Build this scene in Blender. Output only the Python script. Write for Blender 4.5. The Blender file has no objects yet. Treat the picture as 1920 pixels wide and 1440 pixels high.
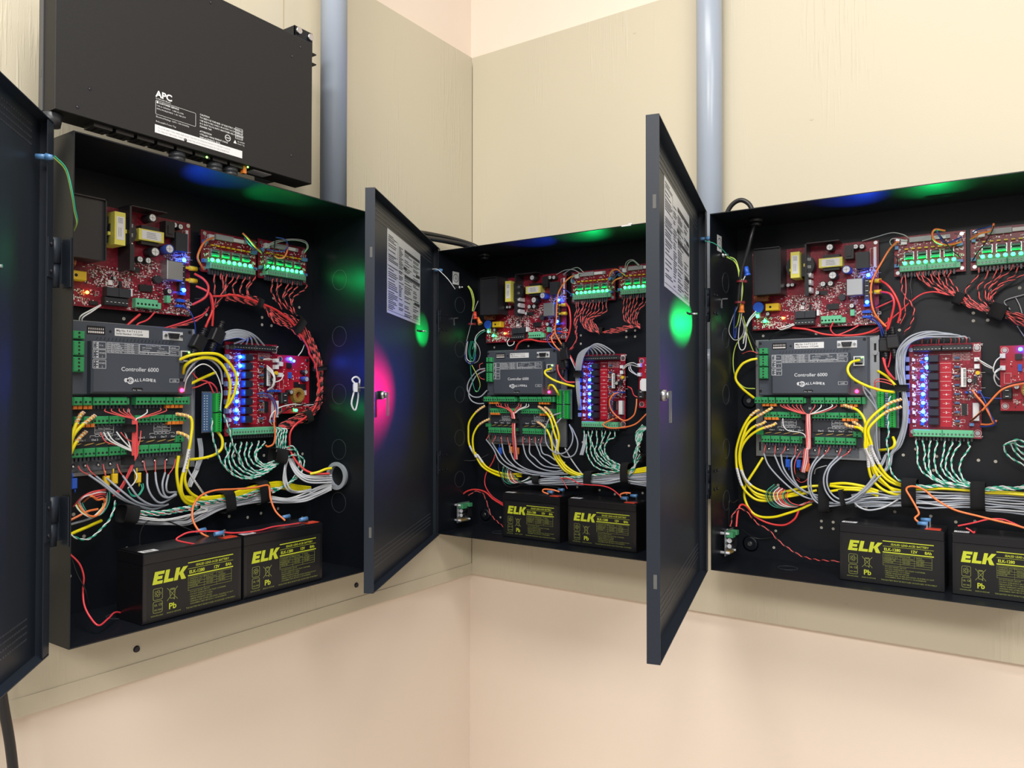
import bpy, bmesh, math, random
from mathutils import Vector, Matrix
PI = math.pi
SC = bpy.context.scene
COL = SC.collection
RNG = random.Random(7)

# ------------------------------------------------------------------ camera, world, lights, exposure
YAW, PITCH, ROLL = .5972, .0151, .0008
cam_d = bpy.data.cameras.new('camera'); cam = bpy.data.objects.new('camera', cam_d); COL.objects.link(cam)
cam_d.sensor_width = 36; cam_d.lens = 1430.7 / 1920 * 36; cam_d.clip_start = .02
cam.matrix_world = Matrix.Translation((1.2217, -1.6075, 1.5)) @ Matrix.Rotation(YAW, 4, 'Z') @ Matrix.Rotation(PI / 2 + PITCH, 4, 'X') @ Matrix.Rotation(ROLL, 4, 'Z')
SC.camera = cam
SC.view_settings.view_transform = 'Standard'; SC.view_settings.look = 'None'
SC.view_settings.gamma = 1; SC.view_settings.use_curve_mapping = False
SC.view_settings.exposure = 0.0
world = bpy.data.worlds.new('world'); SC.world = world; world.use_nodes = True
bg = world.node_tree.nodes['Background']; bg.inputs[0].default_value = (1, .975, .955, 1); bg.inputs[1].default_value = .50

def area_lamp(loc, aim, sx, sy, power, color=(1, .97, .92)):
    d = bpy.data.lights.new('ceiling_light_panel', 'AREA'); d.shape = 'RECTANGLE'; d.size = sx; d.size_y = sy
    d.energy = power; d.color = color
    o = bpy.data.objects.new('ceiling_light_panel', d); COL.objects.link(o); o.location = loc
    o.rotation_euler = (Vector(aim) - Vector(loc)).to_track_quat('-Z', 'Y').to_euler()
    return o
area_lamp((.9, -1.35, 3.1), (.9, -1.35, 0), 1.2, .5, 33)
area_lamp((2.6, -1.7, 3.1), (2.6, -1.7, 0), 1.2, .5, 31)
area_lamp((1.4, -3.6, 3.0), (1.2, -2.2, .4), 1.2, .6, 57)
area_lamp((3.8, -3.9, 3.0), (2.6, -2.4, .4), 1.2, .6, 62)

# ------------------------------------------------------------------ materials
def mat(name, col, rough=.5, metal=0., emit=None, es=0., spec=.5, coat=0., bump=None, alpha=None, trans=0., noise=0.):
    m = bpy.data.materials.new(name); m.use_nodes = True; nt = m.node_tree; b = nt.nodes['Principled BSDF']
    b.inputs['Base Color'].default_value = (*col, 1); b.inputs['Roughness'].default_value = rough
    b.inputs['Metallic'].default_value = metal; b.inputs['Specular IOR Level'].default_value = spec
    if coat: b.inputs['Coat Weight'].default_value = coat
    if trans: b.inputs['Transmission Weight'].default_value = trans
    if emit:
        b.inputs['Emission Color'].default_value = (*emit, 1); b.inputs['Emission Strength'].default_value = es
    tc = None
    if bump or noise:
        tc = nt.nodes.new('ShaderNodeTexCoord')
    if bump:
        sc, st, di = bump
        n = nt.nodes.new('ShaderNodeTexNoise'); n.inputs['Scale'].default_value = sc; n.inputs['Detail'].default_value = 3
        nt.links.new(tc.outputs['Object'], n.inputs['Vector'])
        bp = nt.nodes.new('ShaderNodeBump'); bp.inputs['Strength'].default_value = st; bp.inputs['Distance'].default_value = di
        nt.links.new(n.outputs[0], bp.inputs['Height']); nt.links.new(bp.outputs[0], b.inputs['Normal'])
    if noise:
        n = nt.nodes.new('ShaderNodeTexNoise'); n.inputs['Scale'].default_value = 9; n.inputs['Detail'].default_value = 6
        nt.links.new(tc.outputs['Object'], n.inputs['Vector'])
        mx = nt.nodes.new('ShaderNodeMix'); mx.data_type = 'RGBA'
        mx.inputs[6].default_value = (*[c * (1 - noise) for c in col], 1); mx.inputs[7].default_value = (*[min(1, c * (1 + noise)) for c in col], 1)
        nt.links.new(n.outputs[0], mx.inputs[0]); nt.links.new(mx.outputs[2], b.inputs['Base Color'])
    return m

def wall_mat(name, col, grain=False, flip=False):
    m = bpy.data.materials.new(name); m.use_nodes = True; nt = m.node_tree; N = nt.nodes; L = nt.links
    b = N['Principled BSDF']; b.inputs['Roughness'].default_value = .42; b.inputs['Specular IOR Level'].default_value = .35
    g = N.new('ShaderNodeNewGeometry')
    n1 = N.new('ShaderNodeTexNoise'); n1.inputs['Scale'].default_value = 2.2; n1.inputs['Detail'].default_value = 5; L.new(g.outputs['Position'], n1.inputs['Vector'])
    mx = N.new('ShaderNodeMix'); mx.data_type = 'RGBA'
    mx.inputs[6].default_value = (*[c * .95 for c in col], 1); mx.inputs[7].default_value = (*[min(1, c * 1.04) for c in col], 1)
    L.new(n1.outputs[0], mx.inputs[0])
    fine = N.new('ShaderNodeTexNoise'); fine.inputs['Scale'].default_value = 420; fine.inputs['Detail'].default_value = 2; L.new(g.outputs['Position'], fine.inputs['Vector'])
    bp0 = N.new('ShaderNodeBump'); bp0.inputs['Strength'].default_value = .12; bp0.inputs['Distance'].default_value = .001; L.new(fine.outputs[0], bp0.inputs['Height'])
    out = bp0
    if grain:
        mp = N.new('ShaderNodeMapping'); mp.inputs['Scale'].default_value = (170, 170, 9); L.new(g.outputs['Position'], mp.inputs['Vector'])
        st = N.new('ShaderNodeTexNoise'); st.inputs['Scale'].default_value = 1; st.inputs['Detail'].default_value = 4; st.inputs['Distortion'].default_value = .15; L.new(mp.outputs[0], st.inputs['Vector'])
        rmp = N.new('ShaderNodeValToRGB'); rmp.color_ramp.elements[0].position = .52; rmp.color_ramp.elements[1].position = .66; L.new(st.outputs[0], rmp.inputs[0])
        mp2 = N.new('ShaderNodeMapping'); mp2.inputs['Scale'].default_value = (6, 6, 2.2); L.new(g.outputs['Position'], mp2.inputs['Vector'])
        pa = N.new('ShaderNodeTexNoise'); pa.inputs['Scale'].default_value = 1; pa.inputs['Detail'].default_value = 2; L.new(mp2.outputs[0], pa.inputs['Vector'])
        r2 = N.new('ShaderNodeValToRGB'); r2.color_ramp.elements[0].position = .5; r2.color_ramp.elements[1].position = .64; L.new(pa.outputs[0], r2.inputs[0])
        mu = N.new('ShaderNodeMath'); mu.operation = 'MULTIPLY'; L.new(rmp.outputs[0], mu.inputs[0]); L.new(r2.outputs[0], mu.inputs[1])
        bp = N.new('ShaderNodeBump'); bp.inputs['Strength'].default_value = .3; bp.inputs['Distance'].default_value = .002
        L.new(mu.outputs[0], bp.inputs['Height']); L.new(bp0.outputs[0], bp.inputs['Normal']); out = bp
    L.new(mx.outputs[2], b.inputs['Base Color']); L.new(out.outputs[0], b.inputs['Normal'])
    return m

def pcb_mat(name, c1, c2):
    m = bpy.data.materials.new(name); m.use_nodes = True; nt = m.node_tree; N = nt.nodes; L = nt.links
    b = N['Principled BSDF']; b.inputs['Roughness'].default_value = .35
    tc = N.new('ShaderNodeTexCoord')
    br = N.new('ShaderNodeTexVoronoi'); br.inputs['Scale'].default_value = 190; br.distance = 'CHEBYCHEV'; L.new(tc.outputs['Object'], br.inputs['Vector'])
    rp = N.new('ShaderNodeValToRGB'); rp.color_ramp.interpolation = 'CONSTANT'
    rp.color_ramp.elements[0].color = (*c2, 1); rp.color_ramp.elements[0].position = 0
    e = rp.color_ramp.elements[1]; e.position = .3; e.color = (*c1, 1)
    L.new(br.outputs['Distance'], rp.inputs[0]); L.new(rp.outputs[0], b.inputs['Base Color'])
    return m

M = {}
M['paint'] = mat('black_powder_coat', (.0065, .0085, .0125), .36, spec=.35, bump=(900, .1, .0004))
M['door'] = mat('black_powder_coat_lit', (.019, .025, .036), .40, spec=.28, bump=(900, .1, .0004))  # same black coat, with the light on the door lips put into its colour
M['apc'] = mat('charcoal_sheet_metal', (.016, .0155, .016), .55, spec=.3, bump=(600, .2, .0005))
M['wallr'] = wall_mat('pink_wall_paint', (.82, .705, .595))
M['ply'] = wall_mat('cream_plywood_paint', (.575, .52, .395), True)
M['plyedge'] = mat('plywood_edge', (.42, .33, .22), .8)
M['floor'] = mat('pale_floor', (.42, .37, .32), .4, noise=.1)
M['pvc'] = mat('grey_pvc', (.34, .39, .47), .28, noise=.05)
M['steel'] = mat('zinc_steel', (.55, .56, .58), .3, 1.)
M['galv'] = mat('galvanised_plate', (.42, .44, .47), .38, .85, noise=.15)
M['screwd'] = mat('dark_screw', (.02, .02, .03), .35, .5)
M['pcb'] = pcb_mat('red_circuit_board', (.19, .005, .018), (.28, .012, .030))
M['pcbe'] = mat('bright_red_board', (.42, .012, .03), .35)
M['slate'] = mat('slate_plastic', (.055, .065, .085), .5, bump=(900, .1, .0004))
M['slate2'] = mat('slate_plastic_dark', (.022, .025, .033), .5)
M['print'] = mat('white_print', (.62, .64, .68), .5)
M['printd'] = mat('dark_print', (.05, .05, .06), .5)
M['lime'] = mat('lime_print', (.50, .56, .03), .45)
M['limed'] = mat('dim_lime_print', (.22, .24, .055), .5)
M['batt'] = mat('battery_black', (.008, .008, .010), .28, spec=.4)
M['battl'] = mat('battery_label_black', (.012, .012, .013), .4, spec=.3)
M['tgreen'] = mat('terminal_green', (.035, .30, .105), .38)
M['tmint'] = mat('terminal_mint', (.13, .48, .27), .38)
M['tblack'] = mat('terminal_black', (.02, .022, .027), .4)
M['hole'] = mat('dark_recess', (.004, .004, .005), .7)
M['blackp'] = mat('black_plastic', (.014, .014, .017), .36)
M['alu'] = mat('black_anodised', (.018, .018, .022), .34)
M['yel'] = mat('transformer_yellow', (.72, .66, .12), .45)
M['paper'] = mat('white_label', (.72, .72, .73), .5)
M['sheet'] = mat('printed_sheet', (.66, .68, .72), .3)
M['ctop'] = mat('capacitor_top', (.74, .75, .77), .28, .25)
M['cblue'] = mat('blue_sleeve', (.03, .06, .32), .35)
M['cellblue'] = mat('blue_plastic', (.02, .10, .55), .35)
M['crimp'] = mat('blue_crimp', (.10, .25, .50), .35)
M['ycrimp'] = mat('yellow_crimp', (.75, .50, .02), .4)
M['orange'] = mat('orange_plastic', (.72, .20, .03), .4)
M['copper'] = mat('copper', (.45, .17, .08), .4, .7)
M['gold'] = mat('gold_contact', (.75, .50, .16), .35, .6)
M['velcro'] = mat('black_velcro', (.004, .004, .005), .95)
M['clear'] = mat('clear_plastic', (.42, .46, .52), .15, trans=.75)
M['nylon'] = mat('white_nylon', (.70, .72, .76), .4)
M['redp'] = mat('red_plastic', (.60, .05, .02), .4)
M['ring'] = mat('grey_grommet', (.36, .39, .44), .35)
M['beige'] = mat('wall_seen_through_hole', (.45, .42, .36), .6)
WC = dict(yellow=((.86, .74, .008), .33), grey=((.34, .37, .43), .36), greyw=((.55, .57, .61), .36), greyt=((.45, .45, .46), .4),
          redt=((.80, .11, .11), .33), red=((.74, .07, .07), .35), red2=((.74, .055, .07), .34), red3=((.72, .05, .05), .32), white=((.75, .76, .76), .38),
          black=((.012, .012, .014), .35), blue=((.02, .05, .30), .38), orange=((.85, .21, .06), .36), green=((.02, .36, .23), .36), yg=((.45, .60, .10), .38),
          graph=((.10, .11, .13), .4), cable=((.012, .012, .014), .35))
for k, (c, r) in WC.items(): M['w_' + k] = mat('wire_' + k, c, r)
M['w_tan'] = mat('wire_tan', (.62, .42, .26), .4)
def led(name, col, s): return mat(name, tuple(min(1, c + .0) for c in col), .3, emit=col, es=s)
M['ledg'] = led('green_led_lit', (.012, 1, .17), 28)
M['ledb'] = led('blue_led_lit', (.006, .09, 1), 100)
M['ledbc'] = led('blue_led_core', (.006, .085, 1), 110)
M['leda'] = led('amber_led_lit', (1, .35, .03), 16)
M['ledr'] = led('red_led_lit', (1, .012, .06), 22)
M['ledgs'] = led('small_green_led', (.2, 1, .1), 6)

# ------------------------------------------------------------------ mesh builder in u (right), v (up), w (toward the room)
class MB:
    def __init__(s): s.v = []; s.f = []; s.m = []; s.sm = []
    def add(s, vs, fs, m=0, smooth=False):
        b = len(s.v); s.v += vs
        for f in fs: s.f.append([i + b for i in f]); s.m.append(m); s.sm.append(smooth)
    def box(s, u0, u1, v0, v1, w0, w1, m=0, ch=0.):
        if ch:
            c = ch; vs = []
            for w, i in ((w0, 0), (w1 - c, 0), (w1, c)):
                vs += [(u0 + i, v0 + i, w), (u1 - i, v0 + i, w), (u1 - i, v1 - i, w), (u0 + i, v1 - i, w)]
            fs = [(3, 2, 1, 0), (8, 9, 10, 11)]
            for a in (0, 4):
                for i in range(4): j = (i + 1) % 4; fs.append((a + i, a + j, a + 4 + j, a + 4 + i))
            s.add(vs, fs, m); return
        vs = [(u, v, w) for w in (w0, w1) for u, v in ((u0, v0), (u1, v0), (u1, v1), (u0, v1))]
        s.add(vs, [(3, 2, 1, 0), (4, 5, 6, 7), (0, 1, 5, 4), (1, 2, 6, 5), (2, 3, 7, 6), (3, 0, 4, 7)], m)
    def prism(s, poly, w0, w1, m=0):
        n = len(poly); vs = [(a, b, w0) for a, b in poly] + [(a, b, w1) for a, b in poly]
        s.add(vs, [list(range(n))[::-1], list(range(n, 2 * n))] + [(i, (i + 1) % n, n + (i + 1) % n, n + i) for i in range(n)], m)
    def cyl(s, c, r, h, ax='w', n=12, m=0, r2=None, mt=None):
        """from c along axis by h"""
        r2 = r if r2 is None else r2; vs = []
        for k, rr in ((0, r), (1, r2)):
            for i in range(n):
                a = 2 * PI * i / n; x, y = rr * math.cos(a), rr * math.sin(a); z = h * k
                p = {'w': (x, y, z), 'v': (y, z, x), 'u': (z, x, y)}[ax]
                vs.append((c[0] + p[0], c[1] + p[1], c[2] + p[2]))
        b = len(s.v); s.v += vs
        for i in range(n): j = (i + 1) % n; s.f.append([b + i, b + j, b + n + j, b + n + i]); s.m.append(m); s.sm.append(True)
        s.f.append([b + i for i in range(n)][::-1]); s.m.append(m); s.sm.append(False)
        s.f.append([b + n + i for i in range(n)]); s.m.append(m if mt is None else mt); s.sm.append(False)
    def dome(s, c, r, n=8, m=0, h=1.):
        vs = []; R = 3
        for k in range(R):
            a = k / R * PI / 2
            for i in range(n): t = 2 * PI * i / n; vs.append((c[0] + r * math.cos(a) * math.cos(t), c[1] + r * math.cos(a) * math.sin(t), c[2] + r * h * math.sin(a)))
        vs.append((c[0], c[1], c[2] + r * h)); fs = []
        for k in range(R - 1):
            for i in range(n): j = (i + 1) % n; fs.append((k * n + i, k * n + j, (k + 1) * n + j, (k + 1) * n + i))
        for i in range(n): fs.append(((R - 1) * n + i, (R - 1) * n + (i + 1) % n, R * n))
        fs.append(tuple(range(n))[::-1])
        s.add(vs, fs, m, True)
    def ring(s, c, r0, r1, h, n=24, m=0, ax='w'):
        vs = []
        for rr, z in ((r0, 0), (r1, 0), (r1, h), (r0, h)):
            for i in range(n):
                a = 2 * PI * i / n; x, y = rr * math.cos(a), rr * math.sin(a)
                p = {'w': (x, y, z), 'v': (y, z, x), 'u': (z, x, y)}[ax]
                vs.append((c[0] + p[0], c[1] + p[1], c[2] + p[2]))
        fs = []
        for k in range(4):
            q = (k + 1) % 4
            for i in range(n): j = (i + 1) % n; fs.append((k * n + i, q * n + i, q * n + j, k * n + j)[::-1])
        s.add(vs, fs, m)
    def line(s, a, b, t, w, m=0):
        d = Vector((b[0] - a[0], b[1] - a[1])); 
        if d.length < 1e-9: return
        d.normalize(); p = Vector((-d.y, d.x)) * t / 2
        s.prism([(a[0] - p.x, a[1] - p.y), (b[0] - p.x, b[1] - p.y), (b[0] + p.x, b[1] + p.y), (a[0] + p.x, a[1] + p.y)], w, w + .0002, m)
    def frame(s, u0, u1, v0, v1, t, w, m=0):
        s.line((u0, v0), (u1, v0), t, w, m); s.line((u0, v1), (u1, v1), t, w, m); s.line((u0, v0), (u0, v1), t, w, m); s.line((u1, v0), (u1, v1), t, w, m)
    def rframe(s, u0, u1, v0, v1, t, w, r, m=0):
        pts = []
        for cx, cy, a0 in ((u1 - r, v1 - r, 0), (u0 + r, v1 - r, 90), (u0 + r, v0 + r, 180), (u1 - r, v0 + r, 270)):
            for k in range(4): a = math.radians(a0 + k * 30); pts.append((cx + r * math.cos(a), cy + r * math.sin(a)))
        for i in range(len(pts)): s.line(pts[i], pts[(i + 1) % len(pts)], t, w, m)
    def tube(s, pts, r, n=6, m=0, sub=4):
        P = smooth_path(pts, sub); s.rawtube(P, r, n, m)
    def rawtube(s, P, r, n=6, m=0):
        fr = frames(P); vs = []
        for (p, a, b) in fr:
            for i in range(n):
                t = 2 * PI * i / n; q = p + a * (r * math.cos(t)) + b * (r * math.sin(t)); vs.append(tuple(q))
        fs = []
        for k in range(len(P) - 1):
            for i in range(n): j = (i + 1) % n; fs.append((k * n + i, k * n + j, (k + 1) * n + j, (k + 1) * n + i))
        s.add(vs, fs, m, True)
        e = (len(P) - 1) * n
        s.add([vs[i] for i in range(n)], [tuple(range(n))[::-1]], m); s.add([vs[e + i] for i in range(n)], [tuple(range(n))], m)
    def text(s, t, x, y, size, w, m=0, bold=0., align='LEFT', sx=1., slant=0., th=.0002):
        for vs, fs in [text_mesh(t, bold, align)]:
            s.add([(x + (a + b * slant) * size * sx, y + b * size, w + th) for a, b in vs], fs, m)
    def build(s, name, mats, parent=None, org=None):
        me = bpy.data.meshes.new(name); o = org or (0, 0, 0)
        me.from_pydata([(a - o[0], -(c - o[2]), b - o[1]) for a, b, c in s.v], [], s.f)
        for k in (mats if isinstance(mats, (list, tuple)) else [mats]): me.materials.append(M[k])
        me.polygons.foreach_set('material_index', s.m); me.polygons.foreach_set('use_smooth', s.sm); me.update()
        ob = bpy.data.objects.new(name, me); COL.objects.link(ob)
        if parent is not None: ob.parent = parent
        if org is not None: ob.location = (org[0], -org[2], org[1])
        return ob

def smooth_path(pts, sub):
    P = [Vector(p) for p in pts]
    if len(P) < 3: 
        return [P[0].lerp(P[-1], i / 2) for i in range(3)]
    Q = [P[0] * 2 - P[1]] + P + [P[-1] * 2 - P[-2]]; out = []
    for i in range(1, len(Q) - 2):
        p0, p1, p2, p3 = Q[i - 1:i + 3]
        for k in range(sub):
            t = k / sub; t2 = t * t; t3 = t2 * t
            out.append(.5 * ((2 * p1) + (p2 - p0) * t + (2 * p0 - 5 * p1 + 4 * p2 - p3) * t2 + (3 * p1 - p0 - 3 * p2 + p3) * t3))
    out.append(P[-1]); res = [out[0]]
    for q in out[1:]:
        if (q - res[-1]).length > .0004: res.append(q)
    return res

def frames(P):
    out = []; a = None
    for i, p in enumerate(P):
        t = (P[min(i + 1, len(P) - 1)] - P[max(i - 1, 0)])
        t = t.normalized() if t.length > 1e-9 else Vector((0, 1, 0))
        if a is None:
            ref = Vector((0, 0, 1)) if abs(t.z) < .8 else Vector((1, 0, 0)); a = t.cross(ref).normalized()
        else:
            a = a - t * a.dot(t)
            a = a.normalized() if a.length > 1e-6 else t.orthogonal().normalized()
        out.append((p, a, t.cross(a)))
    return out

_tc = {}
def text_mesh(t, bold, align):
    k = (t, bold, align)
    if k not in _tc:
        cu = bpy.data.curves.new('t', 'FONT'); cu.body = t; cu.size = 1; cu.align_x = align; cu.offset = bold; cu.resolution_u = 1 if len(t) > 16 else 4
        ob = bpy.data.objects.new('t', cu); me = bpy.data.meshes.new_from_object(ob)
        _tc[k] = ([(v.co.x, v.co.y) for v in me.vertices], [tuple(p.vertices) for p in me.polygons])
        bpy.data.objects.remove(ob); bpy.data.curves.remove(cu); bpy.data.meshes.remove(me)
    return _tc[k]

def tag(o, label=None, cat=None, group=None, kind=None):
    if label: o['label'] = label
    if cat: o['category'] = cat
    if group: o['group'] = group
    if kind: o['kind'] = kind
    return o
def empty(name, parent=None):
    o = bpy.data.objects.new(name, None); COL.objects.link(o); o.empty_display_size = .02
    if parent is not None: o.parent = parent
    return o
KIDS = {}
def copy_tree(o, parent=None):
    c = o.copy(); COL.objects.link(c)
    if parent is not None: c.parent = parent
    for ch in list(o.children): copy_tree(ch, c)
    return c

# ------------------------------------------------------------------ the three cabinets' frames
CH, CW, CD = .692, .555, .165
Z0 = 1.1625
CAB = {1: (Vector((0, -1.0973, Z0)), PI / 2), 2: (Vector((.0193, 0, Z0)), 0.), 3: (Vector((.7068, 0, Z0)), 0.)}
WHERE = {1: 'left cabinet', 2: 'middle cabinet', 3: 'right cabinet'}
TM = {k: Matrix.Translation(v[0]) @ Matrix.Rotation(v[1], 4, 'Z') for k, v in CAB.items()}
def place(o, k, u=0., v=0., w=0.):
    o.location = TM[k] @ Vector((u, -w, v)); o.rotation_euler = (0, 0, CAB[k][1]); return o
def world_pt(k, u, v, w): return TM[k] @ Vector((u, -w, v))

# ------------------------------------------------------------------ setting: walls, floor, plywood
def wbox(name, x0, x1, y0, y1, z0, z1, m, parent=None):
    b = MB(); b.box(x0, x1, z0, z1, -y1, -y0); return b.build(name, m, parent)
T = .018
tag(wbox('wall_left', -T - .1, -T - .0015, -5.2, T + .1, 0, 3.1, 'wallr'), 'pink painted left wall meeting the corner', None, None, 'structure')
tag(wbox('wall_right', -T - .0014, 5.2, T + .0015, T + .1, 0, 3.1, 'wallr'), 'pink painted right wall meeting the corner', None, None, 'structure')
tag(wbox('floor', -T - .1, 5.2, -5.2, T + .1, -.05, 0, 'floor'), 'pale floor below the cabinets', None, None, 'structure')
PZ0, PZ1 = 1.0311, 2.3973
ys = -1.0973 + .478
lb = tag(wbox('plywood_board', -T, 0, -3.2, 0, PZ0, PZ1, 'ply'), 'cream painted plywood board on the left wall behind the left cabinet', 'board')
wbox('board_seam', 0, .0007, ys - .0007, ys + .0007, 1.95, PZ1, 'plyedge', lb)
tag(wbox('plywood_board', .0015, 2.42, 0, T, PZ0, PZ1, 'ply'), 'cream painted plywood board behind the middle and right cabinets', 'board')
# thin painted ledge strip along the left boards' lower edge
tag(wbox('batten_strip', 0, .0016, -3.2, -.0005, PZ0, PZ0 + .028, 'ply'), 'thin cream strip along the lower edge of the left plywood', 'strip')

# ------------------------------------------------------------------ cabinet
def make_cabinet():
    r = empty('equipment_cabinet'); t = .0016
    b = MB()
    b.box(0, CW, 0, CH, .0, t); b.box(0, t, 0, CH, t, CD); b.box(CW - t, CW, 0, CH, t, CD)
    b.box(t, CW - t, 0, t, t, CD); b.box(t, CW - t, CH - t, CH, t, CD)
    b.build('body', 'paint', r)
    for v in (.125, .23, .34, .455, .568):
        b = MB(); b.ring((CW - t - .0005, v, .082), .0195, .0205, .0005, 24, 0, 'u'); b.build('knockout', 'graphite', r)
        b = MB(); b.ring((t, v, .078), .0195, .0205, .0005, 24, 0, 'u'); b.build('knockout', 'graphite', r)
    for u in (.12, .25, .42): b = MB(); b.ring((u, t, .07), .0175, .0185, .0005, 24, 0, 'v'); b.build('knockout', 'graphite', r)
    b = MB(); rr = random.Random(3)
    H = [(u, v) for u in (.168, .19) for v in (.075, .088)] + [(u, v) for u in (.43, .452) for v in (.487, .473)] + \
        [(.079, .06), (.10, .118), (.084, .154), (.25, .122), (.30, .118), (.36, .115), (.40, .108), (.43, .112), (.47, .116), (.315, .226), (.336, .238), (.37, .226), (.436, .222), (.462, .221), (.51, .22), (.53, .219), (.31, .482), (.31, .462), (.055, .462), (.16, .462), (.456, .527), (.50, .527), (.52, .515), (.53, .09), (.075, .025), (.35, .09), (.365, .2)]
    for u, v in H: b.cyl((u, v, t), .0028, .0003, n=10)
    b.build('mounting_holes', 'beige', r)['kind'] = 'stuff'
    for u, v in ((.027, .028), (.026, .327)): b = MB(); b.cyl((u, v, t), .017, .003, n=20, r2=.012); b.build('dimple', 'paint', r)
    for u, v in ((.027, .028), (.026, .327)):
        b = MB(); b.cyl((u, v, t + .003), .0055, .003, n=12, r2=.0045); b.build('mounting_screw', 'steel', r)
    return r
M['greyprint'] = mat('grey_print', (.3, .3, .32), .5); M['blackp2'] = mat('soft_black_plastic', (.03, .032, .037), .4)
M['maroon'] = mat('dark_red_plastic', (.16, .015, .02), .4)
M['graphite'] = mat('graphite_edge', (.05, .055, .065), .3)

DOORS = {1: (-.018, .150, 133.), 2: (-.0035, .151, 62.), 3: (-.011, .150, 76.2)}
LAMPS = []
def make_door(k, root):
    """child of the cabinet; local s along the door, v up, n from skin inwards"""
    pu, pw, th = DOORS[k]; L, v0, v1, D, t = .562, -.005, .700, .016, .0014
    d = empty('door', root); d.location = (pu, -pw, 0)
    # local axes: s -> (cos th, sin th in w) ; n -> (sin th, -cos th): use local mesh u=s, w = -n
    d.rotation_euler = (0, 0, -math.radians(th))
    b = MB()
    b.box(0, L, v0, v1, D, D + t)            # skin (outer face)
    b.box(0, L, v0, v0 + t, 0, D); b.box(0, L, v1 - t, v1, 0, D); b.box(0, t, v0 + t, v1 - t, 0, D); b.box(L - t, L, v0 + t, v1 - t, 0, D)
    b.box(t, .021, v0 + .003, v1 - .003, .0, .0012)      # folded hinge-side return
    b.build('door_panel', 'door', d)
    b = MB()
    for i in range(4):
        for vv in (.640 + i * .0085, .052 - i * .0085 + 0):
            q = vv + .02 if vv > .3 else vv
            for j in range(74):
                u = .03 + j * .0068; b.box(u, u + .0042, q - .001, q + .001, D - .0006, D)
    b.build('ventilation_slots', 'graphite', d)['kind'] = 'stuff'
    b = MB()
    for v in (.587, .1): b.prism([(L + .0001, 0)] * 0 or [(0, 0), (1, 0), (0, 1)], 0, 0) if False else b.box(L - .0002, L + .0004, v - .009, v + .009, .004, .0085, 0)
    b.build('edge_slot', 'paint2', d)
    # stud
    b = MB(); b.cyl((.149, .484, D), .002, -.014, n=8); b.build('stud', 'steel', d)
    if k in (2, 3):
        b = MB(); b.cyl((.472, .338, D), .008, -.010, n=14); b.cyl((.472, .338, D - .010), .0055, -.004, n=10); b.build('lock_barrel', 'steel', d)
        b = MB(); b.box(.467, .477, .300, .344, D - .017, D - .0145, 0); b.build('lock_cam', 'clear', d)
        for part in (0,):
            b = MB(); b.prism([(.148, .497), (.425, .497), (.425, .66), (.148, .66)], D - .0005, D - .0001, 0)
            s = b.build('instruction_sheet', 'sheet', d)
            tag(s, 'silvery printed instruction sheet on the door')
            b = MB(); rr = random.Random(k); W_ = D - .0008
            mir = lambda x: .573 - x
            for col, (a, c) in enumerate(((.345, .418), (.30, .338), (.222, .292), (.155, .216))):
                # columns seen from inside, left is the lock side
                v = .652 if col < 1 else .64
                while v > .505:
                    ln = rr.uniform(.45, 1) * (c - a)
                    if rr.random() < .86: b.box(c - ln, c, v - .0009, v + .0006, W_, W_ + .0002)
                    v -= rr.choice((.0034, .0034, .004, .006))
            for (a, c, v) in ((.155, .292, .640), (.155, .292, .588), (.155, .19, .604), (.275, .30, .604), (.155, .205, .54)):
                b.box(a, c, v - .003, v + .003, W_ - .0001, W_ + .0002)
            for (a, c, v) in ((.15, .423, .59), (.15, .423, .503)): b.box(a, c, v - .0003, v + .0003, W_, W_ + .0002)
            b.frame(.347, .418, .612, .645, .0005, W_)
            b.build('sheet_printing', 'printd', s)
    # ground lug
    lu = .030 if k == 1 else .012
    g = MB(); g.cyl((lu, .645, .011), .0035, -.012, ax='w', n=10); g.cyl((lu, .645, -.001), .005, -.008, n=10, r2=.003)
    g.build('earth_terminal', 'crimp', d)
    # hinge leaves with rivets on the door
    for v in (.172, .518):
        b = MB(); b.box(.0005, .0205, v - .026, v + .026, -.0016, -.0002, 0); h = b.build('hinge_leaf', 'door', d)
        for q in (-.018, .018):
            b = MB(); b.dome((.012, v + q, -.0008), .0030, 10)
            for i in range(len(b.v)): u_, v_, w_ = b.v[i]; b.v[i] = (u_, v_, -.0016 - (w_ + .0008))
            b.f = [f[::-1] for f in b.f]
            b.build('rivet', 'screwd', h)
    return d
M['paint2'] = mat('slot_inside', (.10, .10, .095), .7)

cab0 = make_cabinet()
CABS = {}
for k in (1, 2, 3):
    c = cab0 if k == 1 else copy_tree(cab0)
    CABS[k] = place(c, k)
for k in (1, 2, 3):
    c = CABS[k]
    tag(c, {1: 'open black steel equipment cabinet on the left wall under the black rack power unit',
            2: 'open black steel equipment cabinet in the corner, middle of the three',
            3: 'open black steel equipment cabinet right of the right grey conduit'}[k], 'cabinet', 'three open equipment cabinets')
    make_door(k, c)
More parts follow.
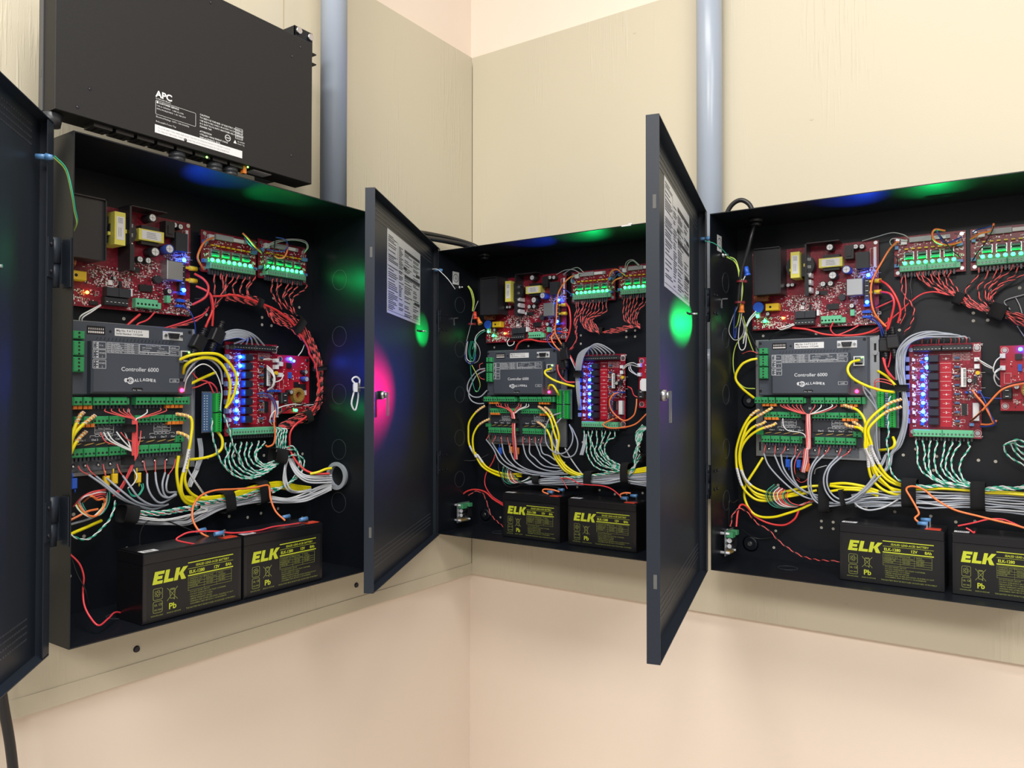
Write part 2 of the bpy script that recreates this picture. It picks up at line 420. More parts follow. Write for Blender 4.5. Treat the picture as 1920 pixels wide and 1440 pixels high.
# hinge knuckles and leaves on the cabinet side
for k in (1, 2, 3):
    bu, bw = (-.012, .140) if k == 1 else (-.0035 if k == 2 else -.0085, .1555)
    for v in (.172, .518):
        b = MB(); b.cyl((bu, v - .004, bw), .0085 if k == 1 else .0055, .034, ax='v', n=16); b.cyl((bu, v - .036, bw), .0068 if k == 1 else .0045, .032, ax='v', n=14)
        b.box(-.0018, -.0002, v - .036, v + .030, bw, .163) if k == 1 else b.box(-.0018, -.0002, v - .03, v + .03, .140, .160)
        b.box(bu, -.0018, v - .03, v + .026, bw - .003, bw - .001)
        h = b.build('hinge_knuckle', 'door', CABS[k])
        for q in (-.018, .018):
            b = MB(); b.cyl((.0016, v + q, .130), .0028, .002, ax='u', n=8); b.cyl((.0016, v + q, .146), .0028, .002, ax='u', n=8); b.build('bolt_end', 'screwd', h)

# ------------------------------------------------------------------ helpers for electronics
def screw_terminal(parent, u0, u1, v0, v1, w0, w1, n, color, name='terminal_block', scr='steel', holes=True, side='v'):
    b = MB(); b.box(u0, u1, v0, v1, w0, w1, 0, min(u1 - u0, v1 - v0) * .1)
    o = b.build(name, color, parent)
    c = MB()
    for i in range(n):
        f = (i + .5) / n
        if side == 'v':
            cu, cv, rr = u0 + (u1 - u0) * f, v0 + (v1 - v0) * .40, min((u1 - u0) / n, v1 - v0) * .30
        else:
            cu, cv, rr = u0 + (u1 - u0) * .5, v0 + (v1 - v0) * f, min((v1 - v0) / n, u1 - u0) * .30
        c.cyl((cu, cv, w1 + .00005), rr, .00015, n=8, m=0)
        c.box(cu - rr * .8, cu + rr * .8, cv - rr * .22, cv + rr * .22, w1 + .0002, w1 + .0004, 1)
    c.build('screws', ['hole', scr], o)
    return o
def capacitor(parent, u, v, w0, h, r, sleeve='blackp', lean=(0, 0)):
    b = MB(); b.cyl((0, 0, 0), r, h, n=14, m=0, mt=1); 
    b.ring((0, 0, h), r * .82, r, .0005, 14, 0); b.box(-r * .7, r * .7, -.0002, .0002, h + .0001, h + .0003, 0); b.box(-.0002, .0002, -r * .7, r * .7, h + .0001, h + .0003, 0)
    o = b.build('capacitor', [sleeve, 'ctop'], parent); o.location = (u, -w0, v)
    if lean != (0, 0): o.rotation_euler = (lean[0], 0, lean[1])
    return o
def smd(parent, regions, n, seed, w, name='surface_components'):
    rr = random.Random(seed); b = MB(); mats = ['printw', 'blackp', 'gold', 'ctop', 'brown']
    for _ in range(n):
        u0, u1, v0, v1 = rr.choice(regions); u = rr.uniform(u0, u1); v = rr.uniform(v0, v1)
        a, c = rr.choice(((.0026, .0012), (.0012, .0026), (.0020, .0010), (.0036, .0010), (.0010, .0032), (.0015, .0015)))
        m = rr.choice((0, 0, 0, 0, 1, 1, 3, 4))
        b.box(u - a / 2, u + a / 2, v - c / 2, v + c / 2, w, w + (.0003 if m == 0 else .0011), m)
    for _ in range(n // 7):
        u0, u1, v0, v1 = rr.choice(regions); u = rr.uniform(u0, u1); v = rr.uniform(v0, v1); a = rr.uniform(.004, .011)
        if rr.random() < .5: b.line((u, v), (u + a, v), .00035, w, 0)
        else: b.frame(u, u + a * .7, v, v + a * .5, .0003, w, 0)
    o = b.build(name, mats, parent); o['kind'] = 'stuff'; return o
M['printw'] = mat('silk_screen', (.82, .77, .77), .5); M['brown'] = mat('brown_parts', (.16, .06, .03), .5)
def led_part(parent, u, v, w, r, m, name='led'):
    b = MB(); b.dome((0, 0, 0), r, 8, 0, 1.1); o = b.build(name, m, parent); o.location = (u, -w, v); return o
def simple_part(parent, name, m, *boxes, ch=0.):
    b = MB()
    for q in boxes: b.box(*q, 0, ch)
    return b.build(name, m, parent)

# ------------------------------------------------------------------ power supply board (local 0..240 x 0..162 mm)
def make_psu(k):
    r = empty('power_supply_board'); X = lambda u: (u - 37) / 1000; Vv = lambda v: (v - 473) / 1000
    b = MB(); b.box(0, .240, 0, .162, 0, .0016); b.build('circuit_board', 'pcb', r)
    b = MB()
    for u, v in ((.005, .005), (.235, .005), (.235, .157), (.005, .157)):
        b.cyl((u, v, -.0115), .003, .0115, n=8); b.cyl((u, v, .0016), .0035, .0015, n=10)
    b.build('standoffs', 'steel', r)['kind'] = 'stuff'
    # big heat shield: open black tray
    b = MB(); b.box(X(53), X(107), Vv(541), Vv(634), .0016, .044); b.box(X(53), X(107), Vv(632), Vv(634), .044, .049); b.box(X(105.5), X(107), Vv(541), Vv(634), .044, .049); b.box(X(53), X(54.5), Vv(541), Vv(634), .044, .049)
    b.build('heat_shield', 'alu', r)
    # tall transformer
    t = MB(); t.box(X(124), X(141), Vv(570), Vv(621), .0016, .040); s = t.build('transformer', 'yel', r)
    c = MB(); c.cyl((X(133), Vv(595), .018), .0225, .004, n=20); c.cyl((X(144), Vv(595), .010), .022, .018, ax='w', n=18); c.build('winding_core', 'blackp', s)
    c = MB(); c.box(X(146), X(149), Vv(592), Vv(598), .012, .030); c.box(X(119), X(123), Vv(585), Vv(590), .012, .030); c.build('winding_tape', 'yel', s)
    c = MB(); c.box(X(127), X(139), Vv(578), Vv(614), .0401, .0404); l = c.build('sticker', 'paper', s)
    c = MB()
    for i in range(5): c.box(X(129), X(136.5), Vv(604 + i * 1.8), Vv(604.5 + i * 1.8), .0405, .0406)
    for i in range(3): c.box(X(130 + i * 2), X(130.35 + i * 2), Vv(583), Vv(597), .0405, .0406)
    c.build('sticker_text', 'printd', l)
    # finned bracket heatsink
    b = MB(); b.box(X(150), X(153), Vv(534), Vv(637), .0016, .036); b.box(X(150), X(157), Vv(534), Vv(575), .036, .0375)
    b.box(X(150), X(213), Vv(635.5), Vv(637), .0016, .036); b.build('heatsink', 'alu', r)
    for i in range(5):
        q = MB(); q.box(X(154), X(159), Vv(541 + i * 15), Vv(551 + i * 15), .004, .026); q.box(X(153), X(160), Vv(543 + i * 15), Vv(549 + i * 15), .026, .028)
        q.build('power_transistor', 'ctop', r)
    t = MB(); t.box(X(173), X(216), Vv(588), Vv(606), .0016, .022); s = t.build('transformer', 'yel', r)
    c = MB(); c.box(X(180), X(210), Vv(582), Vv(613), .0016, .017); c.build('core', 'blackp', s)
    c = MB(); c.box(X(178), X(211), Vv(590), Vv(604), .0221, .0224); l = c.build('sticker', 'paper', s)
    c = MB()
    for i in range(4): c.box(X(186), X(204 - i), Vv(592.5 + i * 2.7), Vv(593.1 + i * 2.7), .0225, .0226)
    c.build('sticker_text', 'printd', l)
    for u, v, h, rr, sl in ((194, 626, .024, .0068, 'blackp'), (224, 580, .024, .0078, 'cblue'), (199, 571, .024, .0078, 'blackp'), (239, 624, .014, .005, 'blackp'), (250, 623, .014, .005, 'blackp'),
                            (179, 557, .014, .0055, 'blackp'), (193, 557, .014, .0055, 'blackp'), (231, 511, .013, .0048, 'blackp'), (71, 505, .010, .004, 'blackp'), (113, 560, .014, .004, 'blackp'), (121, 560, .014, .004, 'blackp'), (141, 522, .008, .003, 'blackp'), (168, 541, .012, .0042, 'blackp')):
        capacitor(r, X(u), Vv(v), .0016, h, rr, sl)
    simple_part(r, 'relay', 'blackp', (X(220), X(236), Vv(601), Vv(627), .0016, .020), (X(224), X(232), Vv(606), Vv(620), .020, .022))
    simple_part(r, 'relay', 'slate2', (X(240), X(262), Vv(581), Vv(612), .0016, .018))
    simple_part(r, 'shielding_can', 'galv', (X(223), X(252), Vv(530), Vv(562), .0016, .021), ch=.001)
    b = MB(); b.cyl((X(213), Vv(529), .0016), .0065, .010, n=18); b.build('buzzer', 'slate2', r)
    simple_part(r, 'integrated_circuit', 'blackp', (X(184), X(206), Vv(507), Vv(518), .0016, .006))
    simple_part(r, 'integrated_circuit', 'blackp', (X(172), X(185), Vv(537), Vv(545), .0016, .005))
    simple_part(r, 'integrated_circuit', 'blackp', (X(151), X(155), Vv(508), Vv(519), .0016, .005))
    b = MB(); b.box(X(134), X(141), Vv(511), Vv(519), .0016, .004); b.box(X(131), X(144), Vv(508), Vv(509), .0016, .002); b.box(X(131), X(132), Vv(508), Vv(521), .0016, .002); b.box(X(143), X(144), Vv(508), Vv(521), .0016, .002); b.build('processor', 'printw', r)
    b = MB(); b.box(X(68), X(94), Vv(511), Vv(525), .0016, .018, 0, .001); b.cyl((X(78), Vv(518), .018), .0025, .0002, n=10, m=1); b.build('film_capacitor', ['ycrimp', 'hole'], r)
    b = MB(); b.cyl((X(53), Vv(519), .014), .012, .004, n=20, r2=.010); b.build('disc_capacitor', 'cellblue', r)
    for vv in range(1):
        b = MB()
        for i in range(11): b.ring((X(47 + i * 2.6), Vv(537), .018), .0045, .0068, .0018, 14, 0, 'u')
        b.build('coil_winding', 'copper', r)
    simple_part(r, 'relay', 'slate2', (X(126), X(144.3), Vv(492), Vv(506), .0016, .016)); simple_part(r, 'relay', 'slate2', (X(145), X(164), Vv(492), Vv(506), .0016, .016))
    screw_terminal(r, X(124), X(162), Vv(478), Vv(491), .0016, .014, 6, 'tblack', scr='ctop')
    screw_terminal(r, X(174), X(212), Vv(479), Vv(494), .0016, .014, 6, 'tmint', scr='hole')
    b = MB(); b.box(X(212), X(219), Vv(480), Vv(490), .0016, .010); b.build('terminal_end', 'tmint', r)
    b = MB(); b.box(X(228), X(235), Vv(492), Vv(504), .0016, .012); b.build('resistor_network', 'tmint', r)
    bar = screw_terminal(r, X(252), X(263), Vv(514), Vv(562), .0016, .011, 5, 'tblack', 'barrier_strip', 'ctop', side='u')
    simple_part(r, 'blade_terminals', 'cellblue', (X(252), X(262), Vv(508), Vv(512), .0016, .012), (X(249), X(264), Vv(496), Vv(501), .0016, .008), (X(249), X(264), Vv(487), Vv(491), .0016, .008))
    for v in (555.5, 534.5):
        b = MB(); b.cyl((X(269), Vv(v), .0115), .0042, .014, ax='u', n=12); b.box(X(262), X(270), Vv(v) - .002, Vv(v) + .002, .0105, .0125); b.build('yellow_crimp', 'ycrimp', r)
    simple_part(r, 'ribbon_socket', 'nylon', (X(46), X(53), Vv(499), Vv(510), .0016, .010)); simple_part(r, 'header_socket', 'nylon', (X(166), X(170), Vv(496), Vv(508), .0016, .010))
    simple_part(r, 'dip_switch', 'blackp', (X(105), X(118), Vv(477), Vv(483), .0016, .005))
    led_part(r, X(260), Vv(568), .010, .0034, 'ledb'); led_part(r, X(258), Vv(516), .013, .0036, 'ledb')
    led_part(r, X(64), Vv(491), .006, .0034, 'ledg'); led_part(r, X(50), Vv(501), .009, .003, 'ledg'); led_part(r, X(100), Vv(495), .007, .0026, 'leda')
    b = MB(); w = .0016
    b.text('AC ON', X(57), Vv(480), .0075, w, bold=.02); b.text('RELAY', X(170), Vv(499), .004, w)
    for i, s in enumerate(('SUPERVISED BATTERY', 'VOLTAGE 24VDC 12VDC')):
        pass
    b.box(X(268), X(273), Vv(582), Vv(622), w, w + .0002)
    b.frame(X(262), X(271), Vv(578), Vv(620), .0004, w)
    b.build('board_printing', 'printw', r)
    smd(r, [(X(95), X(165), Vv(507), Vv(540)), (X(160), X(245), Vv(495), Vv(530)), (X(40), X(118), Vv(476), Vv(500)), (X(165), X(276), Vv(475), Vv(480)), (X(160), X(220), Vv(530), Vv(560)), (X(228), X(275), Vv(565), Vv(585)), (X(236), X(276), Vv(476), Vv(500)), (X(110), X(170), Vv(507), Vv(536))], 1050, 5, w)
    return r

# ------------------------------------------------------------------ controller (local origin u=42, v=213 mm)
def gal_logo(b, u, v, s, w):
    for cx, cy, r0, r1 in ((.0, 0, .0036, .0056), (-.0068, .0006, 0, .0034)):
        if r0: b.ring((u + cx * s, v + cy * s, w), r0 * s, r1 * s, .0002, 20)
        else: b.cyl((u + cx * s, v + cy * s, w), r1 * s, .0002, n=14)
    b.text('G', u - .0024 * s, v - .0025 * s, .0075 * s, w, bold=.03)
    x = u + .0062 * s
    for i, ch in enumerate('ALLAGHER'):
        b.text(ch, x, v - .0018 * s + .0014 * s * math.sin(i / 7 * PI), .0066 * s, w, bold=.035, sx=.95); x += .0046 * s
def make_controller():
    r = empty('door_controller'); X = lambda u: (u - 42) / 1000; Vv = lambda v: (v - 213) / 1000
    b = MB(); b.box(X(42), X(277), Vv(213), Vv(453), 0, .0016); b.box(X(275.4), X(277), Vv(213), Vv(453), .0016, .006); b.build('mounting_plate', 'galv', r)
    b = MB()
    for v0, v1 in ((402, 418), (422, 438)): b.box(X(267), X(271), Vv(v0), Vv(v1), .0016, .0018)
    b.box(X(48), X(52), Vv(224), Vv(242), .0016, .0018); b.build('plate_slots', 'hole', r)
    b = MB(); b.cyl((X(269), Vv(420), .0016), .0045, .003, n=12); b.cyl((X(252), Vv(233), .0016), .0045, .003, n=12); b.build('plate_screw', 'steel', r)
    b = MB(); b.box(X(54), X(260), Vv(338), Vv(450), .0016, .024, 0, .0015); h = b.build('housing', 'slate', r)
    b = MB(); b.box(X(83), X(229), Vv(340), Vv(420), .024, .038, 0, .003); b.build('raised_cover', 'slate', r)
    b = MB(); b.box(X(60), X(247), Vv(238), Vv(337), .0016, .016); b.box(X(64), X(143), Vv(266), Vv(290), .016, .019); b.box(X(158), X(234), Vv(266), Vv(290), .016, .019); b.build('relay_deck', 'slate2', r)
    b = MB(); b.box(X(62), X(240), Vv(219), Vv(238), .0016, .010, 0, .002); b.build('cable_tray', 'clear', r)
    for i, u in enumerate((70, 88, 108, 127, 160, 180, 201, 222)):
        b = MB(); b.dome((X(u), Vv(229), .010), .0038, 10); b.build('tray_screw', 'steel', r)
    # sockets
    b = MB(); b.box(X(82), X(110), Vv(431), Vv(444), .0225, .0243); b.build('switch_recess', 'hole', r)
    b = MB()
    for i in range(8): b.box(X(84 + i * 3.1), X(86 + i * 3.1), Vv(433), Vv(436), .0243, .0248); b.box(X(84.5 + i * 3.1), X(85.5 + i * 3.1), Vv(438), Vv(441), .0243, .0247)
    b.build('dip_switches', 'printw', r)
    b = MB(); b.box(X(125), X(181), Vv(431), Vv(443), .024, .0244); l = b.build('serial_label', 'paper', r)
    b = MB(); b.text('Mfg No: 9 4 7 0 2 0 0', X(127), Vv(438), .0048, .0245, bold=.01); b.text('Serial Number: 11012644', X(127), Vv(433.5), .0042, .0245, bold=.01)
    b.build('label_text', 'printd', l)
    b = MB(); b.box(X(205), X(241), Vv(429.5), Vv(444), .024, .0255, 0, .0006); q = b.build('serial_port', 'ctop', r)
    c = MB(); c.prism([(X(213.5), Vv(441)), (X(232.5), Vv(441)), (X(230.5), Vv(432.5)), (X(215.5), Vv(432.5))][::-1], .0255, .030); c.build('port_socket', 'blackp', q)
    c = MB(); c.cyl((X(209), Vv(437), .0255), .0026, .003, n=6); c.cyl((X(237), Vv(437), .0255), .0026, .003, n=6)
    for i in range(5): c.cyl((X(217.5 + i * 2.7), Vv(438.6), .0301), .0005, .0002, n=5)
    for i in range(4): c.cyl((X(218.8 + i * 2.7), Vv(435.2), .0301), .0005, .0002, n=5)
    c.build('port_pins', 'steel', q)
    b = MB(); b.box(X(235), X(254), Vv(394.5), Vv(413), .024, .0285); q = b.build('network_socket', 'ctop', r)
    c = MB(); c.box(X(237.5), X(251), Vv(397), Vv(411), .0285, .0287); c.build('socket_opening', 'hole', q)
    led_part(r, X(250), Vv(410), .0288, .0016, 'ledgs')
    b = MB(); b.box(X(236), X(250), Vv(361), Vv(366), .024, .0245); b.build('usb_port', 'hole', r)
    led_part(r, X(240), Vv(346), .0245, .0036, 'ledr')
    b = MB(); b.cyl((X(58), Vv(444), .0241), .003, .0002, n=12); b.cyl((X(254), Vv(445), .0241), .003, .0002, n=12); b.cyl((X(58), Vv(347), .0241), .003, .0002, n=12); b.cyl((X(118), Vv(437), .0241), .0022, .0002, n=10); b.build('screw_holes', 'hole', r)['kind'] = 'stuff'
    b = MB(); b.prism([(X(147), Vv(344.6)), (X(162), Vv(344.6)), (X(164), Vv(347)), (X(162), Vv(349.4)), (X(147), Vv(349.4)), (X(145), Vv(347))], .038, .0383); b.build('indicator_slot', 'hole', r)
    # vents
    b = MB()
    for i in range(22): b.prism([(X(96 + i * 6), Vv(423)), (X(97.2 + i * 6), Vv(423)), (X(99 + i * 6), Vv(427.5)), (X(97.8 + i * 6), Vv(427.5))], .024, .0243)
    b.build('vent_slits', 'slate2', r)['kind'] = 'stuff'
    # printing
    W = .0382; b = MB()
    b.text('Controller 6000', X(128), Vv(375.5), .0090, W, bold=.012, sx=1.04)
    gal_logo(b, X(143), Vv(360.5), 1.0, W)
    b.frame(X(209.5), X(226), Vv(359), Vv(364.5), .0005, W); b.text('USB', X(214), Vv(360), .0042, W)
    b.text('Run', X(147), Vv(344.8), .003, .0384); b.text('Status', X(154), Vv(344.8), .003, .0384)
    for v0, v1, t1, t2 in ((408.5, 419, 'V in', ''), (394, 407, 'RS485', '1'), (378.5, 391.5, 'RS485', '2')):
        b.frame(X(84.5), X(104), Vv(v0), Vv(v1), .0006, W); b.line((X(92.5), Vv(v0)), (X(92.5), Vv(v1)), .0006, W); b.text(t1, X(94), Vv((v0 + v1) / 2 + (.3 if t2 else -1.3)), .0036, W)
        if t2: b.text(t2, X(97.5), Vv(v0 + 1.5), .004, W)
        for q in range(3): b.text('+-E'[q], X(86), Vv(v0 + .8 + q * (v1 - v0 - 1) / 3), .0036, W, bold=.03); b.box(X(89.5), X(91.8), Vv(v0 + 1 + q * (v1 - v0 - 1) / 3), Vv(v0 + 3 + q * (v1 - v0 - 1) / 3), W, W + .0002)
    rows = 5
    for i in range(rows + 1): b.line((X(106), Vv(403 + i * 3.2)), (X(156), Vv(403 + i * 3.2)), .00045, W)
    for u in (106, 109, 134, 156): b.line((X(u), Vv(403)), (X(u), Vv(419)), .00045, W)
    for i, (a, c) in enumerate((('Flash', 'Power On'), ('Slow', 'Comms Lost'), ('Run', 'Configured'), ('Off', 'No Power'), ('Fast', 'Loading'))): b.text(a + ' ' + c, X(111), Vv(403.7 + i * 3.2), .0028, W, bold=.01); b.text('Status ' + a, X(136), Vv(403.7 + i * 3.2), .0028, W, bold=.01); b.text(str(i), X(106.7), Vv(403.7 + i * 3.2), .0028, W)
    b.frame(X(157.5), X(208), Vv(407), Vv(419), .0006, W); b.frame(X(157.5), X(171.5), Vv(403), Vv(406.4), .0005, W); b.frame(X(172.5), X(208), Vv(403), Vv(406.4), .0005, W)
    b.text('Factory Reset Config', X(168), Vv(416), .003, W); b.text('DIP Switches', X(162), Vv(412.5), .003, W); b.text('Normal', X(190), Vv(412.5), .003, W); b.text('Cold Start', X(162), Vv(408.5), .003, W); b.text('Dial in comms', X(187), Vv(408.5), .003, W)
    b.text('In Dark', X(159), Vv(403.6), .0028, W); b.text('Call Technical Support', X(175), Vv(403.6), .0028, W)
    b.frame(X(209.5), X(226), Vv(414), Vv(419), .0005, W); b.text('Serial', X(212), Vv(415), .0034, W); b.frame(X(209.5), X(226), Vv(403), Vv(411.5), .0005, W); b.text('Primary', X(211), Vv(408), .003, W); b.text('Ethernet', X(211), Vv(404.2), .003, W)
    b.build('cover_printing', 'print', r)['kind'] = 'stuff'
    b = MB(); W = .0192
    for o in (0, 96):
        b.frame(X(98 + o), X(127 + o), Vv(278), Vv(289.5), .0005, W); b.line((X(98 + o), Vv(283.5)), (X(127 + o), Vv(283.5)), .0005, W); b.line((X(112.5 + o), Vv(278)), (X(112.5 + o), Vv(283.5)), .0005, W)
        b.text('Relay Outputs', X(103 + o), Vv(285), .0032, W); b.text('Common', X(100 + o), Vv(279.5), .0028, W); b.text('Isolated', X(114 + o), Vv(279.5), .0028, W)
        for q in range(4): b.rframe(X(98.5 + o + q * 7), X(104.5 + o + q * 7), Vv(273.5), Vv(276.6), .0005, W, .001)
        b.line((X(91 + o), Vv(275)), (X(98 + o), Vv(275)), .0005, W); b.line((X(91 + o), Vv(275)), (X(91 + o), Vv(272)), .0005, W); b.line((X(127 + o), Vv(275)), (X(134 + o), Vv(275)), .0005, W); b.line((X(134 + o), Vv(275)), (X(134 + o), Vv(272)), .0005, W)
    for i, u in enumerate((74, 93, 112, 130, 168, 187, 206, 224)): b.text('Out %d' % (i + 1), X(u), Vv(267.3), .0042, W, bold=.015)
    b.text('H', X(150), Vv(310), .007, .0162, bold=.02)
    b.build('deck_printing', 'print', r)['kind'] = 'stuff'
    for i, u in enumerate((72, 91, 109, 127, 171, 190, 209, 227)):
        b = MB(); b.prism([(X(u - 8), Vv(260)), (X(u + 4), Vv(262.4)), (X(u + 7), Vv(264.4)), (X(u - 5), Vv(262))], .016, .0185); b.build('relay_contact', 'gold', r)
    # green blocks
    for v0, v1, n in ((422, 434, 2), (397, 419, 4), (372, 395, 4)):
        screw_terminal(r, X(57.5), X(75), Vv(v0), Vv(v1), .024, .034, n, 'tgreen', scr='slate2', side='u')
    z = lambda row, v0, v1, w1: [screw_terminal(r, X(a) + .0002, X(c) - .0002, Vv(v0), Vv(v1), .0016, w1, n, 'tgreen', scr='slate2') for a, c, n in row]
    z(((47, 60.5, 2), (60.5, 74, 2), (75, 88, 2), (89.5, 115, 4), (116, 143, 4), (157, 182, 4), (183, 208, 4), (209, 221, 2), (223, 236, 2), (236, 248, 2)), 322, 334.5, .031)
    z(((64, 76.5, 2), (77, 90.5, 2), (91, 116, 4), (117, 142, 4), (158, 183, 4), (184, 208.5, 4), (209, 222, 2), (223, 235, 2), (236, 248, 2)), 293, 305, .027)
    z(((59, 77.5, 3), (78, 96, 3), (97, 116, 3), (117, 135, 3), (135.5, 145, 2), (163, 181.5, 3), (182, 200.5, 3), (201, 219.5, 3), (220, 238.5, 3)), 243, 256.5, .027)
    screw_terminal(r, X(232), X(247), Vv(258), Vv(269), .0016, .022, 2, 'tgreen', scr='slate2', side='u'); simple_part(r, 'terminal_end', 'tgreen', (X(48), X(62), Vv(258), Vv(266), .0016, .022))
    simple_part(r, 'terminal_end', 'tgreen', (X(144), X(147), Vv(323), Vv(333), .0016, .028), (X(249), X(255), Vv(322), Vv(335), .0016, .024))
    for vv, us in ((316, (62, 69, 77, 84, 211, 219, 227, 235)), (288.5, (66, 73, 81, 88, 214, 222, 229, 236))):
        for u in us:
            b = MB(); b.box(X(u), X(u + 6.2), Vv(vv), Vv(vv + 6), .018, .027, 0, .0006); b.build('orange_ferrule', 'orange', r)
    b = MB()
    for v, us in ((317.5, range(94, 142, 6)), (317.5, range(160, 206, 6)), (290, range(94, 142, 6)), (290, range(161, 206, 6)), (238, range(62, 144, 6)), (238, range(166, 238, 6))):
        for u in us: b.box(X(u), X(u + 3.2), Vv(v - 1), Vv(v + 5), .018, .022)
    b.build('grey_ferrules', 'slate', r)['kind'] = 'stuff'
    return r

# ------------------------------------------------------------------ fuse board (116 x 74)
def make_fuse():
    r = empty('fuse_distribution_board')
    b = MB(); b.box(0, .116, 0, .074, 0, .0016); b.build('circuit_board', 'pcb', r)
    b = MB()
    for u, v in ((.006, .006), (.110, .006), (.110, .068), (.006, .068)): b.cyl((u, v, -.0125), .003, .0125, n=8); b.cyl((u, v, .0016), .0035, .0018, n=10)
    b.build('standoffs', 'steel', r)['kind'] = 'stuff'
    for i, (a, c) in enumerate(((.010, .055), (.0556, .101))): screw_terminal(r, a, c, .006, .0175, .0016, .016, 8, 'tmint', scr='ctop')
    simple_part(r, 'terminal_end', 'tmint', (.101, .108, .007, .018, .0016, .010))
    b = MB()
    for i in range(16):
        u = .0125 + i * .0057; b.box(u - .0016, u + .0016, -.004, .006, .005, .009)
    b.build('wire_ferrules', 'graphite', r)
    for i in range(8):
        led_part(r, .0185 + i * .0113, .0225, .0075, .0034, 'ledg')
    for i in range(4):
        u = .018 + i * .0215
        b = MB(); b.box(u, u + .0145, .030, .035, .0016, .009, 0, .0012); b.build('fuse', 'greenclear', r)
        b = MB(); b.box(u, u + .0145, .037, .042, .0016, .009, 0, .0012); b.build('fuse', 'smoke', r)
        b = MB()
        for q in (-.001, .0135): b.box(u + q, u + q + .002, .0285, .0435, .0016, .0055)
        b.build('fuse_clips', 'steel', r)
    b = MB()
    for i in range(8): b.box(.018 + i * .0108, .024 + i * .0108, .048, .0505, .0016, .006)
    b.build('jumpers', 'ycrimp', r)
    simple_part(r, 'connector_strip', 'greypl', (.026, .062, .061, .070, .0016, .008), (.063, .092, .062, .069, .0016, .006))
    simple_part(r, 'sticker', 'paper', (.063, .085, .0625, .0685, .0061, .0063))
    simple_part(r, 'wire_socket', 'nylon', (.012, .022, .058, .067, .0016, .008))
    simple_part(r, 'blade_terminals', 'crimp', (.002, .008, .050, .056, .0016, .010), (.102, .112, .046, .052, .0016, .010), (.102, .112, .016, .021, .0016, .010), (.001, .008, .016, .022, .0016, .010))
    b = MB(); b.text('AC', .004, .030, .005, .0016); b.text('BAT', .102, .056, .004, .0016); b.build('board_printing', 'printw', r)
    smd(r, [(.01, .108, .043, .06), (.003, .016, .02, .06), (.1, .114, .024, .07)], 110, 9, .0016)
    return r
M['greenclear'] = mat('green_fuse', (.03, .42, .20), .25); M['smoke'] = mat('smoky_fuse', (.09, .14, .14), .2); M['greypl'] = mat('grey_plastic', (.32, .33, .35), .4)

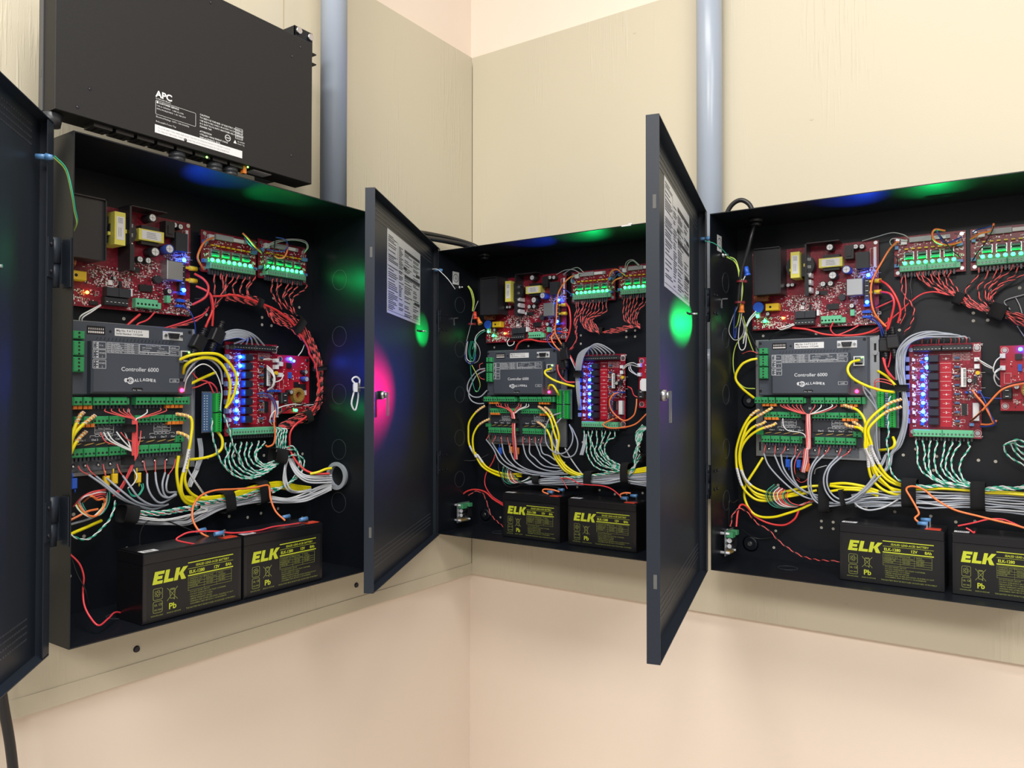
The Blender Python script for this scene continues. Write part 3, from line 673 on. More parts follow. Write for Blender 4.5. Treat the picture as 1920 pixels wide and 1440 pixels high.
# ------------------------------------------------------------------ relay board (114 x 172)
def make_relay():
    r = empty('relay_output_board'); X = lambda u: (u - 327) / 1000; Vv = lambda v: (v - 261) / 1000
    b = MB(); b.box(0, .115, 0, .172, 0, .0016); b.build('circuit_board', 'pcb', r)
    b = MB()
    for u, v in ((.006, .010), (.109, .010), (.109, .162), (.004, .162)): b.cyl((u, v, -.0125), .003, .0125, n=8); b.cyl((u, v, .0016), .004, .0018, n=12)
    b.build('standoffs', 'steel', r)['kind'] = 'stuff'
    b = MB(); b.box(X(378), X(396), Vv(281), Vv(399), .0016, .0022); b.build('relay_field', 'pcbe', r)
    for a, c in ((335.5, 381.5), (382, 429)): screw_terminal(r, X(a), X(c), Vv(419), Vv(429), .0016, .016, 8, 'tblack', scr='ctop')
    for a, c in ((334.5, 381.5), (382, 430)): screw_terminal(r, X(a), X(c), Vv(263), Vv(276), .0016, .016, 8, 'tmint', scr='greypl')
    b = MB()
    for i in range(16): u = .0115 + i * .0059; b.box(u - .0014, u + .0014, -.005, .002, .004, .008)
    b.build('wire_ferrules', 'graphite', r)
    for i in range(8):
        v = .030 + i * .0163
        b = MB(); b.box(X(360), X(377), v - .006, v + .0065, .0016, .016, 0, .0008); b.build('relay', 'relayblue', r)
        b = MB(); b.box(X(378), X(396), v + .0076, v + .0080, .0022, .0025); b.box(X(382), X(386), v - .0002, v + .0002, .0022, .0025); b.box(X(389), X(393), v - .0002, v + .0002, .0022, .0025); b.text(str(i + 1), X(386.2), v - .0018, .0055, .0022, bold=.02); b.build('channel_number', 'printw', r)
        u = X(350.5) if i < 6 else X(357)
        led_part(r, u, v + .001, .004, .0033, 'ledbc')
        b = MB(); b.box(X(346), X(352), v - .0075, v - .003, .0016, .004); b.build('led_glow_block', 'cellblue', r)  # bluish block by each LED, added to show its blue glow
        b = MB(); b.box(X(333), X(338), v - .0035, v + .0012, .0016, .006); b.box(X(333), X(335.5), v + .0012, v + .003, .0016, .006); b.build('test_header', 'printw', r)
        b = MB(); b.box(X(323), X(329), v - .0045, v + .0045, .004, .011); b.build('blue_jumper', 'bluepale', r)
        b = MB(); b.box(X(401), X(409), v - .0005, v + .003, .0016, .005, 0); b.box(X(401), X(409), v - .0055, v - .003, .0016, .004, 1); b.build('resistor', ['slateblue', 'brown'], r)
    b = MB(); b.box(X(411), X(420), Vv(353), Vv(388), .0016, .010); s = b.build('memory_socket', 'blackp', r)
    b = MB(); b.box(X(411.5), X(419.5), Vv(353.5), Vv(387.5), .0101, .0104); l = b.build('barcode_sticker', 'paper', r)
    b = MB(); q = .3545
    rr = random.Random(4)
    while q < .3855: t = rr.choice((.0005, .001, .0015)); b.box(X(415), X(419), Vv(q * 1000), Vv(q * 1000 + t * 1000), .0105, .0106); q += t + rr.choice((.0006, .001))
    b.build('barcode', 'printd', l)
    b = MB(); b.box(X(429), X(439), Vv(293), Vv(325), .0016, .012, 0, .001); b.build('battery_socket', 'nylon', r)
    simple_part(r, 'sticker', 'paper', (X(431), X(437), Vv(297), Vv(321), .0121, .0124))
    b = MB(); b.box(X(412), X(420), Vv(303), Vv(324), .0016, .005)
    for i in range(7): b.box(X(410.5), X(421.5), Vv(304.5 + i * 2.8), Vv(305.5 + i * 2.8), .0016, .003, 1)
    b.build('integrated_circuit', ['blackp', 'ctop'], r)
    for a, c in ((399, 406), (386, 394)): simple_part(r, 'wire_socket', 'nylon', (X(432), X(440), Vv(a), Vv(c), .0016, .010))
    b = MB(); b.cyl((X(437), Vv(378.5), .0016), .0036, .006, n=14); b.build('tantalum_capacitor', 'ycrimp', r)
    capacitor(r, X(425), Vv(365), .0016, .011, .0042); simple_part(r, 'regulator', 'blackp', (X(430), X(436), Vv(361), Vv(372), .0016, .009))
    simple_part(r, 'blade_terminals', 'cellblue', (X(418), X(424), Vv(342), Vv(346), .0016, .014), (X(427), X(433), Vv(342), Vv(346), .0016, .014), (X(437), X(442), Vv(342), Vv(346), .0016, .014))
    simple_part(r, 'blade_terminals', 'crimp', (X(424), X(431), Vv(284), Vv(289), .0016, .012))
    b = MB(); b.text('OUTPUT', X(430), Vv(263.5), .0036, .0016); b.text('INPUT', X(431), Vv(427), .005, .0016, bold=.02)
    for i in range(5): b.text('RELAY BOARD 12VDC 1A' if i % 2 else 'INPUT 5-24V TRIGGER', X(398), Vv(401.5 + i * 3), .0028, .0016)
    b.ring((X(436), Vv(423), .0016), .0055, .006, .0002, 20); b.ring((X(436), Vv(271), .0016), .0055, .006, .0002, 20); b.frame(X(431), X(441), Vv(417), Vv(426.5), .0004, .0016)
    b.text('12 VDC', X(413), Vv(330), .0035, .0016)
    b.build('board_printing', 'printw', r)
    smd(r, [(X(331), X(358), Vv(281), Vv(414)), (X(397), X(412), Vv(281), Vv(400)), (X(421), X(441), Vv(330), Vv(384)), (X(331), X(358), Vv(281), Vv(414))], 420, 21, .0016)  # LED side listed twice: extra white bits added to catch the blue light
    return r
M['relayblue'] = mat('relay_case', (.020, .024, .045), .35); M['bluepale'] = mat('pale_blue_plastic', (.22, .27, .55), .35); M['slateblue'] = mat('slate_blue_part', (.06, .12, .24), .35)

def make_small():
    r = empty('voltage_converter_board')
    b = MB(); b.box(0, .080, 0, .114, 0, .0016); b.build('circuit_board', 'pcbe', r)
    b = MB()
    for u, v in ((.007, .008), (.073, .008), (.073, .106), (.007, .106)): b.cyl((u, v, -.0125), .003, .0125, n=8); b.cyl((u, v, .0016), .0036, .0018, n=12)
    b.build('standoffs', 'steel', r)['kind'] = 'stuff'
    screw_terminal(r, .002, .018, .020, .041, .0016, .014, 2, 'tblack', 'barrier_strip', 'ctop', side='u')
    for v in (.071, .092): simple_part(r, 'wire_socket', 'nylon', (.000, .008, v, v + .008, .0016, .010))
    simple_part(r, 'integrated_circuit', 'blackp', (.022, .033, .089, .099, .0016, .005)); simple_part(r, 'inductor', 'cellblue', (.026, .032, .069, .081, .0016, .006))
    b = MB(); b.ring((.045, .036, .0016), .007, .0145, .011, 20); b.build('toroid_coil', 'copperd', r)
    b = MB()
    for i in range(16):
        a = 2 * PI * i / 16; b.cyl((.045 + .011 * math.cos(a), .036 + .011 * math.sin(a), .0126), .0012, .0012, n=6)
    b.build('toroid_windings', 'gold', r)
    capacitor(r, .024, .042, .0016, .014, .0046); capacitor(r, .060, .068, .0016, .016, .0052, 'cblue'); capacitor(r, .060, .082, .0016, .014, .0045)
    b = MB(); b.box(.052, .068, .046, .058, .0016, .006); b.box(.040, .050, .052, .062, .0016, .0045); b.build('regulator', 'blackp', r)
    b = MB(); b.box(.062, .071, .036, .046, .0016, .0045); b.build('heat_tab', 'ctop', r)
    led_part(r, .030, .107, .005, .0032, 'ledb'); led_part(r, .038, .103, .005, .0026, 'ledb'); led_part(r, .045, .006, .004, .003, 'ledg')
    b = MB(); b.frame(.006, .016, .048, .066, .0004, .0016); b.text('PD4', .019, .013, .006, .0016); b.text('12V', .018, .026, .005, .0016)
    for u, v in ((.007, .008), (.007, .106)): b.ring((u, v, .0016), .005, .0056, .0002, 18)
    b.build('board_printing', 'printw', r)
    smd(r, [(.015, .075, .05, .1), (.02, .075, .005, .02)], 90, 33, .0016)
    return r
M['copperd'] = mat('ferrite_yellow', (.30, .18, .04), .5)

def make_connector(two):
    r = empty('connector_breakout_board')
    b = MB(); b.box(0, .036, 0, .072, 0, .0012); b.build('clear_base', 'clear', r)
    for a in ((.000, .020) if two else (.020,)):
        for i in range(2):
            screw_terminal(r, a, a + .012, .001 + i * .035, .034 + i * .035, .0012, .013, 8, 'tgreen2', scr='hole', side='u')
    b = MB(); b.box(.013, .0185, .002, .069, .0012, .004)
    for i in range(14):
        for u in ((.0145, .0175) if two else (.003, .008)): b.cyl((u, .006 + i * .0045, .004), .0009, .0004, n=6, m=1)
    if not two: b.box(.0, .0125, .002, .070, .0012, .004)
    b.build('pin_strip', ['slateblue', 'nylon'], r)
    return r
M['tgreen2'] = mat('bright_terminal_green', (.015, .36, .05), .38)

# ------------------------------------------------------------------ battery
def make_battery(W):
    H, D = .104, .070
    r = empty('lead_acid_battery')
    b = MB(); b.box(0, W, 0, .086, 0, D, 0, .0008); b.box(.0, W, .0866, H - .002, 0, D + .0006, 0, .0012); b.box(.002, W - .002, H - .002, H, .002, D - .002)
    b.box(.0006, W - .0006, .0855, .087, .0006, D - .0004); b.build('battery_case', 'batt', r)
    b = MB(); b.box(W - .030, W - .006, H, H + .0014, D - .020, D - .003); b.build('terminal_recess', 'redp', r)
    b = MB(); b.box(W - .028, W - .026, H, H + .008, D - .016, D - .009); b.box(W - .028, W - .026, H, H + .008, .006, .013); b.build('blade_terminals', 'steel', r)
    b = MB(); b.box(.003, .028, H + .0001, H + .0004, D - .020, D - .006); s = b.build('sticker', 'paper', r)
    b = MB()
    for i in range(5): b.box(.008 + i * .003, .0095 + i * .003, H + .0004, H + .0005, D - .017, D - .009)
    b.build('sticker_text', 'printd', s)
    w = D + .0001
    f = MB(); f.box(.006, W - .006, .003, .084, D, w); f.build('face_label', 'battl', r)
    k = W / .168
    b = MB()   # bold slanted letters ELK
    def poly(pts, u, v, s, e=0): b.prism([(u + (x + y * .22) * s * k, v + y * s) for x, y in pts], w, w + .0002 + e)
    s = .0185; v = .0555
    E = [(0, 0), (.82, 0), (.82, .25), (.33, .25), (.33, .39), (.72, .39), (.72, .62), (.33, .62), (.33, .75), (.82, .75), (.82, 1), (0, 1)]
    # letters from convex rectangles to stay clean
    def rect(x0, x1, y0, y1, u): poly([(x0, y0), (x1, y0), (x1, y1), (x0, y1)], u, v, s)
    u = .0145
    rect(0, .34, 0, 1, u); rect(.34, .84, 0, .25, u); rect(.34, .74, .38, .62, u); rect(.34, .84, .75, 1, u)
    u = .0145 + .0175 * k
    rect(0, .34, 0, 1, u); rect(.34, .82, 0, .25, u)
    u = .0145 + .034 * k
    rect(0, .34, 0, 1, u); poly([(.30, .40), (.62, .40), (1.04, 1), (.62, 1)], u, v, s, .0001); poly([(.66, 0), (1.08, 0), (.66, .6), (.34, .6)], u, v, s, .0002)
    b.box(.072 * k, .152 * k, .0772, .0786, w, w + .0002); b.box(.072 * k, .152 * k, .0574, .0592, w, w + .0002)
    b.box(.072 * k, .152 * k, .0686, .0690, w, w + .0002)
    b.text('SEALED LEAD-ACID BATTERY', .085 * k, .0712, .0050, w, sx=.9 * k, bold=.01)
    b.text('ELK-1280', .074 * k, .0613, .0068, w, sx=.98 * k, bold=.022); b.text('12V', .116 * k, .0613, .0068, w, sx=.98 * k, bold=.022); b.text('8Ah', .138 * k, .0613, .0068, w, sx=.95 * k, bold=.022)
    b.text('TM', .062 * k, .0545, .0036, w)
    b.text('Pb', .0405 * k, .0145, .0125, w, bold=.02)
    b.build('bright_lettering', 'lime', r)
    b = MB()
    for v0 in (.0135, .0325):
        b.rframe(.016 * k, .0305 * k, v0, v0 + .0165, .0007, w, .002)
    b.ring((.0232 * k, .0415, w), .0018, .0024, .0002, 8)
    for q in range(5):
        a = q / 5 * 2 * PI; b.ring((.0232 * k + .0035 * math.cos(a), .0415 + .0035 * math.sin(a), w), .0014, .002, .0002, 8)
    b.text('UL', .0177 * k, .0235, .004, w, bold=.03); b.text('CE', .0245 * k, .0235, .0045, w, bold=.02); b.text('ISO 9001', .0178 * k, .0165, .0032, w, bold=.02); b.text('98', .0215 * k, .0345, .001, w)
    # crossed bin
    cx = .0465 * k
    b.line((cx - .0085, .0275), (cx + .0085, .0465), .0007, w); b.line((cx - .0085, .0465), (cx + .0085, .0275), .0007, w)
    b.line((cx - .0045, .043), (cx - .0032, .030), .0008, w); b.line((cx + .0045, .043), (cx + .0032, .030), .0008, w); b.line((cx - .0032, .030), (cx + .0032, .030), .0008, w); b.line((cx - .0052, .043), (cx + .0052, .043), .0009, w); b.line((cx - .0035, .0446), (cx + .0035, .0446), .0008, w); b.cyl((cx + .003, .0288, w), .0011, .0002, n=8)
    b.text('NON-SPILLABLE', .0125 * k, .0085, .0027, w, bold=.01, sx=k); b.text('MADE IN VIETNAM', .0375 * k, .0085, .0027, w, bold=.01, sx=k)
    # table
    b.frame(.0725 * k, .149 * k, .0355, .0555, .0004, w); b.line((.0725 * k, .0475), (.149 * k, .0475), .0004, w); b.line((.0725 * k, .0435), (.149 * k, .0435), .0004, w); b.line((.0725 * k, .0395), (.149 * k, .0395), .0004, w); b.line((.1 * k, .0355), (.1 * k, .0555), .0003, w); b.line((.122 * k, .0355), (.122 * k, .0555), .0003, w)
    for x, y, t in ((.0745, .0520, 'CONSTANT VOLTAGE'), (.0745, .0488, 'CHARGE AT 25 C'), (.0745, .0447, 'STANDBY USE'), (.0745, .0407, 'CYCLE USE'), (.103, .0520, 'VOLTAGE'), (.103, .0488, 'REGULATION'), (.103, .0447, '13.5-13.8V'), (.103, .0407, '14.4-15.0V'), (.125, .0520, 'INITIAL'), (.125, .0488, 'CURRENT'), (.125, .0447, 'NO LIMIT'), (.125, .0407, '2.4A MAX'),
                    (.0745, .0318, '- DO NOT SHORT CIRCUIT'), (.0745, .0282, '- DO NOT CHARGE IN A GAS TIGHT CONTAINER'), (.0745, .0246, '- REPLACE AFTER 3 TO 5 YEARS'), (.0745, .0210, '- LIMITED WARRANTY APPLIES'), (.076, .0174, 'WARNING: RISK OF FIRE, EXPLOSION, OR BURNS. DO NOT'), (.076, .0138, 'DISASSEMBLE, HEAT ABOVE 50 C, OR INCINERATE')):
        b.text(t, x * k, y, .0030, w, bold=.008, sx=.95 * k)
    b.text('THIS BATTERY MUST BE RECYCLED OR DISPOSED OF PROPERLY', .069 * k, .0082, .0031, w, bold=.012, sx=.98 * k)
    b.build('fine_lettering', 'limed', r)
    # connectors on top
    for w0, n in ((D - .0125, 0), (.0095, 1)):
        b = MB(); b.cyl((W - .026, H + .0085, w0), .0042, -.016, ax='u', n=10, r2=.0032); b.build('crimp_connector', 'crimp', r)
    return r

def make_meter():
    r = empty('voltmeter_module')
    b = MB(); b.box(.010, .0116, 0, .050, 0, .050); b.build('circuit_board', 'galv', r)
    for v, w in ((.006, .006), (.044, .006), (.006, .044), (.044, .044)):
        b = MB(); b.cyl((0, v, w), .0032, .018, ax='u', n=10, r2=.0022); b.build('nylon_standoff', 'nylon', r)
    b = MB(); b.box(.0116, .024, .036, .047, .026, .044, 0, .001); b.build('terminal_block', 'tmint2', r)
    b = MB(); b.box(.0116, .024, .038, .047, .004, .018, 0, .001); b.build('terminal_block', 'tmint2', r)
    b = MB(); b.cyl((.0165, .030, .020), .005, .020, n=12, mt=1); b.build('capacitor', ['blackp', 'ctop'], r)
    b = MB(); b.cyl((.0165, .019, .022), .0045, .018, n=12, mt=1); b.build('capacitor', ['blackp', 'ctop'], r)
    b = MB(); b.box(.0116, .018, .004, .009, .018, .042); b.build('inductor', 'gold', r)
    b = MB(); b.box(.0116, .019, .012, .032, .0, .016); d = b.build('digit_display', 'blackp', r)
    return r
M['tmint2'] = mat('terminal_leaf_green', (.06, .30, .13), .4)

def make_fuse_holders():
    r = empty('inline_fuse_holder')
    b = MB(); b.box(-.011, .011, -.0115, .0115, -.008, .008, 0, .002); b.box(-.008, .008, .0115, .014, -.006, .006); b.build('holder_body', 'blackp', r)
    for q in (1, -1):
        b = MB(); b.cyl((0, .012 * q, 0), .0052, .018 * q, ax='v', n=12, r2=.004)
        for i in range(3): b.ring((0, (.017 + i * .004) * q, 0), .0048, .0058, .0016, 12, 0, 'v')
        b.build('rubber_boot', 'blackp', r)
    return r

psu0, ctl0, fus0, rel0, sml0 = make_psu(0), make_controller(), make_fuse(), make_relay(), make_small()
bat0 = make_battery(.168); met0 = make_meter(); fh0 = make_fuse_holders()
def use(proto, first, k, u, v, w, label, cat, group=None, tilt=0.):
    o = proto if first else copy_tree(proto); place(o, k, u, v, w); tag(o, label, cat, group)
    return o
POS = {1: dict(psu=(.029, .474), ctl=(.046, .213), fa=(.289, .5555), fb=(.409, .5600), rl=(.339, .263), sm=(.454, .302)),
       2: dict(psu=(.038, .473), ctl=(.042, .213), fa=(.293, .559), fb=(.418, .562), rl=(.3195, .262), sm=(.468, .310)),
       3: dict(psu=(.037, .473), ctl=(.042, .213), fa=(.304, .562), fb=(.4275, .562), rl=(.327, .261), sm=(.4705, .3115))}
for k in (1, 2, 3):
    P = POS[k]; f = k == 1; wh = WHERE[k]
    use(psu0, f, k, *P['psu'], .0135, 'dark red power supply board with yellow transformers in the ' + wh, 'circuit board', 'power supply boards')
    use(ctl0, f, k, *P['ctl'], .0080, 'slate grey controller reading Controller 6000 in the ' + wh, 'controller', 'door controllers')
    use(fus0, f, k, *P['fa'], .0145, 'left red fuse board with a row of green lights in the ' + wh, 'circuit board', 'fuse distribution boards')
    use(fus0, False, k, *P['fb'], .0145, 'right red fuse board with a row of green lights in the ' + wh, 'circuit board', 'fuse distribution boards')
    use(rel0, f, k, *P['rl'], .0145, 'red relay board with a column of eight blue lights in the ' + wh, 'circuit board', 'relay boards')
    use(sml0, f, k, *P['sm'], .0145, 'small bright red board right of the relay board in the ' + wh, 'circuit board', 'small converter boards')
BP = {1: ((.110, .080), (.283, .080)), 2: ((.158, .040), (.337, .040)), 3: ((.223, .043), (.402, .043))}
BS = {1: (.1685 / .168, .170 / .168), 2: (.157 / .168, .166 / .168), 3: (.172 / .168, .145 / .168)}
first = True
bl = []
for k in (1, 2, 3):
    for i, (u, w) in enumerate(BP[k]):
        o = use(bat0, first, k, u, .0022, w, 'black battery with lime ELK lettering, %s of two in the %s' % (('left', 'right')[i], WHERE[k]), 'battery', 'black batteries on the cabinet floors'); first = False
        if k == 2 and i == 0: o.scale = (.157 / .168, 1, 1)
        if k == 3 and i == 1: o.scale = (.149 / .168, 1, 1)
for k, (u, v, w) in {2: (.0017, .018, .052), 3: (.0017, .020, .070)}.items():
    o = use(met0, k == 2, k, u, v, w, 'tiny circuit board on white standoffs, lower left inside the ' + WHERE[k], 'circuit board', 'voltmeter modules')
b = MB(); b.text('888', .0195, .017, .012, .0165, 0); 
fhp = {1: [((.268, .427), -28, .042), ((.304, .441), -24, .042)], 2: [((.286, .434), 10, .036), ((.279, .412), -6, .03)], 3: [((.304, .437), 4, .036), ((.290, .432), 0, .03)]}
first = True
for k in (1, 2, 3):
    for i, ((u, v), a, w) in enumerate(fhp[k]):
        o = use(fh0, first, k, u, v, w, '%s black inline fuse holder right of the controller in the %s' % (('left', 'right')[i] if k != 2 else ('upper', 'lower')[i], WHERE[k]), 'fuse holder', 'inline fuse holders'); first = False
        o.rotation_euler = (0, 0, CAB[k][1]); o.rotation_euler.rotate_axis('Y', math.radians(-a))
cb = {1: (.283, .272, .030, False), 2: (.262, .281, .022, True), 3: (.274, .277, .014, True)}
for k, (u, v, w, two) in cb.items():
    o = make_connector(two); place(o, k, u, v, w)
    tag(o, 'clear connector strip with bright green terminals in the ' + WHERE[k], 'connector', 'connector strips')

# ------------------------------------------------------------------ velcro straps
def strap(k, cu, cv, w, wid, ht, ang, dep=.03, label=''):
    """flat loop round a bundle: wid along the bundle, ht across"""
    b = MB(); n = 16; vs = []
    for x in (-wid / 2, wid / 2):
        for rr in (0, .0013):
            for i in range(n):
                a = 2 * PI * i / n; c_, s_ = math.cos(a), math.sin(a)
                e = .5; y = (ht / 2 + rr) * math.copysign(abs(s_) ** e, s_); z = (dep / 2 + rr) * math.copysign(abs(c_) ** e, c_)
                vs.append((x, y, z))
    fs = []
    for i in range(n):
        j = (i + 1) % n
        fs += [(n + i, n + j, 3 * n + j, 3 * n + i)[::-1], (i, j, 2 * n + j, 2 * n + i), (i, j, n + j, n + i), (2 * n + i, 2 * n + j, 3 * n + j, 3 * n + i)[::-1]]
    b.add(vs, fs, 0, True)
    o = b.build('cable_strap', 'velcro'); place(o, k, cu, cv, w); o.rotation_euler.rotate_axis('Y', math.radians(-ang))
    return tag(o, label, 'strap', 'black hook and loop straps')
L3 = 'in the right cabinet'; L2 = 'in the middle cabinet'; L1 = 'in the left cabinet'
for a in ((3, .330, .160, .036, .024, .050, 0, .044, 'black strap round the bottom bundle behind the orange wire ' + L3), (3, .437, .162, .038, .022, .048, 0, .040, 'black strap round the bottom bundle under the relay board ' + L3),
          (3, .182, .140, .030, .020, .058, 0, .034, 'tall black strap below the controller at the bottom bundle ' + L3), (3, .217, .143, .048, .009, .030, 12, .018, 'narrow black strap round the curving grey cables ' + L3),
          (3, .1505, .2480, .036, .013, .016, 90, .014, 'black strap on the central trunk between the lower terminal rows ' + L3), (3, .149, .2955, .036, .012, .016, 90, .014, 'black strap on the central trunk at the middle terminal row ' + L3), (3, .139, .182, .038, .012, .018, 76, .014, 'black strap at the bottom end of the central trunk ' + L3),
          (3, .409, .512, .026, .015, .020, -24, .018, 'black strap gathering red and black wires under the first fuse board ' + L3), (3, .468, .485, .028, .024, .026, -24, .018, 'black strap gathering red and black wires under the second fuse board ' + L3), (3, .318, .352, .038, .012, .022, 90, .014, 'black strap round the grey cables left of the relay board ' + L3),
          (2, .2115, .134, .036, .018, .018, 0, .030, 'black strap round the bottom bundle below the controller ' + L2), (2, .357, .1455, .040, .019, .032, 0, .036, 'black strap round the bottom bundle below the relay board ' + L2), (2, .4500, .1640, .040, .018, .044, 0, .036, 'black strap round the bottom bundle near the right battery ' + L2), (2, .4815, .2025, .036, .020, .018, 60, .024, 'black strap on the coil of green and white wires ' + L2),
          (2, .1465, .2752, .042, .010, .014, 90, .012, 'black strap on the central trunk of wires at the printed deck ' + L2), (2, .1468, .2440, .038, .010, .014, 90, .012, 'black strap on the central trunk at the lowest terminal row ' + L2), (2, .381, .4875, .028, .008, .014, 0, .014, 'black strap gathering red and black wires under the fuse boards ' + L2), (2, .325, .387, .040, .012, .020, 90, .014, 'black strap round the grey cables left of the relay board ' + L2),
          (1, .327, .149, .036, .020, .036, 8, .034, 'black strap round the bottom bundle, left one above the batteries ' + L1), (1, .399, .158, .038, .022, .040, 8, .034, 'black strap round the bottom bundle, right one above the batteries ' + L1), (1, .149, .150, .038, .022, .026, -12, .030, 'black strap round cables at the left end of the bundle ' + L1), (1, .436, .2235, .044, .026, .026, -10, .024, 'black strap gathering green-white wires under the relay board ' + L1),
          (1, .398, .510, .030, .012, .016, -16, .020, 'black strap at the upper start of the great wire arc ' + L1), (1, .490, .476, .032, .018, .030, -38, .022, 'wide black strap on the arc below the fuse board ' + L1), (1, .549, .393, .034, .0085, .030, -80, .022, 'narrow black strap on the right side of the great arc ' + L1), (1, .516, .295, .030, .015, .022, 20, .020, 'black strap at the lower end of the great arc ' + L1),
          (1, .1475, .2855, .044, .012, .015, 90, .012, 'black strap on the central trunk of the controller ' + L1), (1, .1475, .2350, .040, .014, .016, 90, .012, 'black strap on the central trunk below the lowest terminals ' + L1)):
    strap(*a)

# ------------------------------------------------------------------ wires
KR = dict(yellow=(.0026, 8), grey=(.00172, 7), greyw=(.00168, 7), greyt=(.0009, 5), redt=(.0009, 5), red=(.0009, 5), red2=(.0014, 6), red3=(.0021, 7), white=(.0011, 5), black=(.0011, 5), blue=(.0013, 6), orange=(.0018, 7), green=(.0009, 5), yg=(.0012, 5), graph=(.0013, 5), cable=(.0042, 10))
KN = dict(yellow='network_cable', grey='control_cable', greyw='control_cable', cable='mains_cable')
KD = dict(yellow='yellow network cable', grey='grey control cable', greyw='pale grey control cable', greyt='thin grey wire', redt='thin red wire', red='thin red wire', red2='red wire', red3='thick red wire', white='white wire', black='black wire', blue='blue wire', orange='orange wire', green='green wire', yg='yellow-green earth wire', graph='dark grey ferruled wire', cable='thick black power cord', pair_rb='red-black twisted pair', pair_gw='green-white twisted pair')
WHR = [
'along the inner edge of the great arc',
'arching beside the thick white lead',
'arching from the voltmeter board to the bundle',
'arching from the voltmeter board to the near battery',
'arching over the relay board',
'arching thinly behind the near battery',
'arching to the upper relay board terminals',
'bending from the yellow crimp of the power board',
'bent short below the small green connector board',
'between the relay board and the small red board',
'between the strap and the second fuse board',
'between the two straps under the fuse boards',
'coming out from behind the controller plate',
'crossing behind the arc beside the controller',
'crossing behind the thick red leads',
'crossing beside the relay board to the small red board',
'crossing between the fuse boards',
'crossing in front of the connector board',
'crossing in front of the relay board',
'crossing in front of the small green connector board',
'crossing the back panel at the right edge',
'crossing the lower label of the controller to the trunk',
'crossing the lower relay label to the trunk',
'crossing the lower right of the power board',
'curling at the connector board beside the controller',
'curling below the trunk of the controller',
'curling left from the trunk below the controller',
'curling right from the trunk below the controller',
'curving beneath the relay board connectors',
'curving from the lower relay terminals of the controller',
'curving from the near battery over the bundle to the far one',
'curving from the upper left terminals of the controller',
'curving to the connector board beside the controller',
'descending to the grommet ring',
'dipping lowest in the bottom left corner',
'drooping behind the red lead in the lower left',
'drooping in a long curve above the batteries',
'drooping to the floor beside the near battery',
'dropping from beneath the power board',
'dropping from the power board to the fuse holders',
'dropping from the relay board outputs',
'dropping from the second fuse board',
'end stub behind the left frame edge',
'entering the black terminals atop the relay board',
'entering the top of the black fuse holders',
'entering through the roof bushing',
'falling from the black fuse holders',
'falling into the black fuse holders from the right',
'falling to the black fuse holders',
'fanning from the upper controller terminals into the central trunk',
'from the door stud to the earth lug',
'from the fuse holders to the connector board',
'from the harness to the mains terminals',
'from the voltmeter board to the harness',
'from the voltmeter board to the near battery base',
'from the voltmeter board to the nearer battery',
'gathered from the right output terminals of the controller',
'gathering below the first fuse board',
'grey tail at the lower edge of the wire fan',
'hanging behind the connector board',
'hanging beside the red wire nut',
'hanging from the first fuse board to the fuse holders',
'hanging from the wire nut',
'hanging from the yellow crimp under the controller',
'hanging in a long loop left of the controller',
'hanging loosely left of the controller',
'hanging over the second fuse board',
'hooked at the lower right corner of the controller',
'hooked over the top of the far battery',
'hooked over the top of the near battery',
'hooked under the green power board terminals',
'in a white sleeve beside the yellow cables',
'in the arc between the controller and relay board',
'in the coil beside the rightmost strap',
'in the great arc on the right',
'in the loose coil at the right edge',
'in the loose fan over the yellow cables',
'in the tangle at the lower left of the controller',
'in the wide loop right of the controller',
'in the wide loop right of the strap',
'joining a grey cable to the lower relay terminals',
'joining the harness beside the roof cable',
'joining the relay board to the small board terminals',
'leaping from the near battery across the bundle',
'leaving the second strap under the fuse boards',
'linking the power board to the first fuse board',
'linking the two batteries on top',
'looping above the second fuse board',
'looping at the bottom of the harness',
'looping beside the strap before the bundle',
'looping between the two fuse boards',
'looping down from the left output terminals of the controller',
'looping high above the voltmeter board',
'looping off the first fuse board',
'looping out from the left controller terminals',
'looping over the first fuse board corner',
'looping over the fuse board corners',
'looping over the second fuse board',
'looping over the top edge of the first fuse board',
'looping under the power board',
'lying across the tops of both batteries',
'lying along the top of the bottom bundle',
'passing behind the yellow cables',
'passing from behind the controller plate',
'passing out through the grommet ring',
'plugged into the network socket of the controller',
'reaching from the power board to the first fuse board',
'rising from the strap to the small board',
'rising from the voltmeter board',
'rising from under the power board to the strap',
'rising out of the black fuse holders',
'running along the bottom bundle',
'running down the central trunk of the controller',
'running down the left side of the relay board',
'running from the bundle to the far battery',
'running from the bundle to the near battery',
'running from the harness to the controller',
'sagging between the power board and the controller',
'short kink beside the white sticker on the far battery',
'short stub beside the relay board corner',
'short stub into the screw terminals of the small board',
'short stub right of the black fuse holders',
'slanting down from the fuse holders under the power board',
'slanting down left of the green-white pairs',
'slanting from the great arc to the small board',
'sleeved in white beside the yellow cables',
'stub at the upper left controller terminals',
'stub behind the left frame edge',
'sweeping across to the screw terminals of the small board',
'sweeping from the bottom bundle to the relay board',
'sweeping low from the relay board to the right',
'thick lead arching to the small board',
'thin stray below the wire fan',
'trailing behind the near battery',
'trailing from the relay board below the small board',
'twin curving down from the power board',
'twin stub at the bottom edge of the power board',
'twisted about the red lead left of the battery',
'with a frayed end hooked below the connector board',
'with a white sleeve sagging under the bundle']
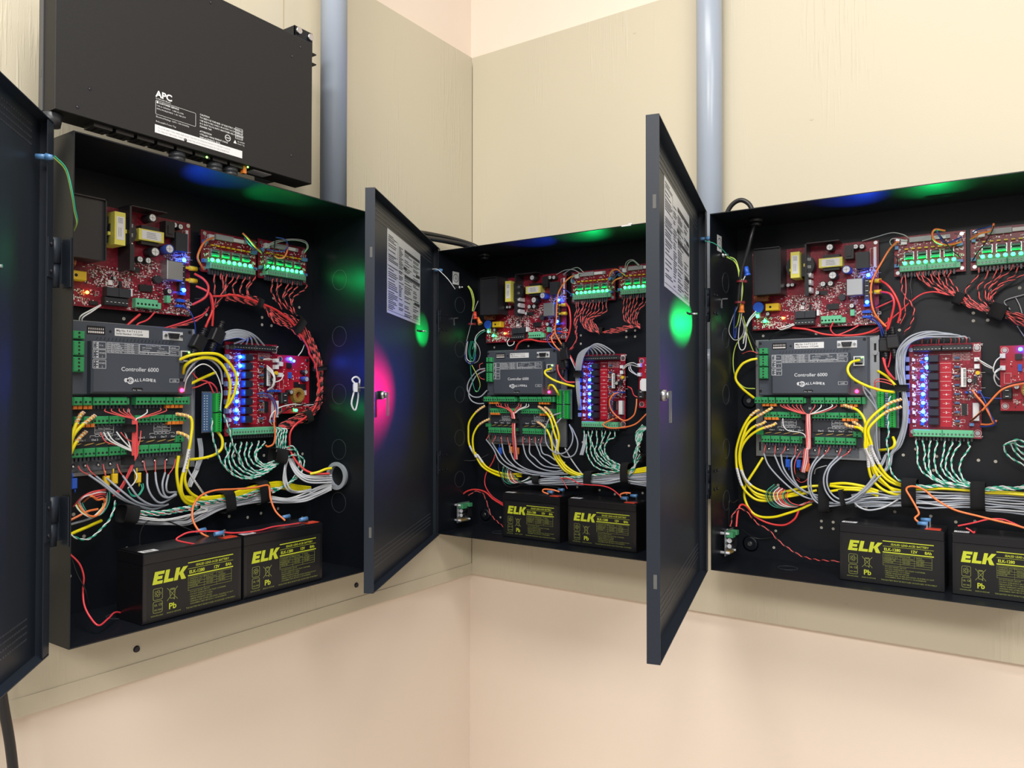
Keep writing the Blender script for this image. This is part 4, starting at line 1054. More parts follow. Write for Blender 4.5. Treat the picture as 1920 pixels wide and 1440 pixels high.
WIRES = [
(3,'yellow',31,[53,413,38,40,410,45,24,400,50,12,376,50,22,355,45,42,333,25],''),
(3,'yg',65,[28,466,30,11,444,40,4,411,40,9,375,40,25,355,35,43,352,20],''),
(3,'yellow',105,[247,405,44,235,400,60,230,386,65,238,371,65,260,357,60,284,348,50,305,344,35],'plug'),
(3,'yellow',12,[274,385,12,294,371,25,315,346,35],''),
(3,'yellow',91,[55,308,35,49,304,42,37,290,48,24,264,50,14,230,50,13,204,50,16,181,50,26,148,45,48,127,40,75,125,38,101,133,36,138,143,34,166,152,30],'sleeve'),
(3,'yellow',91,[82,313,35,72,306,42,41,284,50,29,256,54,22,228,54,20,203,52,26,178,50,36,160,45,54,147,40,83,141,38,112,147,36,147,158,34,173,161,28],'sleeve'),
(3,'yellow',91,[68,285,35,64,281,42,45,272,48,28,250,50,21,228,48,20,207,48,26,169,42,44,142,38,74,134,36,104,138,34,137,148,30],''),
(3,'yellow',91,[89,282,35,84,278,42,60,269,48,37,252,48,22,228,46,20,202,44,27,169,40,47,136,36,74,129,34,107,136,32,136,145,28],''),
(3,'yellow',34,[57,210,15,46,188,25,30,160,30,25,141,35,27,121,35,39,100,35,58,91,35,85,93,35,112,103,35,137,114,32,156,125,28],''),
(3,'yellow',56,[218,319,36,225,317,42,243,311,50,255,297,54,260,278,56,262,254,56,259,236,54,262,224,52,263,200,48,268,180,42,284,163,38,303,155,34,318,153,30],'sleeve'),
(3,'yellow',56,[220,284,36,226,280,42,246,277,50,257,267,54,265,247,54,266,237,52,271,210,46,289,185,40,303,175,36,318,170,30],'sleeve'),
(3,'yellow',56,[234,287,36,240,285,42,254,274,48,261,258,50,261,233,48,267,206,44,274,184,38,296,167,34,318,161,28],''),
(3,'yellow',56,[317,331,40,298,323,52,273,301,60,260,280,62,259,256,60,258,242,58,262,228,54,268,213,50,275,192,44,289,174,38,306,158,32,318,156,28],'sleeve'),
(3,'yellow',56,[317,317,40,294,308,50,274,289,58,264,272,60,269,249,58,269,239,56,278,215,50,291,191,42,308,177,36,318,172,30],'sleeve'),
(3,'yellow',8,[301,260,25,305,251,35,302,242,35,291,237,28,275,234,12],''),
(3,'yellow',111,[190,166,36,219,170,40,249,167,40,277,159,36],''),
(3,'yellow',111,[190,163,36,219,162,40,249,162,40,277,154,36],''),
(3,'yellow',111,[190,152,36,219,158,40,249,158,40,277,150,36],''),
(3,'yellow',111,[338,167,38,360,169,42,385,172,46,425,171,44,449,169,42,480,170,44,506,169,44],''),
(3,'yellow',111,[338,170,34,363,170,38,385,173,40,425,172,40,449,170,38,480,171,38,506,171,38],''),
(3,'grey',29,[64,219,32,77,197,44,100,172,46,127,149,44,150,137,40,174,133,36,197,130,34],''),
(3,'redt',80,[65,238,26,66,235,28,66,228,34,64,219,32],''),
(3,'grey',29,[85,218,32,103,187,44,125,162,44,148,148,40,172,142,34],''),
(3,'redt',80,[85,238,26,86,236,28,87,227,34,85,218,32],''),
(3,'grey',29,[98,219,32,108,192,48,128,164,46,150,148,42,174,136,36],''),
(3,'redt',80,[105,239,26,106,237,28,105,228,34,98,219,32],''),
(3,'grey',29,[125,218,32,122,206,46,124,179,46,133,158,38,148,141,30],''),
(3,'redt',80,[125,239,26,126,237,28,127,228,34,125,218,32],''),
(3,'grey',29,[168,218,32,161,202,48,155,181,50,155,155,48,166,133,46,187,125,46,213,129,44,244,138,38,263,143,34],''),
(3,'redt',80,[171,238,26,171,235,28,171,227,34,168,218,32],''),
(3,'grey',29,[180,222,32,166,204,44,158,181,44,159,151,42,171,133,40,192,129,38,226,131,34],''),
(3,'redt',80,[189,239,26,189,237,28,187,230,34,180,222,32],''),
(3,'grey',29,[205,220,32,192,202,50,184,180,54,187,156,54,201,138,54,220,134,54,238,143,52,256,162,48,268,179,44,286,212,40,292,231,38],''),
(3,'redt',80,[210,238,26,210,236,28,209,228,34,205,220,32],''),
(3,'grey',29,[212,220,32,195,199,52,190,175,56,195,155,56,208,143,56,225,141,56,243,152,52,262,173,48,278,201,42,290,228,40],''),
(3,'redt',80,[228,238,26,228,236,28,224,228,34,212,220,32],''),
(3,'grey',129,[224,132,42,245,146,46,265,169,44,289,201,36,292,220,32,306,246,34,318,282,38,321,318,40,319,342,40,314,367,40,310,392,42,312,419,44,327,441,44,347,453,42,368,454,40,389,450,36,398,445,32,403,441,28],''),
(3,'grey',129,[227,135,42,248,150,46,268,173,44,291,202,36,295,223,32,309,246,34,320,282,38,323,318,40,321,342,40,317,367,40,313,392,42,315,419,44,330,439,44,350,450,42,370,451,40,395,448,36,404,445,32,409,441,28],''),
(3,'grey',129,[230,139,42,251,153,46,271,176,44,293,204,36,298,227,32,312,246,34,322,282,38,325,318,40,322,342,40,320,367,40,316,392,42,318,419,44,332,437,44,353,447,42,372,448,40,401,446,36,411,445,32,416,440,28],''),
(3,'grey',129,[233,142,42,254,157,46,274,180,44,296,206,36,301,230,32,315,246,34,325,282,38,328,318,40,324,342,40,323,367,40,319,392,42,321,418,44,335,435,44,355,444,42,373,445,40,407,444,36,417,444,32,422,440,28],''),
(3,'grey',6,[309,367,36,309,394,40,314,419,42,327,436,42,339,443,38,344,444,32],''),
(3,'grey',6,[312,367,36,311,394,40,316,419,42,328,436,42,342,443,38,351,444,32],''),
(3,'grey',6,[315,367,36,314,394,40,318,419,42,330,436,42,345,444,38,359,443,32],''),
(3,'grey',6,[317,367,36,316,394,40,320,419,42,331,436,42,348,444,38,367,443,32],''),
(3,'grey',6,[320,367,36,319,394,40,323,419,42,333,436,42,351,445,38,375,443,32],''),
(3,'grey',6,[322,367,36,322,394,40,325,418,42,334,436,42,354,445,38,382,442,32],''),
(3,'graph',43,[342,445,32,344,441,32,343,435,26],''),
(3,'redt',43,[349,445,32,351,441,32,350,434,26],''),
(3,'graph',43,[358,445,32,360,441,32,359,434,26],''),
(3,'redt',43,[365,444,32,366,440,32,365,434,26],''),
(3,'graph',43,[372,444,32,374,440,32,373,433,26],''),
(3,'redt',43,[377,444,32,378,440,32,377,433,26],''),
(3,'graph',43,[384,444,32,386,440,32,385,433,26],''),
(3,'redt',43,[395,443,32,397,439,32,396,433,26],''),
(3,'graph',43,[402,443,32,404,439,32,403,432,26],''),
(3,'redt',43,[408,443,32,410,439,32,409,432,26],''),
(3,'graph',43,[413,442,32,415,438,32,414,432,26],''),
(3,'redt',43,[419,442,32,421,438,32,420,432,26],''),
(3,'graph',43,[424,442,32,426,438,32,425,432,26],''),
(3,'greyw',111,[229,147,30,267,158,34,300,160,36,329,162,38,357,165,40,384,163,38,424,166,38,449,165,38,480,166,38,507,166,38],''),
(3,'grey',111,[231,145,35,268,155,42,300,152,36,329,158,38,357,156,40,385,160,41,424,162,38,449,161,38,480,162,38,507,162,38],''),
(3,'grey',111,[233,142,40,267,150,34,300,150,36,329,154,38,357,155,40,384,156,38,424,159,38,449,157,38,480,157,38,507,157,38],''),
(3,'greyw',111,[232,138,30,268,147,42,300,148,36,329,150,38,357,154,40,385,153,41,424,155,38,449,153,38,480,153,38,507,153,38],''),
(3,'grey',111,[234,136,35,267,142,34,300,146,36,329,147,38,357,145,40,384,149,38,424,152,38,449,149,38,480,149,38,507,148,38],''),
(3,'grey',111,[236,133,40,268,139,42,300,138,36,329,143,38,357,144,40,385,145,41,424,148,38,449,145,38,480,145,38,507,144,38],''),
(3,'greyw',111,[235,129,30,267,134,34,300,136,36,329,139,38,357,143,40,384,141,38,424,145,38,449,141,38,480,141,38,507,140,38],''),
(3,'grey',111,[237,127,35,268,131,42,300,134,36,329,136,38,357,134,40,384,138,41,424,141,38,449,137,38,480,137,38,507,135,38],''),
(3,'greyw',139,[234,136,38,245,129,44,260,124,46,277,126,46,293,134,44,317,151,36],''),
(3,'redt',49,[99,321,34,102,316,40,125,307,42,149,300,42],''),
(3,'redt',49,[105,321,34,108,316,40,128,307,42,149,300,42],''),
(3,'redt',49,[112,321,34,115,316,40,132,307,42,150,300,42],''),
(3,'redt',49,[122,320,34,125,315,40,138,306,42,151,300,42],''),
(3,'redt',49,[129,321,34,132,315,40,141,306,42,152,300,42],''),
(3,'redt',49,[136,320,34,139,315,40,145,306,42,152,300,42],''),
(3,'redt',49,[203,321,34,203,316,40,181,306,42,153,300,42],''),
(3,'white',49,[195,322,34,196,316,40,176,307,42,154,300,42],''),
(3,'white',49,[176,320,34,176,315,40,166,306,42,154,300,42],''),
(3,'redt',49,[164,321,34,165,316,40,159,307,42,155,300,42],''),
(3,'redt',112,[150,302,44,150,278,46,150,256,46,150,235,46,146,231,46,143,208,42,138,187,38,134,175,32],''),
(3,'redt',112,[151,302,44,152,278,46,152,256,46,151,235,46,148,231,46,144,208,42,139,187,38,136,175,32],''),
(3,'white',112,[153,302,44,153,278,46,154,256,46,153,235,46,150,232,46,146,208,42,141,187,38,138,175,32],''),
(3,'redt',112,[154,302,44,155,278,46,155,256,46,155,235,46,151,232,46,148,209,42,143,187,38,140,175,32],''),
(3,'white',112,[156,302,44,157,278,46,157,256,46,156,235,46,153,232,46,150,209,42,144,187,38,142,175,32],''),
(3,'redt',112,[157,302,44,158,279,46,158,256,46,158,235,46,154,232,46,152,209,42,146,187,38,145,175,32],''),
(3,'white',22,[103,292,36,106,277,42,116,268,44,134,266,44,146,262,46,150,252,44],''),
(3,'redt',26,[138,228,36,129,211,40,126,194,40,128,179,36,134,171,32],''),
(3,'redt',27,[152,218,36,153,194,40,150,174,38,138,166,34,128,171,32],''),
(3,'green',76,[86,159,36,73,145,44,74,128,46,88,115,44,113,114,40,138,121,36,162,129,30],''),
(3,'black',76,[89,158,36,76,144,44,78,128,46,92,116,44,116,115,40,140,122,36,162,129,30],''),
(3,'green',76,[91,156,36,80,144,44,82,128,46,95,117,44,118,115,40,141,123,36,162,129,30],''),
(3,'black',76,[94,155,36,83,143,44,86,128,46,99,117,44,121,116,40,143,124,36,162,129,30],''),
(3,'white',76,[96,154,36,87,143,44,90,128,46,103,118,44,123,117,40,144,125,36,162,129,30],''),
(3,'red',76,[99,153,36,90,142,44,94,128,46,106,119,44,126,118,40,146,126,36,162,129,30],''),
(3,'white',76,[102,152,36,94,142,44,98,128,46,110,119,44,129,118,40,147,127,36,162,129,30],''),
(3,'red',76,[104,151,36,97,141,44,102,128,46,114,120,44,131,119,40,149,128,36,162,129,30],''),
(3,'redt',76,[107,150,36,100,140,44,106,128,46,117,121,44,134,120,40,150,128,36,162,129,30],''),
(3,'green',76,[110,149,36,104,140,44,110,128,46,121,121,44,136,121,40,152,129,36,162,129,30],''),
(3,'black',76,[112,148,36,107,139,44,114,128,46,125,122,44,139,121,40,153,130,36,162,129,30],''),
(3,'red',76,[115,147,36,111,139,44,118,128,46,128,123,44,141,122,40,155,131,36,162,129,30],''),
(3,'pair_rb',55,[9,72,75,12,96,70,23,108,60,36,99,50,52,78,40,74,66,36,91,48,34,112,34,36,140,23,45,170,22,60,196,26,75,222,28,80],''),
(3,'red3',2,[19,72,70,19,100,60,22,114,50,31,110,40,46,91,34,73,79,32,103,78,32,124,92,34,132,110,32],''),
(3,'black',108,[7,73,78,9,106,85,10,125,85,13,120,70,16,124,50],''),
(3,'black',35,[21,62,40,38,45,20,60,44,15,84,53,15,108,79,20,128,105,28],''),
(3,'orange',83,[353,111,90,349,116,95,344,122,92,350,130,90,345,142,88,336,157,82,329,169,78,333,175,78,343,176,78,358,171,80,377,156,86,405,142,95,440,135,100,468,130,105,487,127,108,507,122,108],''),
(3,'red2',86,[410,115,95,433,123,100,454,131,102,473,133,102,486,129,100,507,120,100],''),
(3,'red2',118,[423,115,112,429,112,114,434,108,112,435,111,112],''),
(3,'pair_gw',40,[339,258,20,339,252,22,342,237,28,342,219,34,348,203,40,361,192,46,380,183,52,395,181,52,425,179,52],''),
(3,'pair_gw',40,[350,259,20,350,252,22,354,234,28,353,218,34,359,201,40,372,187,46,389,182,52,425,180,52],''),
(3,'pair_gw',40,[362,259,20,362,253,22,360,234,28,361,210,34,365,196,40,379,186,46,409,180,52,430,179,52],''),
(3,'pair_gw',40,[372,257,20,373,251,22,369,231,28,371,208,34,379,192,40,394,183,46,417,180,52],''),
(3,'pair_gw',40,[385,258,20,385,252,22,383,231,28,380,211,34,388,196,40,403,186,46,427,181,52],''),
(3,'pair_gw',40,[396,257,20,397,251,22,390,232,28,387,211,34,394,198,40,409,184,46,425,182,52],''),
(3,'pair_gw',40,[408,257,20,409,251,22,399,234,28,396,213,34,403,197,40,415,186,46,425,183,52],''),
(3,'pair_gw',40,[422,256,20,422,250,22,424,245,28,413,226,34,409,208,40,415,191,46,426,184,52],''),
(3,'pair_gw',101,[339,176,46,358,175,48,379,179,48,402,179,48,426,180,46],''),
(3,'pair_gw',101,[447,176,46,459,180,50,475,182,50,491,181,48,507,186,44],''),
(3,'pair_gw',101,[339,174,46,358,174,48,379,177,48,402,178,48,426,178,46],''),
(3,'pair_gw',101,[447,174,46,459,177,50,475,179,50,491,179,48,507,183,44],''),
(3,'pair_gw',101,[339,172,46,358,172,48,379,176,48,402,176,48,426,176,46],''),
(3,'pair_gw',101,[447,173,46,459,175,50,475,177,50,491,178,48,507,181,44],''),
(3,'pair_gw',19,[298,337,34,296,323,40,295,299,44,296,264,44,292,257,42,295,234,42,298,203,42,307,186,42,319,179,40],''),
(3,'pair_gw',75,[475,251,30,479,237,30,489,228,30,507,217,30],''),
(3,'pair_gw',75,[483,258,33,492,241,33,498,233,33,507,227,33],''),
(3,'pair_gw',75,[492,263,36,494,248,36,503,239,36,507,236,36],''),
(3,'pair_gw',75,[475,252,39,486,258,39,497,252,39,507,251,39],''),
(3,'pair_gw',75,[481,256,42,495,263,42,507,257,42],''),
(3,'pair_rb',57,[341,569,22,342,561,24,354,546,24,371,534,24,394,524,24,405,518,24],''),
(3,'pair_rb',57,[353,568,22,353,560,24,368,543,24,384,533,24,405,520,24],''),
(3,'pair_rb',57,[364,567,22,364,559,24,374,541,24,391,528,24,407,521,24],''),
(3,'pair_rb',57,[376,566,22,377,558,24,386,538,24,395,528,24,407,521,24],''),
(3,'pair_rb',57,[387,565,22,387,557,24,391,541,24,402,527,24,408,521,24],''),
(3,'pair_rb',57,[395,568,22,396,560,24,393,551,24,402,537,24,410,523,24],''),
(3,'pair_rb',57,[348,568,22,348,560,24,359,544,24,377,529,24,404,516,24],''),
(3,'pair_rb',57,[370,566,22,371,558,24,381,542,24,399,526,24,407,518,24],''),
(3,'pair_rb',11,[407,521,24,423,511,28,439,501,30,457,491,30],''),
(3,'pair_rb',84,[480,485,30,492,481,30,510,476,30,526,466,28],''),
(3,'pair_rb',11,[407,518,28,423,508,28,439,499,30,457,490,30],''),
(3,'pair_rb',84,[480,483,30,492,478,34,510,472,30,526,462,28],''),
(3,'pair_rb',11,[407,516,32,423,506,28,439,498,30,457,489,30],''),
(3,'pair_rb',84,[480,481,30,492,476,30,510,469,30,526,458,28],''),
(3,'pair_rb',11,[407,515,24,423,504,28,439,496,30,457,487,30],''),
(3,'pair_rb',84,[480,479,30,492,473,34,510,465,30,526,454,28],''),
(3,'pair_rb',11,[407,513,28,423,502,28,439,494,30,457,486,30],''),
(3,'pair_rb',84,[480,477,30,492,470,30,510,461,30,526,450,28],''),
(3,'pair_rb',11,[407,511,32,423,499,28,439,493,30,457,484,30],''),
(3,'pair_rb',84,[480,476,30,492,467,34,510,458,30,526,447,28],''),
(3,'pair_rb',11,[407,510,24,423,497,28,439,491,30,457,483,30],''),
(3,'pair_rb',84,[480,474,30,492,465,30,510,454,30,526,443,28],''),
(3,'pair_rb',41,[440,565,22,441,557,26,433,543,26,421,529,26,423,516,26,432,505,26],''),
(3,'pair_rb',41,[453,564,22,453,556,26,451,545,26,440,533,26,440,515,26,446,504,26,454,494,26],''),
(3,'pair_rb',41,[466,565,22,466,557,26,462,544,26,450,531,26,450,514,26,456,499,26],''),
(3,'pair_rb',41,[474,564,22,475,556,26,468,544,26,458,532,26,454,514,26,457,499,26],''),
(3,'pair_rb',41,[489,566,22,490,558,26,484,553,26,465,537,26,454,519,26,459,499,26],''),
(3,'pair_rb',41,[497,564,22,497,556,26,493,547,26,470,531,26,457,514,26,460,499,26],''),
(3,'pair_rb',41,[512,560,22,512,553,26,500,543,26,478,534,26,461,514,26,462,499,26],''),
(3,'pair_rb',61,[317,565,22,318,534,26,324,521,28,333,509,30,338,493,30,332,469,26,319,453,22],''),
(3,'redt',61,[323,565,22,325,533,30,322,512,30,323,491,26,314,472,22],''),
(3,'black',61,[334,564,22,332,542,28,334,520,30,329,500,28,314,484,24],''),
(3,'red3',7,[281,556,30,298,541,42,311,518,46,317,494,42,312,473,36],''),
(3,'red3',7,[282,534,30,300,527,42,307,511,46,303,489,42,295,462,36],''),
(3,'red2',14,[268,502,24,289,510,28,304,517,26],''),
(3,'black',14,[270,504,20,286,516,24,304,521,22],''),
(3,'red2',109,[252,456,22,276,460,26,292,475,26,311,492,24,332,512,24,351,525,24,371,527,26,392,520,28],''),
(3,'orange',106,[313,624,30,309,623,32,299,608,46,285,582,50,276,565,50,269,544,50,269,513,48,275,490,44,290,469,36],''),
(3,'black',106,[310,581,26,313,590,40,307,596,44,292,588,46,279,571,46,272,549,44,273,506,40,282,475,34],''),
(3,'greyt',95,[249,635,20,277,639,28,303,642,34,322,636,34,330,630,26],''),
(3,'greyt',95,[328,626,26,306,631,34,299,626,34,302,619,28,310,622,24],''),
(3,'orange',98,[414,614,24,395,609,36,376,615,44,370,628,48,375,637,48,389,635,36],''),
(3,'black',98,[375,636,48,390,614,44,400,598,38,413,585,28],''),
(3,'blue',98,[414,623,24,403,616,34,389,612,40,383,621,46,377,635,48],''),
(3,'black',97,[464,638,44,462,625,48,450,603,44,440,591,38,431,579,26],''),
(3,'orange',97,[464,637,46,460,625,44,443,623,38,428,617,24],''),
(3,'blue',97,[463,634,44,451,632,38,440,632,30,431,629,22],''),
(3,'greyt',20,[530,521,6,506,514,8,478,505,8,486,489,10],''),
(3,'greyt',20,[494,510,6,500,495,8,504,478,10],''),
(3,'greyt',20,[496,460,10,506,441,14,514,430,14],''),
(3,'white',9,[437,403,28,449,391,34,462,384,30],''),
(3,'white',9,[436,404,28,448,395,36,461,386,32],''),
(3,'white',9,[473,407,28,465,398,36,461,383,36,465,373,30],''),
(3,'white',9,[473,387,28,465,381,34,462,369,34,466,357,28,471,354,22],''),
(3,'white',9,[472,385,28,463,376,36,469,366,24],''),
(3,'orange',15,[429,348,34,436,337,40,446,324,42,455,305,40,460,292,34],''),
(3,'blue',15,[440,347,34,449,327,40,456,305,40,463,289,34,452,284,24,440,283,18],''),
(3,'black',15,[421,347,34,432,335,38,443,320,36],''),
(3,'orange',128,[427,293,30,440,307,40,452,322,46,465,339,50,475,349,52,489,355,50,508,359,46],''),
(3,'black',128,[425,292,34,436,302,42,443,310,44,450,322,40,464,341,46,475,352,48,489,359,48,508,363,44],''),
(3,'blue',120,[444,335,20,457,333,26,473,333,28],''),
(3,'orange',119,[441,287,18,452,287,24,461,290,28,465,295,28],''),
(3,'red3',46,[286,409,34,290,393,36,296,378,34,306,368,28],''),
(3,'red2',46,[299,423,30,298,407,32,294,391,30],''),
(3,'orange',44,[272,488,34,283,476,38,292,467,36],''),
(3,'red3',44,[297,483,36,295,468,36,292,460,32],''),
(3,'red3',117,[119,474,22,149,469,26,177,459,26,203,455,26,238,454,26,264,459,28,286,471,30],''),
(3,'red2',117,[198,481,30,193,467,30,203,456,26,225,464,20,241,473,16],''),
(3,'black',117,[115,474,20,97,469,24,81,462,22,71,452,16],''),
(3,'blue',39,[259,486,28,274,477,38,281,467,40,285,449,34],''),
(3,'blue',39,[267,487,28,277,478,36,284,467,40,288,453,34],''),
(3,'cable',45,[63,674,90,59,653,95,52,627,95,41,595,92,33,559,88,27,518,80],''),
(3,'green',50,[-3,636,185,12,631,180,21,623,165,25,614,140,23,611,110,25,609,95],''),
(3,'yg',81,[11,618,100,27,610,95,34,587,92,40,558,90,36,528,85,26,487,75,17,476,65],''),
(3,'yg',81,[11,616,100,25,607,96,32,591,94,35,558,90],''),
(3,'blue',88,[24,519,80,18,498,75,14,461,65,16,457,62,19,478,65],''),
(3,'greyt',88,[27,518,80,13,495,72,4,470,66,13,452,62,27,456,62,35,475,66,29,508,74],''),
(3,'white',88,[35,508,78,27,479,68,23,480,58,19,449,52,23,432,50,32,436,50,35,463,52,31,492,58],''),
(3,'black',116,[33,492,70,39,473,55,40,467,48,48,447,42,56,429,38],''),
(3,'yg',116,[35,498,72,38,471,58,36,465,50,41,441,40,44,428,32],''),
(3,'white',52,[50,511,34,41,495,48,35,476,54,29,449,52],''),
(3,'green',52,[50,509,34,41,493,48,35,474,54,29,447,52],''),
(3,'white',52,[50,506,34,41,490,48,35,471,54,29,444,52],''),
(3,'white',62,[46,576,92,40,564,90,37,546,86,35,518,82],''),
(3,'redt',126,[56,424,40,38,429,36,19,425,26],''),
(3,'black',126,[56,422,40,41,420,34,25,425,26],''),
(3,'white',136,[124,480,26,111,474,32,98,471,30,88,478,24],''),
(3,'white',136,[122,482,26,109,477,32,94,474,30],''),
(3,'grey',103,[252,361,44,256,342,40,272,316,34,273,299,30,274,244,28,280,217,28],''),
(3,'grey',103,[255,353,42,268,335,38,276,299,26,270,253,26,277,217,26],''),
(3,'redt',24,[275,346,20,270,361,26,275,369,30,289,368,32,301,362,30],''),
(3,'redt',24,[275,342,20,270,356,26,275,364,30,288,363,32,301,358,30],''),
(3,'red2',51,[289,407,36,292,389,36,305,368,32],''),
(3,'greyt',58,[183,201,24,174,198,34,164,193,30,160,183,24],''),
(2,'yellow',105,[254,402,44,245,396,58,250,386,62,271,373,58,296,364,48,312,359,36],'plug'),
(2,'yellow',67,[242,354,40,252,362,50,263,361,52,272,346,48,269,339,36],''),
(2,'yellow',91,[50,311,36,40,303,44,26,289,50,12,268,52,8,244,50,9,213,48,22,188,44,24,186,42,42,158,38,75,141,36,115,132,34,149,130,30],'sleeve'),
(2,'yellow',91,[65,278,36,50,270,44,37,258,50,25,235,52,23,207,50,29,180,46,32,186,44,56,157,38,89,145,36,122,141,34,158,144,28],'sleeve'),
(2,'yellow',91,[19,191,36,43,161,34,79,144,32,119,137,30,156,137,26],''),
(2,'yellow',56,[212,311,36,231,303,44,253,284,50,265,253,52,273,225,50,267,200,48,279,179,44,298,159,40,339,146,34],'sleeve'),
(2,'yellow',56,[230,309,36,247,301,44,264,280,50,279,242,52,274,203,48,287,176,42,312,158,38,338,151,32],''),
(2,'yellow',56,[209,273,36,228,266,44,246,253,50,258,230,52,260,199,46,275,173,42,294,156,38,337,143,30],''),
(2,'greyw',71,[293,214,48,302,196,44,313,178,40,327,158,34,337,147,30],''),
(2,'grey',29,[53,225,34,84,201,44,103,173,46,141,153,43,198,145,40,259,148,37],''),
(2,'redt',80,[54,237,26,58,233,32,53,225,34],''),
(2,'grey',29,[72,217,34,95,200,46,123,171,46,168,156,43,230,148,40,296,152,37],''),
(2,'redt',80,[76,236,26,80,232,32,72,217,34],''),
(2,'grey',29,[102,216,34,117,193,46,133,174,46,164,154,43,211,143,40,272,144,37],''),
(2,'redt',80,[95,235,26,99,230,32,102,216,34],''),
(2,'grey',29,[124,212,34,136,195,44,150,175,46,181,158,43,227,151,40,284,155,37],''),
(2,'redt',80,[113,233,26,118,228,32,124,212,34],''),
(2,'grey',29,[165,218,34,180,195,46,192,180,46,219,162,43,258,156,40,287,162,37],''),
(2,'redt',80,[160,236,26,164,232,32,165,218,34],''),
(2,'grey',29,[185,219,34,193,198,46,208,186,46,232,168,43,276,164,40],''),
(2,'redt',80,[179,237,26,183,232,32,185,219,34],''),
(2,'grey',29,[202,221,34,220,201,46,227,190,46,257,172,43,286,171,40],''),
(2,'redt',80,[196,237,26,200,233,32,202,221,34],''),
(2,'grey',29,[215,220,34,230,199,46,249,193,46,269,181,43,289,179,40],''),
(2,'redt',80,[215,238,26,219,234,32,215,220,34],''),
(2,'grey',78,[273,296,34,255,286,50,243,257,54,246,222,54,269,202,54,295,203,54,311,222,50,312,245,44,297,269,34],''),
(2,'grey',78,[275,284,34,263,263,48,258,238,50,269,211,50,292,193,48,316,199,44,323,226,40,308,254,34,296,265,28],''),
(2,'grey',94,[55,406,42,34,401,46,9,376,48,3,353,48,14,336,44,33,334,34,50,351,26],''),
(2,'grey',94,[55,401,42,28,386,46,8,347,48,13,326,46,29,317,40,47,317,36],''),
(2,'redt',126,[54,403,40,39,403,40,32,416,34,39,421,30],''),
(2,'redt',126,[52,378,40,38,382,38,27,391,32],''),
(2,'redt',49,[85,317,34,91,311,40,119,305,42,138,294,42],''),
(2,'redt',49,[91,318,34,98,311,40,121,305,42,139,294,42],''),
(2,'redt',49,[99,317,34,105,310,40,125,304,42,140,294,42],''),
(2,'redt',49,[111,317,34,118,310,40,130,304,42,142,294,42],''),
(2,'redt',49,[119,316,34,125,309,40,134,303,42,143,294,42],''),
(2,'redt',49,[153,318,34,155,311,40,149,305,42,144,294,42],''),
(2,'redt',49,[160,317,34,163,310,40,152,304,42,145,294,42],''),
(2,'white',49,[175,317,34,177,311,40,159,304,42,146,294,42],''),
(2,'white',49,[182,316,34,184,310,40,162,303,42,148,294,42],''),
(2,'redt',112,[135,296,42,141,278,46,141,250,46,140,223,42,139,199,36,139,178,32],''),
(2,'redt',112,[138,296,42,143,278,46,143,250,46,143,224,42,141,199,36,141,179,32],''),
(2,'redt',112,[140,296,42,146,278,46,146,250,46,145,224,42,144,199,36,143,179,32],''),
(2,'white',112,[142,296,42,148,278,46,148,250,46,148,224,42,146,199,36,146,179,32],''),
(2,'redt',112,[144,296,42,150,278,46,150,250,46,150,224,42,149,199,36,148,179,32],''),
(2,'green',76,[110,164,36,109,145,42,115,126,44,134,118,42,163,126,36,183,139,32],''),
(2,'black',76,[114,161,36,114,144,42,121,127,44,139,119,42,167,128,36,183,139,32],''),
(2,'green',76,[118,158,36,119,143,42,127,127,44,144,120,42,171,129,36,183,139,32],''),
(2,'white',76,[122,155,36,125,142,42,133,127,44,148,121,42,175,131,36,183,139,32],''),
(2,'red',76,[126,152,36,130,141,42,139,127,44,153,122,42,179,132,36,183,139,32],''),
(2,'white',76,[130,149,36,135,140,42,145,127,44,158,123,42,183,134,36,183,139,32],''),
(2,'red',76,[134,146,36,140,139,42,151,127,44,163,124,42,187,135,36,183,139,32],''),
(2,'green',76,[138,143,36,145,138,42,157,127,44,167,125,42,190,137,36,183,139,32],''),
(2,'black',76,[142,140,36,151,137,42,163,127,44,172,126,42,194,138,36,183,139,32],''),
(2,'grey',111,[154,120,32,197,131,38,230,137,40,280,143,40,342,149,40,369,152,40,404,159,42,437,160,40,458,160,40,501,166,40],''),
(2,'grey',111,[156,122,36,197,129,38,230,135,40,280,140,40,342,147,40,369,150,40,404,156,42,437,158,40,458,157,40,501,162,40],''),
(2,'greyw',111,[159,123,40,197,128,38,230,133,40,280,138,40,342,144,40,369,147,40,404,153,42,437,156,40,458,155,40,501,158,40],''),
(2,'grey',111,[154,123,32,197,126,38,230,131,40,280,135,40,342,142,40,369,145,40,404,149,42,437,153,40,458,152,40,501,154,40],''),
(2,'grey',111,[156,124,36,197,125,38,230,129,40,280,133,40,342,139,40,369,142,40,404,146,42,437,151,40,458,149,40,501,150,40],''),
(2,'greyw',111,[159,125,40,197,123,38,230,127,40,280,130,40,342,137,40,369,140,40,404,143,42,437,149,40,458,146,40,501,146,40],''),
(2,'grey',111,[154,125,32,197,121,38,230,125,40,280,127,40,342,134,40,369,137,40,404,139,42,437,147,40,458,144,40,501,141,40],''),
(2,'grey',111,[156,126,36,197,120,38,230,122,40,280,125,40,342,131,40,369,134,40,404,136,42,436,144,40,458,141,40,501,137,40],''),
(2,'yellow',111,[361,154,36,385,156,38,408,163,38,436,166,38,461,170,40,502,179,40],''),
(2,'yellow',111,[361,151,36,385,154,38,408,161,38,436,164,38,461,167,40,502,175,40],''),
(2,'yellow',111,[361,149,36,385,152,38,408,158,38,436,162,38,461,164,40,502,171,40],''),
(2,'pair_gw',40,[329,255,20,330,250,22,340,227,28,344,203,34,363,178,40,388,168,46,419,165,50,440,169,50],''),
